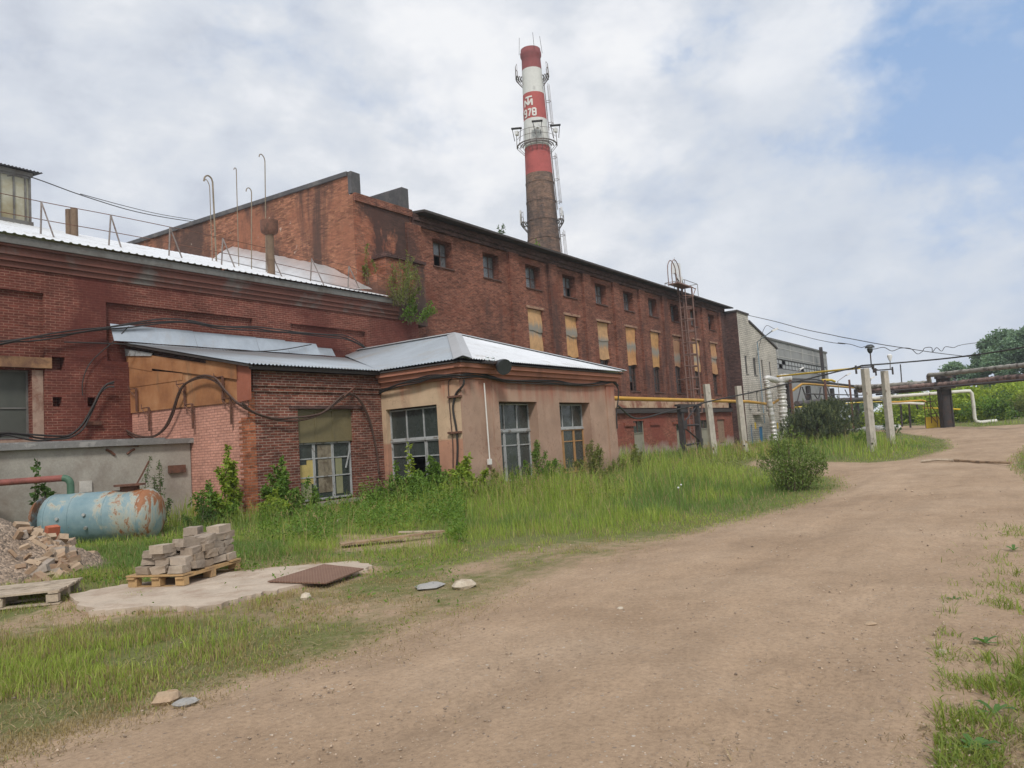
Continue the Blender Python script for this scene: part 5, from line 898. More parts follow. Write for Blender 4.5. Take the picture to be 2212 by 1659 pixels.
# pipe bridge, black pylon and the white loop
def ground_at(px, D): q = pD(px, 900, D); return float(terrain(q[0], q[1]))
PD = 60.; t_ = pD(*c13(995, 385), PD); bq = pD(*c13(1070, 1165), PD); pl = thing('steel_pylon', 'massive black steel pylon carrying the overhead pipes', 'pylon', bq)
def lean_box(mb, b_, t_, w_, d_):
    vs_ = []
    for c, s in ((b_, 1.0), (t_, .96)):
        for a, e in ((-1, -1), (1, -1), (1, 1), (-1, 1)): q = np.array(c)+hr*a*w_*s+hd*e*d_; vs_.append(q)
    mb.hexa(vs_)
m = MB(); lean_box(m, bq-[0, 0, .5], t_, .30, .26); m.build('column', MT['darkmetal'], pl)
for s_ in (-1, 1): m = MB(); lean_box(m, bq+hr*.35*s_-[0, 0, .5], t_+hr*.335*s_, .05, .34); m.build('flange', MT['darkmetal'], pl)
m = MB(); q = pD(*c13(1010, 560), PD-.6); m.obox(q, 1.7, .3, .16, Matrix.Rotation(math.atan2(hr[1], hr[0]), 3, 'Z')); q = pD(*c13(1010, 400), PD-.2); m.obox(q, 1.2, .5, .18, Matrix.Rotation(math.atan2(hr[1], hr[0]), 3, 'Z')); m.build('bracket', MT['darkmetal'], pl)
LAG = plain('rusty_lagging', (.30, .20, .17), .85, .1, .3, 2.2, (.11, .075, .065), (.48, .56), 9, .7); GLAG = plain('grey_lagging', (.33, .31, .27), .85, .1, .35, 2.2, (.12, .10, .085), (.5, .6), 9, .8)
def lagged(nm, pts, r_, mt, lab): P = spl(pts, 22); m = MB(); m.tube(P, r_, 12, rad=[r_*(1+.12*(1 if (i//2) % 3 == 0 else 0)+random.uniform(-.05, .05)) for i in range(len(P))]); return tag(m.build(nm, mt, smooth=True), lab, 'pipe')
lagged('lagged_pipe', [pD(*c13(800, 478), 62), pD(*c13(790, 375), 61.5), pD(*c13(900, 362), 60.5), pD(*c13(1300, 318), 57), pD(*c13(1800, 262), 53.5), pD(*c13(2250, 215), 50), pD(*c13(2600, 170), 47)], .16, GLAG, 'upper grey lagged pipe crossing over the black pylon')
lagged('lagged_pipe', [pD(*c13(-300, 545), 70), pD(*c13(0, 538), 67), pD(*c13(400, 510), 64), pD(*c13(810, 485), 62)], .19, GLAG, 'grey lagged pipe stretching from the rack towards the pylon')
lagged('lagged_pipe', [pD(*c13(-250, 600), 70), pD(*c13(0, 600), 67), pD(*c13(400, 560), 63.5), pD(*c13(800, 520), 60.9), pD(*c13(1100, 500), 58.6), pD(*c13(1700, 435), 54), pD(*c13(2250, 385), 50), pD(*c13(2600, 350), 47)], .19, LAG, 'lower rusty brown lagged pipe over the truss beam')
m = MB(); m.tube([pD(*c13(-200, 650), 69), pD(*c13(200, 608), 64.5), pD(*c13(950, 550), 59.4), pD(*c13(2250, 435), 49.6), pD(*c13(2600, 405), 47)], .09, 4); m.tube([pD(*c13(0, 660), 67), pD(*c13(900, 575), 60)], .08, 4); tag(m.build('bridge_beam', MT['darkmetal']), 'dark steel beams under the lagged pipes', 'beam')
WHP = plain('white_pipe_lagging', (.66, .64, .58), .7, 0, .15, 1.5, (.40, .36, .29), (.54, .7), 8, .3)
pipe('white_pipe', [pD(*c13(-120, 720), 66), pD(*c13(0, 715), 66), pD(*c13(240, 690), 66), pD(*c13(800, 648), 66), pD(*c13(1330, 608), 66), pD(*c13(1400, 606), 66), pD(*c13(1430, 640), 66), pD(*c13(1455, 800), 66), pD(*c13(1475, 1010), 66), pD(*c13(1495, 1060), 66), pD(*c13(1560, 1075), 66), pD(*c13(1800, 1052), 66)], .145, WHP, 'white lagged pipe bending down to the ground beyond the pylon')
pipe('silver_pipe', [pD(*c13(220, 790), 70), pD(*c13(480, 788), 70), pD(*c13(720, 800), 70)], .12, WHP, 'short white pipe on stilts left of the yellow sheet'); pipe('ochre_pipe', [pD(*c13(200, 772), 69), pD(*c13(330, 770), 69), pD(*c13(690, 745), 69), pD(*c13(740, 765), 69)], .075, MT['yellow'], 'ochre pipe running above the short white pipe')
for i, (x, yb) in enumerate(((375, 1140), (500, 1160), (610, 880))): m = MB(); a = pD(*c13(x-10, 800), 70); b_ = pD(*c13(x+15, yb), 70); m.tube([a, b_], .085, 6); tag(m.build('pipe_stilt', MT['darkmetal']), ['left dark stilt under the short white pipe', 'right dark stilt under the short white pipe', 'short dark hanger under the short white pipe'][i], 'support', 'pipe stilts')
yf = thing('valve_station', 'rusty pipe frame with a yellow sheet panel beside the pylon', 'valve frame', pD(*c13(860, 1150), 61)); m = MB()
for a, b_ in (((700, 770), (960, 750)), ((720, 790), (745, 1160)), ((755, 770), (790, 930)), ((880, 770), (960, 900)), ((800, 640), (830, 1090)), ((800, 790), (1000, 1110)), ((780, 950), (1000, 930)), ((900, 950), (925, 1150)), ((830, 990), (920, 1090))): m.tube([pD(*c13(*a), 61.2), pD(*c13(*b_), 61.2)], .03, 5)
m.build('frame', MT['rust'], yf); P = [pD(*c13(x, y), 61.3) for x, y in ((735, 1000), (1000, 985), (1000, 1150), (755, 1170))]; m = MB(); m.prism(P, hd*.08); m.build('panel', MT['yellowb'], yf)
m = MB(); m.tube([pD(*c13(700, 855), 62), pD(*c13(1000, 870), 62), pD(*c13(1260, 882), 62)], .06, 5); m.build('guard_bar', MT['yellowb'], yf)
for i, (b_, t_, D, lab) in enumerate((((600, 500), (750, 372), 78, 'street lamp on an arm above the yellow pipe'), ((1285, 555), (1430, 455), 75, 'street lamp on a slanting arm over the rack'), ((1760, 560), (1775, 508), 80, 'street lamp head just right of the tall lamp post'))):
    q = pD(*c12(*b_), D); sl2 = thing('street_lamp', lab, 'street lamp', q, 'street lamps beyond the rack'); e = pD(*c12(*t_), D); m = MB(); m.tube([q-[0, 0, 3.], q, e], .035, 5); m.build('arm', MT['railm'], sl2); m = MB(); m.obox(e+hr*.08, .42, .2, .14, Matrix.Rotation(math.atan2(hr[1], hr[0]), 3, 'Z') @ Matrix.Rotation(R_(-25), 3, 'Y')); m.build('lamp_head', MT['lampwhite'], sl2)
q = pY(*c11(430, 465), WY-.3); sl2 = thing('street_lamp', 'street lamp on a long arm fixed to the white building', 'street lamp', q, 'street lamps beyond the rack'); e = pY(*c11(585, 352), WY-2.5); m = MB(); m.tube([q-[0, 0, 8], q, e], .055, 5); m.build('arm', plain('blue_grey_arm', (.22, .30, .36), .6, .2), sl2); m = MB(); m.obox(e+hr*.1, .6, .28, .18, Matrix.Rotation(math.atan2(hr[1], hr[0]), 3, 'Z') @ Matrix.Rotation(R_(-20), 3, 'Y')); m.build('lamp_head', MT['lampwhite'], sl2)
# ================================================================== blue tank with its pipe
ta, tb_ = pD(322, 1107, 17.4), pD(122, 1116, 17.4); ta[2] = tb_[2] = .54; TR = .57; axv = (tb_-ta)/np.linalg.norm(tb_-ta); TL = np.linalg.norm(tb_-ta)
def tank_mat():
    m, t, bs = newmat('tank_paint'); P = posn(t); sx = nd(t, 'ShaderNodeVectorMath', operation='DOT_PRODUCT', i_0=nd(t, 'ShaderNodeVectorMath', operation='SUBTRACT', i_0=P, i_1=tuple(ta)).outputs[0], i_1=tuple(axv)).outputs['Value']; sz = nd(t, 'ShaderNodeSeparateXYZ', i_0=P).outputs[2]
    blue = ramp(t, noise(t, 1.6, 7, .6), [(.35, (.14, .235, .27)), (.52, (.21, .30, .325)), (.68, (.32, .375, .365))])
    blue = mix(t, ramp(t, noise(t, 2.2, 5, .6, stretch(t, 1, 1, .3), .8), [(.60, 0.), (.66, .6)]), blue, (.10, .25, .38))
    n = noise(t, 2.4, 10, .72, stretch(t, 1, 1, .45), .4)
    right = nd(t, 'ShaderNodeMapRange', i_0=sx, i_1=1.35, i_2=.25).outputs[0]; topm = nd(t, 'ShaderNodeMapRange', i_0=sz, i_1=.5, i_2=1.2).outputs[0]
    k = math_(t, 'ADD', n, math_(t, 'ADD', math_(t, 'SUBTRACT', math_(t, 'MULTIPLY', right, .13), .055), math_(t, 'MULTIPLY', topm, .10)))
    col = mix(t, ramp(t, k, [(.555, 0.), (.61, .75)]), blue, (.40, .385, .30)); col = mix(t, ramp(t, k, [(.63, 0.), (.67, 1.)]), col, mix(t, noise(t, 9, 6), (.20, .075, .03), (.36, .15, .06)))
    sp = noise(t, 16, 5, .7); col = mix(t, ramp(t, sp, [(.68, 0.), (.71, 1.)]), col, (.16, .07, .035))
    t.links.new(col, bs.inputs['Base Color']); bs.inputs['Roughness'].default_value = .62; bump(t, bs, math_(t, 'ADD', noise(t, 1.3, 3), math_(t, 'MULTIPLY', sp, .15)), .35, .08); return m
tk = thing('blue_tank', 'rusting pale blue horizontal tank lying in the grass', 'tank', (*((ta+tb_)/2)[:2], 0)); TM = tank_mat()
prof = [(.001, -.28)]+[(TR*math.sin(a), -.28*math.cos(a)) for a in np.linspace(.15, math.pi/2, 8)]+[(TR, TL*k/8) for k in range(1, 8)]+[(TR*math.sin(a), TL+.28*math.cos(a)) for a in np.linspace(math.pi/2, .15, 8)]+[(.001, TL+.28)]
rt = Vector(axv).to_track_quat('Z', 'Y').to_matrix(); lathe_rot(ta, prof, rt, 40).build('shell', TM, tk, smooth=True)
for s_ in (.05, TL*.38, TL*.74, TL-.02): lathe_rot(ta+axv*s_, [(TR-.01, -.018), (TR+.010, -.012), (TR+.010, .012), (TR-.01, .018)], rt, 40, False).build('weld_band', TM, tk, smooth=True)
hc = ta+axv*TL*.20+[0, 0, TR]; m = MB(); m.lathe(hc, [(.2, -.05), (.2, .08), (.33, .085), (.33, .13), (.001, .13)], 24); h_ = m.build('hatch', MT['rust'], tk, smooth=True); m = MB(); m.tube([hc+[.1, -.1, .1], hc+[.2, -.2, .35], hc+[.3, -.3, .62]], .02, 5); m.build('hatch_bolt', MT['rust'], h_)
vdir = np.array([-axv[1], axv[0], 0]); vdir = vdir if np.dot(vdir, E0-ta) > 0 else -vdir
for s_, an in ((TL*.55, 10), (TL*.54, -18), (TL*.83, 5), (TL*.83, -20)): m = MB(); d_ = vdir*math.cos(R_(an))+np.array([0, 0, math.sin(R_(an))]); c = ta+axv*s_+d_*TR; m.tube([c-d_*.02, c+d_*.05], .035, 8); m.build('stud', plain('stud_metal', (.4, .4, .38), .5, .5) if 'stud_metal' not in bpy.data.materials else bpy.data.materials['stud_metal'], tk)
lid = lathe_rot(tb_+axv*.36+np.array([0, 0, .02]), [(.001, .05), (.30, .06), (.46, .0), (.50, -.08), (.46, -.08)], rt, 24); lid.build('end_flange', plain('rust_blue_flange', (.30, .36, .37), .8, 0, .3, 4, (.22, .10, .05), (.45, .55), 12, .8), tk)
rp = thing('elbow_pipe', 'red brown pipe with a green elbow dropping onto the blue tank', 'pipe', tb_+[0, 0, TR]); e0 = ta+axv*TL*.84+[0, 0, TR]; ez = pX(*c2(600, 1400), e0[0])
top = e0+[0, 0, .34]; ldir = np.array([-.62, .72, .0]); ldir /= np.linalg.norm(ldir)
m = MB(); m.tube([e0-[0, 0, .05], e0+[0, 0, .20]]+[e0+[0, 0, .20]+ldir*.16*(1-math.cos(a))+np.array([0, 0, .16*math.sin(a)]) for a in np.linspace(.2, math.pi/2, 6)], .078, 14); m.build('elbow', plain('green_pipe_paint', (.06, .13, .08), .6, 0, .25, 5, (.12, .07, .05), (.58, .7)), rp, smooth=True)
s0 = e0+[0, 0, .36]+ldir*.15; m = MB(); m.tube([s0, s0+ldir*5-np.array([0, 0, .04])], .074, 14); m.build('red_pipe', plain('red_oxide_paint', (.24, .075, .06), .7, 0, .3, 3, (.13, .05, .04), (.52, .66)), rp, smooth=True)
# ================================================================== rubble heap, pallets, blocks
HC = pZ(-105, 1258)[:2]
def mound(x, y): r_ = np.hypot(np.asarray(x)-HC[0], np.asarray(y)-HC[1]); return 1.3*np.clip(1-r_/2.35, 0, 1)**1.1
gxs = np.arange(HC[0]-3, HC[0]+3, .06); X, Y = np.meshgrid(gxs, np.arange(HC[1]-3, HC[1]+3, .06)); Hm = mound(X, Y); Zm = terrain(X, Y)-.02+Hm+((fbm(X, Y, 3.2, 31)-.5)*.22+(vnoise(X, Y, 14, 33)-.5)*.05+(vnoise(X, Y, 28, 35)-.5)*.03)*np.clip(Hm*6, 0, 1)
i = np.arange(X.size).reshape(X.shape); c = (Hm[:-1, :-1] > .001); F4 = np.stack([i[:-1, :-1], i[:-1, 1:], i[1:, 1:], i[1:, :-1]], -1)[c]; us, inv = np.unique(F4, return_inverse=True)
def gravelmat():
    m, t, bs = newmat('rubble_gravel'); vo = nd(t, 'ShaderNodeTexVoronoi', i_Vector=posn(t), i_Scale=26.); sc_ = nd(t, 'ShaderNodeSeparateColor', i_0=vo.outputs['Color']).outputs[0]
    c = mix(t, noise(t, 1.4, 8), (.24, .165, .11), (.33, .26, .20)); c = mix(t, 1., c, ramp(t, sc_, [(0, .6), (.6, 1.), (1, 1.5)]), 'MULTIPLY'); t.links.new(c, bs.inputs['Base Color']); bs.inputs['Roughness'].default_value = .95
    bump(t, bs, math_(t, 'MULTIPLY', vo.outputs['Distance'], -1.), .8, .05); return m
tag(arr_mesh('rubble_heap', np.stack([X, Y, Zm], -1).reshape(-1, 3)[us], inv.reshape(-1, 4), gravelmat(), smooth=True), 'heap of gravelly rubble at the left edge', 'rubble heap', kind=None)
BR = [plain('pale_brick', (.40, .295, .20), .92, 0, .25, 6, (.34, .24, .17), (.5, .65), 30, .5), plain('tan_brick', (.33, .225, .145), .92, 0, .25, 6, (.28, .17, .11), (.5, .65), 30, .5), plain('grey_brick', (.33, .275, .225), .92, 0, .25, 6, (.23, .19, .16), (.5, .65), 30, .5), plain('red_brick', (.42, .12, .06), .92, 0, .25, 6)]
def rough_block(name, c, sx, sy, sz, rot, mat, chip=.12, bev=.012):
    bm_ = MB(); bm_.obox((0, 0, 0), sx, sy, sz, None, chip*.5); me = bpy.data.meshes.new(name); me.from_pydata(bm_.v, [], bm_.f)
    import bmesh
    b_ = bmesh.new(); b_.from_mesh(me); bmesh.ops.subdivide_edges(b_, edges=b_.edges[:], cuts=2, use_grid_fill=True)
    for v in b_.verts: v.co += Vector((random.uniform(-1, 1), random.uniform(-1, 1), random.uniform(-1, 1)))*chip*.07*min(sx, sy, sz)*2
    k = random.choice(list(b_.verts)).co.copy()
    for v in b_.verts:
        if chip > .1 and (v.co-k).length < min(sx, sy)*.45: v.co *= .88
    bmesh.ops.recalc_face_normals(b_, faces=b_.faces[:]); b_.to_mesh(me); b_.free(); me.transform(rot.to_4x4()); o = link_mesh(name, me, mat); o.location = tuple(map(float, c)); return o
GB = 'loose bricks on the rubble heap'
def hz3(x, y): return float(terrain(x, y))-.02+float(mound(x, y))
spots = [(62, 1118, .25), (30, 1112, .25), (12, 1125, .2), (58, 1134, .3), (78, 1143, .26), (92, 1131, .27), (95, 1150, .3), (75, 1150, .2), (118, 1158, .26), (108, 1170, .24), (133, 1172, .27), (150, 1178, .25), (142, 1190, .26), (156, 1194, .25), (122, 1196, .3), (112, 1184, .22), (146, 1205, .26), (128, 1208, .26), (100, 1204, .24), (114, 1216, .22), (136, 1220, .28), (154, 1214, .24), (88, 1218, .25), (72, 1222, .2), (98, 1228, .26), (120, 1230, .3), (140, 1236, .28), (162, 1232, .2), (84, 1240, .28), (108, 1246, .24), (66, 1236, .18), (126, 1254, .24), (92, 1256, .26), (40, 1160, .16), (55, 1185, .15), (28, 1200, .14), (44, 1228, .13), (60, 1206, .12), (70, 1262, .2), (142, 1250, .22), (45, 1140, .22), (84, 1168, .2), (104, 1152, .16), (116, 1240, .2), (152, 1224, .2)]
for _ in range(46):
    f_ = random.random(); spots.append((52+f_*100+random.gauss(0, 9), 1128+f_*88+random.gauss(8, 13), random.uniform(.13, .26)))
for px, py, L in spots:
    # drop the brick where the view ray meets the mound
    rr_ = ray(px, py); best = None
    for t_ in np.linspace(6, 18, 500):
        q = E0+rr_/F_PX*t_
        if q[2] <= hz3(q[0], q[1])+.03: best = q; break
    if best is None: continue
    mi = random.choices((0, 1, 2), (5, 4, 2))[0]; rot = Matrix.Rotation(random.uniform(0, 6.28), 3, 'Z') @ Matrix.Rotation(random.gauss(.25, .35), 3, 'Y') @ Matrix.Rotation(random.gauss(0, .4), 3, 'X')
    o = rough_block('loose_brick', best+[0, 0, .03], L, L*.5, L*.36*random.uniform(.8, 1.2), rot, BR[mi], .16)
    tag(o, ['pale buff brick tumbled among others on the rubble heap', 'tan brown brick tumbled among others on the rubble heap', 'grey brick tumbled among others on the rubble heap'][mi], 'brick', GB)
q = pD(112, 1152, 13.6); o = rough_block('loose_brick', q, .2, .12, .26, Matrix.Rotation(.3, 3, 'X'), BR[3], .1); tag(o, 'single red brick standing on end at the rubble top', 'brick')
q = pZ(197, 1214); o = rough_block('loose_brick', q+[0, 0, .08], .3, .22, .16, Matrix.Rotation(.7, 3, 'Z') @ Matrix.Rotation(.5, 3, 'Y'), BR[0], .16); tag(o, 'pale brick lying alone in the grass right of the heap', 'brick')
def gboard(mb, a, b_, w_, th, z):                         # a board from a to b (ground xy), width w_
    a = np.array(a[:2]); b_ = np.array(b_[:2]); t_ = (b_-a)/np.linalg.norm(b_-a); s_ = np.array([-t_[1], t_[0]])*w_/2; j = [random.uniform(-.012, .012) for _ in range(4)]
    mb.hexa([(*(a-s_), z+j[0]), (*(b_-s_), z+j[1]), (*(b_+s_), z+j[1]), (*(a+s_), z+j[0]), (*(a-s_), z+j[0]+th), (*(b_-s_), z+j[1]+th), (*(b_+s_), z+j[1]+th), (*(a+s_), z+j[0]+th)])
def pallet(lab, c, u_, v_, L, Wd, mat, nb=6, lab2=None):
    """c corner, u_ along the boards, v_ across; base at the ground"""
    p = thing('pallet', lab, 'pallet', (*c, float(terrain(*c)))); z = float(terrain(*c)); c = np.array(c); u_ = np.array(u_); v_ = np.array(v_)
    for k in range(3):
        m = MB(); o_ = c+v_*(Wd*(.06+.44*k)); gboard(m, o_, o_+u_*L, .10, .02, z+.012); m.build('bottom_board', mat, p)
        for f in (.06, .5, .94):
            m = MB(); q = c+v_*(Wd*(.06+.44*k))+u_*(L*f); m.obox((*q, z+.085), .13, .10, .09, Matrix.Rotation(math.atan2(u_[1], u_[0]), 3, 'Z'), .05); m.build('spacer', mat, p)
    for f in (.05, .5, .95): m = MB(); o_ = c+u_*(L*f); gboard(m, o_-v_*.0, o_+v_*Wd, .11, .02, z+.131); m.build('stringer', mat, p)
    for k in range(nb): m = MB(); o_ = c+v_*(Wd*(k+.5)/nb); gboard(m, o_-u_*random.uniform(0, .03), o_+u_*(L+random.uniform(0, .05)), Wd/nb*.86, .022, z+.156); m.build('top_board', mat, p)
    return p, z+.18
gN, gL, gR = pZ(393, 1276)[:2], pZ(276, 1268)[:2], pZ(520, 1236)[:2]; uR = (gR-gN); LR = np.linalg.norm(uR); uR = uR/LR; uL = gL-gN; LL = np.linalg.norm(uL); uL = np.array([-uR[1], uR[0]]); LL = .80
pallet('pallet of new pine boards under the stacked kerb blocks', gN, uL, uR, LL, LR, MT['wood'], 5)
zP = float(terrain(*gN))+.185; KB = [plain('grey_block', (.31, .25, .195), .94, 0, .3, 3, (.44, .37, .29), (.55, .7), 25, .5), plain('brown_grey_block', (.29, .225, .165), .94, 0, .2, 3, (.46, .40, .33), (.58, .7), 25, .5), plain('light_block', (.41, .335, .26), .94, 0, .2, 3, (.36, .30, .25), (.55, .7), 25, .5)]
BLL = ['block in the bottom course of the stack on the pallet', 'block in the second course of the stack on the pallet', 'block in the third course of the stack on the pallet', 'block in the fourth course of the stack on the pallet', 'loose block lying on the very top of the pallet stack']
an0 = math.atan2(uR[1], uR[0]); hb = .098
for lay in range(4):
    ins_u, ins_l = .03+.015*lay, .05+.045*lay; nR = 5; nLd = 3; w_ = (LR-.06)/nR
    for iu in range(nR):
        for il in range(nLd):
            if lay == 3 and (iu < 2 or (iu == 2 and il > 1)): continue
            if lay == 2 and iu == 0 and il == 0: continue
            if 0 < iu < nR-1 and 0 < il < nLd-1 and lay < 3: continue
            dl = (LL-.05-ins_l)/nLd; cpos = gN+uR*(ins_u+w_*(iu+.5)+random.uniform(-.02, .02)+(.06 if lay % 2 and iu < 4 else 0))+uL*(ins_l*.4+dl*(il+.5)+random.uniform(-.015, .02)); mi = random.choices((0, 1, 2), (4, 3, 3))[0]
            hh = hb*random.uniform(.86, 1.06); z = zP+lay*hb+hb/2+random.uniform(0, .01)
            rot = Matrix.Rotation(an0+random.gauss(0, .10), 3, 'Z') @ Matrix.Rotation(random.gauss(0, .05 if lay < 2 else .12), 3, 'Y') @ Matrix.Rotation(random.gauss(0, .06), 3, 'X')
            o = rough_block('kerb_block', (*cpos, z), w_*random.uniform(.80, 1.0), dl*random.uniform(.84, 1.0), hh, rot, KB[mi], .17)
            tag(o, ['grey ', 'brownish grey ', 'pale '][mi]+BLL[lay], 'kerb block', 'kerb blocks stacked on the pallet')
for (fu, fl_, rz, mi, ex, lab) in ((.80, .70, .35, 0, 0, 'topmost grey block, at the back right of the stack'), (.88, .28, .05, 2, 0, 'long pale block on the top right corner of the stack'), (.34, .30, -.15, 0, 0, 'grey block on the top middle of the stack'), (.12, .48, .1, 2, -.03, 'pale block on the lower left shoulder of the stack')):
    cpos = gN+uR*LR*fu+uL*LL*fl_; o = rough_block('kerb_block', (*cpos, zP+(3 if fu < .5 else 4)*hb+.05+ex), .31, .19, .11, Matrix.Rotation(an0+rz, 3, 'Z') @ Matrix.Rotation(random.gauss(0, .06), 3, 'Y'), KB[mi], .1); tag(o, lab, 'kerb block', 'kerb blocks stacked on the pallet')
cR, cF = pZ(140, 1294, .1)[:2], pZ(18, 1322, .1)[:2]; uu = (pZ(-60, 1298, .16)-pZ(150, 1276, .16))[:2]; uu /= np.linalg.norm(uu); vv = np.array([uu[1], -uu[0]]); vv = vv if np.dot(vv, -cR) < 0 else -vv
pallet('weathered grey pallet lying empty at the left edge of the grass', pZ(128, 1305)[:2], uu, vv, 1.35, 1.05, MT['woodold'], 6)
# concrete pad, chequer plate, planks, stones
Xs = np.array(SLAB); cz = float(terrain(*Xs.mean(0)))
P = []
for a, b_ in zip(SLAB, SLAB[1:]+SLAB[:1]):
    for k in range(8): f = k/8; q = np.array(a)*(1-f)+np.array(b_)*f; P.append((*(q+rng.normal(0, .035, 2)), cz+.035))
m = MB(); m.prism(P, (0, 0, -.2)); tag(m.build('concrete_pad', MT['slabdirt']), kind='structure')
pq = [pZ(x, y, cz+.06) for x, y in ((578, 1255), (700, 1223), (786, 1231), (704, 1259))]; m = MB(); m.prism([q+[0, 0, d] for q, d in zip(pq, (.0, .03, .02, .0))], (0, 0, -.015))
def chequer():
    m, t, bs = newmat('chequer_plate'); wv = nd(t, 'ShaderNodeTexWave', i_Vector=nd(t, 'ShaderNodeMapping', i_Vector=posn(t), i_Rotation=(0, 0, R_(40))).outputs[0], i_Scale=9., i_Distortion=.4).outputs[1]; wv2 = nd(t, 'ShaderNodeTexWave', i_Vector=nd(t, 'ShaderNodeMapping', i_Vector=posn(t), i_Rotation=(0, 0, R_(-50))).outputs[0], i_Scale=5.).outputs[1]
    rg = math_(t, 'MULTIPLY', wv, wv2); c = mix(t, noise(t, 4, 8), (.15, .075, .05), (.26, .15, .10)); c = mix(t, ramp(t, rg, [(.4, 0.), (.7, .55)]), c, (.34, .23, .16)); t.links.new(c, bs.inputs['Base Color']); bs.inputs['Roughness'].default_value = .75; bs.inputs['Metallic'].default_value = .2; bump(t, bs, rg, .8, .012); return m
pl2 = tag(m.build('chequer_plate', chequer()), 'rusty chequered steel plate lying on the concrete pad', 'steel plate')
def plank(a, b_, w_, lab, z=.10, mt=None): m = MB(); p, q = pZ(*a), pZ(*b_); z0 = float(terrain(*p[:2])); gboard(m, p, q, w_, .025, z0+z-.03); return tag(m.build('plank', mt or MT['plank']), lab, 'plank', 'planks lying in the grass')
plank((735, 1186), (870, 1172), .32, 'wide brown plank in the grass, nearest the annex window', .09); plank((800, 1181), (960, 1162), .14, 'narrow plank reaching furthest right in the grass', .11); plank((862, 1162), (950, 1158), .07, 'thin stick lying behind the planks', .1, MT['woodold']); plank((660, 1200), (705, 1190), .16, 'short plank end left of the wide plank', .03)
def stone(px, py, s, lab, mt, flat=.5): 
    q = pZ(px, py); m = MB(); n = 10; V = []; 
    for k in range(5):
        ph = math.pi*k/4-math.pi/2; rr_ = math.cos(ph)*.98+.02
        for j in range(n): a = 2*math.pi*j/n; e = random.uniform(.78, 1.15); V.append((q[0]+s*rr_*math.cos(a)*e, q[1]+s*rr_*math.sin(a)*e*.8, float(terrain(*q[:2]))+.01+s*flat*(math.sin(ph)*.9+.35)*random.uniform(.85, 1.1)))
    m.add(V, [(k*n+j, k*n+(j+1) % n, (k+1)*n+(j+1) % n, (k+1)*n+j) for k in range(4) for j in range(n)]+[tuple(range(4*n, 5*n))]); return tag(m.build('stone', mt), lab, 'stone', 'stones lying about the yard')
SM = [plain('grey_stone', (.34, .33, .31), .9, 0, .2, 6, None, (.5, .6), 30, .6), plain('pale_stone', (.52, .45, .35), .9, 0, .25, 6, (.38, .30, .22), (.5, .65), 30, .7), plain('brown_stone', (.40, .29, .19), .9, 0, .25, 6, (.3, .2, .14), (.5, .65), 30, .7)]
stone(928, 1270, .21, 'flat grey slab of stone on the grass verge', SM[0], .18); stone(1000, 1270, .17, 'pale ragged stone on the verge beside the flat grey slab', SM[1], .42); stone(660, 1294, .07, 'small pinkish stone below the chequer plate', SM[1], .8); stone(362, 1515, .11, 'buff stone at the track edge in the foreground', SM[2], .5); stone(400, 1522, .09, 'half buried grey stone beside the buff one', SM[0], .3); stone(2035, 1413, .055, 'flat yellowish stone on the track at right', SM[1], .3); stone(737, 1132, .12, 'rough pale lump in the weeds below the annex window', SM[1], .8); stone(690, 1125, .12, 'pale lump half hidden in weeds left of another', SM[1], .6); stone(1340, 1318, .04, 'small pebble in the middle of the track', SM[1], .4); stone(1380, 1470, .03, 'dark pebble low in the middle of the track', SM[0], .5); stone(1880, 1350, .06, 'flat stone trodden into the track', SM[2], .25)
lg = MB(); a, b_, c_ = pZ(1990, 1001), pZ(2060, 999), pZ(2185, 1004); lg.tube([a+[0, 0, .06], (a+b_)/2+[0, 0, .1], b_+[0, 0, .07]], .05, 6); tag(lg.build('pale_pole', MT['woodold']), 'pale stick lying across the far track', 'stick', 'sticks across the track'); lg = MB(); lg.tube([b_+[.3, 0, .06], (b_+c_)/2+[0, 0, .05], c_+[0, 0, .06]], .04, 6); tag(lg.build('pale_pole', MT['plank']), 'dark stick lying across the far track', 'stick', 'sticks across the track')
# ================================================================== vegetation
def leafmat(name, trans=.35, rough=.55):
    m, t, bs = newmat(name); a = nd(t, 'ShaderNodeVertexColor', layer_name='Col').outputs[0]
    t.links.new(a, bs.inputs['Base Color']); bs.inputs['Roughness'].default_value = rough; bs.inputs['Specular IOR Level'].default_value = .25
    tr_ = nd(t, 'ShaderNodeBsdfTranslucent', i_Color=mix(t, 1., a, (1.25, 1.2, .6), 'MULTIPLY')); mx = nd(t, 'ShaderNodeMixShader', i_0=trans, i_1=bs.outputs[0], i_2=tr_.outputs[0])
    out = [n for n in t.nodes if n.type == 'OUTPUT_MATERIAL'][0]; t.links.new(mx.outputs[0], out.inputs[0]); return m
LEAF, GRASS = leafmat('leaf'), leafmat('grass_blade', .35, .6); BARK = plain('bark', (.14, .11, .075), .9, 0, .3, 8)
PAL = dict(mid=((.095, .19, .03), (.20, .31, .055)), yel=((.19, .29, .035), (.34, .41, .06)), dark=((.055, .115, .03), (.11, .18, .045)), deep=((.03, .07, .025), (.06, .115, .035)), far=((.15, .25, .16), (.25, .36, .23)), hill=((.21, .32, .035), (.42, .50, .06)), bush=((.11, .185, .045), (.25, .32, .10)), pine=((.10, .145, .085), (.20, .235, .135)), olive=((.14, .18, .045), (.27, .29, .09)))  # far palette is paled and blued to paint distance haze into the leaves
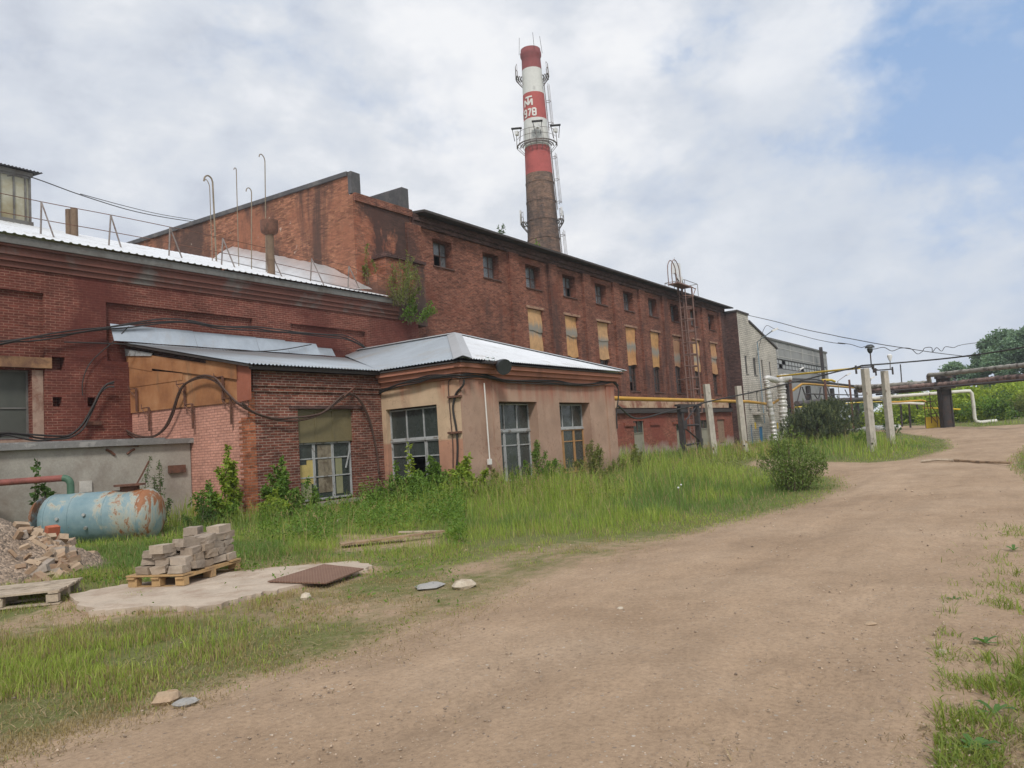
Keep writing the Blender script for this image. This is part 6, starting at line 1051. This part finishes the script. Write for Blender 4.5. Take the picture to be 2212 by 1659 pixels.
def leaves(C, size, asp, pal, up=.3, tilt=None, fold=.15):
    """rhombic leaves at points C (n,3) with size array; returns V, F(tri), col"""
    n = len(C); size = np.broadcast_to(size, n)[:, None]
    a = rng.normal(size=(n, 3)); a[:, 2] -= up*.4; 
    if tilt is not None: a = a*.55+tilt
    a /= np.linalg.norm(a, axis=1)[:, None]; nrm = rng.normal(size=(n, 3)); nrm[:, 2] += up*2; s = np.cross(a, nrm); s /= np.linalg.norm(s, axis=1)[:, None]; nn_ = np.cross(s, a)
    V = np.stack([C, C+a*size*.5+s*size*asp*.5+nn_*size*fold, C+a*size, C+a*size*.5-s*size*asp*.5+nn_*size*fold], 1).reshape(-1, 3); b = np.arange(n)[:, None]*4
    F_ = np.concatenate([b+[0, 1, 2], b+[0, 2, 3]], 0)
    c0, c1_ = np.array(PAL[pal][0]), np.array(PAL[pal][1]); k = rng.random(n)[:, None]*.75+.25*(rng.random(n)[:, None] < .3); c = c0+(c1_-c0)*k; c *= rng.uniform(.8, 1.2, (n, 1)); return V, F_, np.repeat(c, 4, 0)
def merge(parts):
    Vs, Fs, Cs, o_ = [], [], [], 0
    for V, F_, c in parts: Vs.append(V); Fs.append(F_+o_); Cs.append(c); o_ += len(V)
    return np.concatenate(Vs), np.concatenate(Fs), np.concatenate(Cs)
def plant(name, base, h_, r_, lab, cat, pal='mid', stems=7, n=900, leaf=.09, asp=.45, group=None, lean=(0, 0), spread=1., fol='foliage', bush=.5, low=.12):
    """stems fan out from the base; leaves sit along each stem and its side twigs"""
    base = np.array(base, float); p = thing(name, lab, cat, base, group); st = MB(); C = []; W = []
    for i in range(stems):
        a = random.uniform(0, 6.28); rr_ = r_*math.sqrt(random.random())*spread; hh = h_*(1-.55*(rr_/(r_+1e-6))**2)*random.uniform(.72, 1.0) if i else h_
        if i == 0: rr_ *= .2
        tip = base+np.array([math.cos(a)*rr_+lean[0], math.sin(a)*rr_+lean[1], hh]); b0 = base+np.array([math.cos(a)*rr_*.35, math.sin(a)*rr_*.35, 0]); mid = (b0+tip)/2+np.array([random.gauss(0, .06)*h_, random.gauss(0, .06)*h_, .05*h_])
        pth = spl([b0-[0, 0, .05], mid, tip], 5); st.tube(pth, .01, 4, rad=list(np.linspace(.012, .003, len(pth))*max(.7, h_*.8))); P = np.array(pth)
        k = n//stems; t_ = rng.uniform(low, 1, k)**.85; idx = t_*(len(P)-1); i0 = np.minimum(idx.astype(int), len(P)-2); f = (idx-i0)[:, None]; q = P[i0]*(1-f)+P[i0+1]*f
        sp = (r_*.28*bush+.02)*(1.15-t_)[:, None]; off = rng.normal(size=(k, 3))*[1, 1, .6]; q = q+off*sp; q[:, 2] = np.maximum(q[:, 2], base[2]+.01); C.append(q); W.append(rng.uniform(.6, 1.25, k)*leaf)
    st.build('stem', BARK, p); C = np.concatenate(C); V, F_, c = leaves(C, np.concatenate(W), asp, pal); arr_mesh(fol, V, F_, LEAF, p, c); return p
def gp_(x, y, z=None): q = pZ(x, y); q[2] = terrain(q[0], q[1]); return q
GW = 'weedy saplings along the annex walls'; rng = np.random.default_rng(19)
plant('sapling', (12.2, 17.5, 0), 2.0, .5, 'tall pale green sapling against the brick corner of the annex', 'sapling', 'yel', 8, 2300, .13, .42, GW, low=.05)
plant('sapling', (11.6, 17.4, 0), 1.15, .75, 'low bushy sapling at the foot of the pink wall', 'sapling', 'mid', 7, 900, .12, .42, GW)
plant('sapling', (13.45, 16.9, 0), 1.6, .65, 'ragged sapling in front of the bare brick wall left of the window', 'sapling', 'mid', 10, 2400, .12, .4, GW)
plant('sapling', (14.0, 16.7, 0), 1.0, .5, 'spreading low shrub under the left side of the annex window', 'shrub', 'mid', 7, 900, .1, .4, GW)
plant('feathery_weed', (10.6, 18.2, 0), 1.85, .5, 'feathery dark weed rising behind the right end of the tank', 'weed', 'dark', 9, 1700, .07, .3); plant('feathery_weed', (11.1, 17.2, 0), .75, .5, 'low dark feathery weed right of the tank', 'weed', 'dark', 8, 1100, .06, .3)
plant('sapling', (8.6, 19.7, 0), 1.95, .22, 'thin round leaved sapling against the grey concrete wall behind the tank', 'sapling', 'dark', 4, 260, .13, .75)
plant('shrub', (17.3, 16.5, 0), 1.25, .45, 'leafy green shrub at the inner corner of the two annexes', 'shrub', 'mid', 7, 1100, .12, .45, GW)
plant('shrub', (17.4, 15.2, 0), 1.35, .95, 'broad green shrub filling the foot of the left porch window', 'shrub', 'mid', 16, 4600, .11, .45, GW); plant('sapling', (17.3, 15.9, 0), 1.75, .2, 'thin bright sapling rising before the left porch window', 'sapling', 'yel', 2, 150, .15, .42, GW)
plant('sapling', (17.4, 13.8, 0), 1.3, .75, 'yellow green maple sapling at the outer corner of the plastered annex', 'sapling', 'yel', 11, 2300, .14, .5, GW)
plant('shrub', (16.6, 14.8, 0), .75, .8, 'low tangled shrub before the plastered annex corner', 'shrub', 'mid', 10, 1700, .09, .4, GW)
plant('feathery_weed', (20.8, 13.5, 0), 1.6, .7, 'upright feathery weed before the first front window', 'weed', 'mid', 12, 3400, .085, .32, GW); plant('feathery_weed', (19.9, 13.7, 0), .85, .5, 'low feathery weed left of the taller one by the front window', 'weed', 'mid', 8, 1100, .08, .32, GW)
plant('feathery_weed', (24.4, 13.5, 0), 1.5, .9, 'bushy weed covering the foot of the varnished window', 'weed', 'olive', 14, 3600, .085, .32, GW); plant('feathery_weed', (28.7, 13.9, 0), 1.2, .6, 'bushy weed at the far corner of the plastered annex', 'weed', 'olive', 9, 1500, .09, .32, GW)
plant('shrub', (16.9, 16.2, 0), .9, .8, 'rounded weed clump before the dark cable on the annex corner', 'shrub', 'mid', 10, 1700, .1, .42, GW); plant('shrub', (18.6, 13.7, 0), .85, .6, 'reddish green weed clump right of the yellow sapling', 'shrub', 'olive', 9, 1200, .1, .4, GW); plant('feathery_weed', (21.7, 13.3, 0), .8, .7, 'low weed clump right of the tall feathery weed', 'weed', 'mid', 9, 1300, .08, .32, GW); plant('feathery_weed', (26.2, 13.5, 0), .8, .6, 'low weed clump between the last window and the far corner', 'weed', 'olive', 9, 1100, .08, .32, GW); plant('sapling', (12.7, 16.4, 0), .8, .5, 'low leafy clump in front of the tall corner sapling', 'sapling', 'yel', 8, 900, .11, .42, GW)
plant('bush', gp_(1712, 1058), 1.6, .95, 'dense young bush at the tip of the grass beside the track', 'bush', 'bush', 30, 6000, .075, .34, bush=.55, low=.03)
plant('shrub', (25.1, 22.9, 8.0), 2.4, 1.0, 'green shrub sprouting at the roof corner beside the brick stub', 'shrub', 'olive', 18, 2600, .11, .36, low=.02, lean=(.1, -.1)); plant('shrub', (25.6, 22.9, 7.2), 1.3, .95, 'drooping shrub on the wall below the brick stub', 'shrub', 'mid', 9, 1000, .12, .4, lean=(.2, -.2))
plant('sapling', (24.05, 23.9, 9.0), 1.75, .28, 'little birch sapling rooted at the end wall corner', 'sapling', 'olive', 4, 420, .10, .5)
q = pY(1086, 510, HY-.2); plant('sapling', (q[0], HY-.2, 13.2), .75, .35, 'tiny sapling growing on the hall roof edge', 'sapling', 'dark', 4, 90, .14, .6); q = pY(1160, 543, HY+.5); plant('sapling', (q[0], HY+.5, 13.2), .8, .2, 'tiny green sprout on the roof before the chimney', 'sapling', 'mid', 3, 60, .14, .6)
plant('bush', gp_(1925, 952), 1.3, .85, 'scrubby low bush at the foot of the farther lamp post', 'bush', 'dark', 12, 1500, .11, .4); plant('bush', gp_(1862, 968), 1.0, .7, 'small bright bush between the pine and the tall lamp post', 'bush', 'mid', 10, 1300, .11, .4); plant('bush', (68, 17.6, 0), 1.5, 1.6, 'loose tall weeds at the foot of the wrapped pipes', 'bush', 'olive', 12, 1600, .14, .3)
# pines: whorls of branches carrying upright needle candles
def pine(base, h_, r_, lab, seed):
    global rng
    base = np.array(base, float); p = thing('pine', lab, 'pine', base, 'young pines before the pipe rack'); tk_ = MB(); tk_.tube([base-[0, 0, .2], base+[0, 0, h_*.95]], .07, 6, rad=[.08, .015]); tips = []
    br = MB()
    for lv in range(9):
        z = h_*(.06+.88*lv/9); L = r_*(1-(lv/9)**1.35*.9); k = 8 if lv < 6 else 6
        for j in range(k):
            a = 2*math.pi*(j+random.random()*.7)/k; d = np.array([math.cos(a), math.sin(a), .38+.05*lv]); e = base+[0, 0, z]+d*L*random.uniform(.75, 1.1); br.tube([base+[0, 0, z], e], .012, 4, rad=[.02, .006])
            for f in np.linspace(.3, 1, 7):
                c = base+[0, 0, z]+d*L*f; 
                for _ in range(2): o_ = np.array([random.gauss(0, .17), random.gauss(0, .17), random.gauss(.03, .09)])*r_*.8; tips.append((c+o_*f, .20+.12*random.random(), random.random() < .3))
    tips.append((base+[0, 0, h_], .45, True)); tk_.build('trunk', BARK, p); br.build('branch', BARK, p); parts = []
    for c, L, cand in tips:
        k = 46; t_ = rng.random(k)[:, None]; ax_ = np.array([0, 0, 1.]) if cand else rng.normal(size=3)*.5+[0, 0, .7]; ax_ = ax_/np.linalg.norm(ax_); C = c+ax_*t_*L; V, F_, cc = leaves(C, .13 if not cand else .09, .10, 'pine', 0, tilt=ax_*1.1); 
        if cand: cc = cc*np.array([1.9, 1.7, 1.5])
        parts.append((V, F_, cc))
    arr_mesh('needles', *merge(parts)[:2], LEAF, p, merge(parts)[2]) if False else None
    V, F_, cc = merge(parts); arr_mesh('needles', V, F_, LEAF, p, cc)
pine(gp_(1768, 966), 2.3, 2.2, 'broad young pine directly behind the roadside bush', 1); pine(gp_(1826, 962)+np.array([3, 1.2, 0]), 2.7, 2.2, 'young pine next to the tall lamp post', 2); pine(gp_(1728, 968)+np.array([4, .5, 0]), 1.9, 1.7, 'lowest young pine, at the foot of the fat wrapped pipe', 3)
# trees and hillside scrub
def tree(name, base, h_, r_, pal, lab, nclump=34, per=420, leaf=.42, slim=1., group='trees beyond the yard', trunk=.25):
    base = np.array(base, float); p = thing(name, lab, 'tree', base, group); tk_ = MB(); tk_.tube(spl([base-[0, 0, .5], base+[.1, .05, h_*.35], base+[0, .1, h_*.8]], 5), trunk, 8, rad=list(np.linspace(trunk, trunk*.25, 11))); parts = []
    for i in range(nclump):
        t_ = random.random(); z = h_*(trunk and .22+.74*t_); prof = math.sin(math.pi*min(1, .18+.80*t_))**.7; a = random.uniform(0, 6.28); rr_ = r_*prof*math.sqrt(random.uniform(.1, 1)); c = base+np.array([math.cos(a)*rr_*slim, math.sin(a)*rr_*slim, z]); cr = r_*random.uniform(.20, .36)
        if i % 3 == 0: tk_.tube([base+[0, 0, max(.2, z-r_*.5)], c], trunk*.3, 4, rad=[trunk*.35, trunk*.08])
        d = rng.normal(size=(per, 3)); d /= np.linalg.norm(d, axis=1)[:, None]; rad_ = cr*rng.uniform(.45, 1.08, (per, 1)); C = c+d*rad_*[1, 1, .72]; V, F_, cc = leaves(C, leaf*rng.uniform(.6, 1.2, per), .6, pal); cc = cc*random.uniform(.75, 1.2); parts.append((V, F_, cc))
    tk_.build('trunk', BARK, p); V, F_, cc = merge(parts); arr_mesh('crown', V, F_, LEAF, p, cc); return p
def tpos(px, D): q = pD(px, 870, D); return np.array([q[0], q[1], terrain(q[0], q[1])])
tree('leafy_tree', tpos(2185, 118), 10.9, 5.0, 'far', 'biggest tree rising at the right edge, haze blue mixed into its green', 46, 520, .5); tree('leafy_tree', tpos(2268, 112), 11.5, 5.2, 'far', 'tree crown cut by the right edge of the view', 40, 420, .5)
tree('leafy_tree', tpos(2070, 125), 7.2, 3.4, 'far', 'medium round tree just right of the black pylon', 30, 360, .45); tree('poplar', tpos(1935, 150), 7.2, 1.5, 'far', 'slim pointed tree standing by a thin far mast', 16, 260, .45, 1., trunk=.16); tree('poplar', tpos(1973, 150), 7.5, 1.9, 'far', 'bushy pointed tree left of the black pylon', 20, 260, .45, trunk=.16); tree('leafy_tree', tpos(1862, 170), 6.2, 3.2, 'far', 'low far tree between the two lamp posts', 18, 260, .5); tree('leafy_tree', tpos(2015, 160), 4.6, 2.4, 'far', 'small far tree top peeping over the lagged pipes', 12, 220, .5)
m = MB(); b_ = tpos(1950, 150); m.tube([b_, pD(1945, 787, 150)], .12, 5); tag(m.build('mast', MT['darkmetal']), 'thin far mast between the pointed trees', 'mast')
HB = [('hill_bush', 'hill'), ('hill_bush', 'mid')]; protos = []
for v in range(6):
    parts = []
    for i in range(9):
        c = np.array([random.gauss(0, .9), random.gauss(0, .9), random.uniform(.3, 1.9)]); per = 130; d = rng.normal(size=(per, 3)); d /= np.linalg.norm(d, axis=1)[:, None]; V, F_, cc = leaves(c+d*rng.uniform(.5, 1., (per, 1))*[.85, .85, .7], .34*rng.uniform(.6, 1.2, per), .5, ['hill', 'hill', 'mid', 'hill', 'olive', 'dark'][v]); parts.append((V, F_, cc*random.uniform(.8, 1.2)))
    protos.append(merge(parts))
HL = ['bright yellow green bush in the scrub on the far hillside', 'bright yellow green bush in the scrub on the far hillside', 'mid green bush in the scrub on the far hillside', 'bright yellow green bush in the scrub on the far hillside', 'olive green bush in the scrub on the far hillside', 'dark green bush in the scrub on the far hillside']; meshes = [None]*6; nb = 0
for k in range(190):
    px = random.uniform(1690, 2290); D = random.uniform(84, 135) if k < 150 else random.uniform(74, 90); q = tpos(px, D)
    if px < 1925 and D < 100 or px < 2000 and D < 84: continue
    if q[1] > 21: continue
    v = random.choices(range(6), (5, 5, 2, 5, 1, 1))[0]; s_ = random.uniform(.85, 1.5)*(.75 if px < 1960 else 1.)
    if meshes[v] is None: o = arr_mesh('hill_bush', *protos[v][:2], LEAF, None, protos[v][2]); meshes[v] = o.data
    else: o = bpy.data.objects.new('hill_bush', meshes[v]); COL.objects.link(o)
    o.location = tuple(map(float, q)); o.rotation_euler = (0, 0, random.uniform(0, 6.28)); o.scale = (s_, s_, s_*random.uniform(.8, 1.15)); tag(o, HL[v], 'bush', 'scrub bushes on the hillside')
# ------------------------------------------------------------------ grass: one blade = 5 vertices; sampled so that far blades get fewer and wider
def blades(P, H, W, col, lean=.35):
    n = len(P); a = rng.uniform(0, 2*math.pi, n); sd = np.stack([np.cos(a), np.sin(a), np.zeros(n)], 1); b = rng.uniform(0, 2*math.pi, n); ld = np.stack([np.cos(b), np.sin(b), np.zeros(n)], 1)*(np.abs(rng.normal(0, lean, n))*H)[:, None]; z = np.array([0, 0, 1.])
    w2 = (W/2)[:, None]; h = H[:, None]; m1 = P+ld*.35+z*h*.6; V = np.stack([P-sd*w2, P+sd*w2, m1-sd*w2*.8, m1+sd*w2*.8, P+ld+z*h*.97], 1).reshape(-1, 3); i = np.arange(n)[:, None]*5
    return V, np.concatenate([i+[0, 1, 3], i+[0, 3, 2], i+[2, 3, 4]], 0), np.repeat(col, 5, 0)
BLD = [(-10, 12.95, 20.3, 60), (12.95, 18, 17.6, 60), (18, 27.8, 14.3, 60), (26, 71, 24.2, 60), (71, 84, 22.95, 60), (84, 140, 26.9, 60)]
def clear(x, y):
    k = np.ones(len(x), bool)
    for a, b, c, d in BLD: k &= ~((x > a) & (x < b) & (y > c) & (y < d))
    k &= ~((mound(x, y) > .12)); k &= ~((np.abs((x-ta[0])*vdir[0]+(y-ta[1])*vdir[1]) < .42) & ((x-ta[0])*axv[0]+(y-ta[1])*axv[1] > -.2) & ((x-ta[0])*axv[0]+(y-ta[1])*axv[1] < TL+.2))
    rel = np.stack([x, y], 1)-gN; k &= ~((rel@uR > -.02) & (rel@uR < LR+.02) & (rel@uL > -.02) & (rel@uL < LL+.02)); return k
def ground_pts(n, x0, x1, y0, y1):
    px, py = rng.uniform(x0, x1, n), rng.uniform(y0, y1, n); d = (RW @ np.stack([px-CX, py-CY, np.full(n, F_PX)])).T; k = d[:, 2] < -8; d = d[k]; z = np.zeros(len(d))
    for _ in range(3): t_ = (z-EYE)/d[:, 2]; x, y = d[:, 0]*t_, d[:, 1]*t_; z = terrain(x, y)
    ok = (t_ > 0) & (np.hypot(x, y) < 160); return x[ok], y[ok], z[ok]
def grass():
    parts = []
    for (n, box) in ((330000, (-120, 2330, 925, 1330)), (210000, (-160, 1500, 1180, 1740)), (70000, (1950, 2380, 940, 1760)), (70000, (2380, 3300, 900, 1760))):
        x, y, z = ground_pts(n, *box); g = grassiness(x, y); dist = np.hypot(x, y); f = fbm(x, y, .6, 41); f2 = fbm(x, y, 2.3, 51)
        k = (rng.random(len(x)) < g*np.where(dist < 13, .06+1.2*sm(.32, .72, f2), .35+1.1*f2)) & clear(x, y); x, y, z, g, dist, f, f2 = (q[k] for q in (x, y, z, g, dist, f, f2))
        de = np.minimum(pline_dist(x, y, ROADL+ROADL2), pline_dist(x, y, ROADR[:-2])); meadow = sm(1.0, 4.5, de)*sm(11.5, 15., x+.12*y)*sm(8, 11, x); n = len(x)
        H = (.05+.05*f+sm(.4, 2.2, de)*.07+meadow*(.08+.16*sm(13, 17, x)+.36*sm(.40, .66, f)+.08*sm(17, 26, x)))*rng.uniform(.45, 1.3, n)*(.55+.9*vnoise(x, y, 3.1, 23)); lush = np.exp(-((x-LU[0])**2/2.6+(y-LU[1])**2/4.2)); nearz = sm(13.5, 10., dist)*(1-np.clip(lush*1.4, 0, 1)); H = H*(1-.62*nearz)*(1-.3*sm(13.5, 10., dist))+.03*lush*rng.uniform(.0, 1.4, n)**2; right = (y < 6) & (x > 3) & (pline_dist(x, y, ROADR[:-2]) < 5) & (x < 22); H = np.where(right, H*.75, H); far = sm(45, 80, dist); H = H*(1-.35*far)
        W = np.maximum(.0045+.0035*rng.random(n), dist*.00058); dry = rng.random(n) < (.12+.40*sm(2.4, .2, de)+.55*sm(.38, .58, fbm(x, y, .9, 61))*(1-lush)*sm(14, 10, dist)+.30*sm(14, 10, dist)); tall = rng.random(n)
        c0 = np.array([.165, .27, .045]); c1_ = np.array([.39, .46, .10]); kk = np.clip(.2+.7*fbm(x, y, .9, 71)+rng.normal(0, .22, n), 0, 1)[:, None]; c = c0+(c1_-c0)*kk
        bl_ = sm(.5, .7, fbm(x, y, .4, 81))[:, None]; c = c*(1-.6*bl_)+np.array([.075, .17, .06])*.6*bl_; c = np.where(dry[:, None], np.array([.40, .32, .17])*rng.uniform(.65, 1.15, (n, 1)), c); c = c*rng.uniform(.75, 1.2, (n, 1)); H = np.where(dry & (de < 2.5), H*.7, H)
        parts.append(blades(np.stack([x, y, z-.005], 1), H, W, c, .38))
    V, F_, c = merge(parts); tag(arr_mesh('grass', V, F_, GRASS, None, c), 'rough green and straw coloured grass over the yard', 'grass', kind='stuff'); print('grass blades', len(V)//5)
grass()
def straw():
    P = []
    for (cx_, cy_, n, sx, sy) in ((1060, 1085, 46, 55, 18), (1150, 1090, 20, 30, 12), (1240, 1078, 30, 40, 14), (1310, 1070, 46, 55, 18), (1400, 1030, 14, 40, 14), (1570, 985, 46, 45, 4), (1640, 985, 30, 35, 5), (1340, 1010, 14, 25, 6), (690, 1180, 14, 60, 14), (850, 1110, 10, 60, 12), (1480, 1000, 14, 60, 8)):
        for _ in range(n): P.append(gp_(random.gauss(cx_, sx), random.gauss(cy_, sy)))
    P = np.array(P); k = clear(P[:, 0], P[:, 1]); P = P[k]; n = len(P); d = np.hypot(P[:, 0], P[:, 1]); H = rng.uniform(.45, 1.05, n)*np.where(d > 40, .85, 1.); c = np.array([.46, .36, .18])*rng.uniform(.7, 1.2, (n, 1)); A = blades(P, H, np.maximum(.006, d*.0005), c, .3)
    top = A[0].reshape(-1, 5, 3)[:, 4]; C = np.repeat(top, 14, 0); t_ = rng.random((len(C), 1)); dirn = np.repeat(top-A[0].reshape(-1, 5, 3)[:, 2], 14, 0); V, F_, cc = leaves(C-dirn*t_*.5+rng.normal(0, .008, C.shape), .035*np.repeat(np.maximum(1, d/22), 14), .35, 'olive', 0, tilt=np.array([0, 0, .8])); cc = np.array([.42, .33, .17])*rng.uniform(.7, 1.2, (len(cc), 1)); V, F_, c = merge([A, (V, F_, cc)]); tag(arr_mesh('dry_grass', V, F_, GRASS, None, c), 'tall straw coloured dry grass stalks with seed heads', 'dry grass', kind='stuff')
straw()
def weeds():                                              # broad leaved ground cover in front of the annexes and by the tank
    parts = []
    for (n, bx, hmax, lf, pal) in ((22000, (560, 1010, 1050, 1180), .50, .075, 'mid'), (5000, (150, 620, 1120, 1265), .14, .06, 'mid'), (9000, (990, 1350, 1010, 1090), .55, .075, 'olive'), (15000, (780, 1000, 1035, 1130), .85, .08, 'mid'), (5000, (1350, 1700, 975, 1010), .35, .1, 'olive'), (2200, (300, 1000, 1170, 1320), .10, .05, 'mid'), (2600, (-100, 900, 1290, 1560), .07, .035, 'olive')):
        x, y, z = ground_pts(n, *bx); k = clear(x, y) & (rng.random(len(x)) < .15+1.2*sm(.40, .62, fbm(x, y, 1.1, 91))) & (grassiness(x, y) > .3); x, y, z = x[k], y[k], z[k]; hz_ = hmax*rng.random(len(x))**1.2*(.3+1.1*fbm(x, y, 1.4, 95)); V, F_, c = leaves(np.stack([x, y, z+hz_], 1), lf*rng.uniform(.6, 1.3, len(x)), .42, pal, .5); parts.append((V, F_, c))
    V, F_, c = merge(parts); tag(arr_mesh('weeds', V, F_, LEAF, None, c), 'broad leaved weeds massed in front of the annexes', 'weeds', kind='stuff')
weeds()
def rosette(px, py, r_, lab, n=12):
    q = gp_(px, py); C = []; V = []; F_ = []; c = []; o_ = 0
    for i in range(n):
        a = 2*math.pi*i/n+random.uniform(-.3, .3); L = r_*random.uniform(.7, 1.15); w_ = L*.13; d = np.array([math.cos(a), math.sin(a), 0]); s = np.array([-d[1], d[0], 0]); el = random.uniform(.2, .75)
        P = [q+d*L*t_+np.array([0, 0, .01+L*el*math.sin(t_*2.2)*.7]) for t_ in (0.05, .35, .7, 1.)]; ws = (w_*.4, w_*1.1, w_, .0)
        for p_, ww in zip(P, ws): V += [p_-s*ww, p_+s*ww]
        for k in range(3): b = o_+2*k; F_ += [(b, b+1, b+3), (b, b+3, b+2)]
        o_ += 8; c += [np.array([.10, .20, .05])*random.uniform(.75, 1.25)]*8
    tag(arr_mesh('leafy_weed', np.array(V), np.array(F_), LEAF, None, np.array(c)), lab, 'weed', 'leafy weeds at the right track edge')
for px, py, r_, lab, n in ((2128, 1392, .12, 'leafy weed at the right track edge, just above the yellowish stone', 7), (2105, 1625, .11, 'biggest leafy weed in the lower right corner', 9), (2150, 1545, .11, 'leafy weed amid the thick grass at the right edge', 6), (2062, 1300, .07, 'tiny weed alone on the track near the right edge', 5), (2190, 1192, .11, 'weed at the right edge beside the far track', 6)): rosette(px, py, r_, lab, n)
def litter():                                             # flattened straw on the verge, tufts at the right edge
    x, y, z = ground_pts(60000, -150, 2300, 1040, 1740); de = np.minimum(pline_dist(x, y, ROADL), pline_dist(x, y, ROADR[:-2])); k = (rng.random(len(x)) < np.where(inpoly(x, y, ROADPOLY), .5*sm(.55, .0, de)+.012, .75)*sm(.3, .6, fbm(x, y, 1.3, 17))) & clear(x, y); x, y, z = x[k], y[k], z[k]; n = len(x)
    c = np.array([.38, .30, .18])*rng.uniform(.5, 1.2, (n, 1)); A = blades(np.stack([x, y, z+.012], 1), rng.uniform(.01, .03, n), np.full(n, .006)*rng.uniform(.6, 1.4, n), c, 3.2)
    x, y, z = ground_pts(26000, 2020, 2330, 1130, 1750); dr = pline_dist(x, y, ROADR[:-2]); k = rng.random(len(x)) < sm(.40, .78, fbm(x, y, 3.6, 27))*sm(.8, .0, np.where(inpoly(x, y, ROADPOLY), dr, 0)); x, y, z = x[k], y[k], z[k]; n = len(x); c = (np.array([.14, .22, .04])+(np.array([.32, .36, .09])-np.array([.14, .22, .04]))*rng.random((n, 1)))*rng.uniform(.8, 1.2, (n, 1)); B = blades(np.stack([x, y, z], 1), rng.uniform(.015, .10, n)*(.4+1.1*vnoise(x, y, 5., 29)), rng.uniform(.004, .010, n), c, 1.1)
    V, F_, c = merge([A, B]); tag(arr_mesh('straw_litter', V, F_, GRASS, None, c), 'flattened straw and low ragged tufts along the track verges', 'straw litter', kind='stuff')
litter()
def pebbles():
    x, y, z = ground_pts(9000, -150, 2330, 1060, 1740); k = (inpoly(x, y, ROADPOLY) | (rng.random(len(x)) < .25)) & ~inpoly(x, y, SLAB) & (rng.random(len(x)) < .25+1.2*sm(.45, .7, fbm(x, y, .9, 37))); x, y, z = x[k], y[k], z[k]; n = len(x); s = (.004+.013*rng.random(n)**4)*np.clip(np.hypot(x, y)/9, .8, 2.2); base = np.array([[1, 0, 0], [0, 1, 0], [-1, 0, 0], [0, -1, 0], [.2, .1, .7], [-.1, -.2, -.5]]); V = base[None]*s[:, None, None]*rng.uniform(.6, 1.4, (n, 6, 3)); a = rng.uniform(0, 6.28, n); ca, sa = np.cos(a)[:, None], np.sin(a)[:, None]
    V = np.stack([V[..., 0]*ca-V[..., 1]*sa, V[..., 0]*sa+V[..., 1]*ca, V[..., 2]], -1)+np.stack([x, y, z+.032], -1)[:, None]; F_ = np.array([[0, 1, 4], [1, 2, 4], [2, 3, 4], [3, 0, 4], [1, 0, 5], [2, 1, 5], [3, 2, 5], [0, 3, 5]])[None]+np.arange(n)[:, None, None]*6
    c = np.array([.34, .26, .19])*rng.uniform(.5, 1.6, (n, 1)); m, t, bs = newmat('pebble'); t.links.new(nd(t, 'ShaderNodeVertexColor', layer_name='Col').outputs[0], bs.inputs['Base Color']); bs.inputs['Roughness'].default_value = .9
    tag(arr_mesh('pebbles', V.reshape(-1, 3), F_.reshape(-1, 3), m, None, np.repeat(c, 6, 0)), 'small pebbles and clods strewn over the track', 'pebbles', kind='stuff')
pebbles()
for i, (px, py) in enumerate(((1468, 1088), (1474, 1080))): q = gp_(px, py)+np.array([0, 0, .38]); m = MB(); m.tube([q-[0, 0, .4], q], .006, 4); d_ = thing('dandelion', ['dandelion clock in the meadow, the larger of two', 'smaller dandelion clock right behind the larger one'][i], 'dandelion', q, 'dandelion clocks'); m.build('stem', BARK, d_); m = MB(); m.lathe(q, [(.008, -.02), (.022, -.008), (.023, .008), (.008, .02)], 10); m.build('seed_head', MT['lampwhite'], d_)

# ------------------------------------------------------------------ thin air haze round the whole place
m = bpy.data.materials.new('air_haze'); m.use_nodes = True; t = m.node_tree; t.nodes.clear(); pv = nd(t, 'ShaderNodeVolumePrincipled', i_Color=(.86, .92, 1., 1), i_Density=.0006, i_Anisotropy=.2); t.links.new(pv.outputs[0], nd(t, 'ShaderNodeOutputMaterial').inputs['Volume'])
mb_ = MB(); mb_.box(-40, 210, -40, 110, -9, 66); tag(mb_.build('haze', m), kind='stuff')
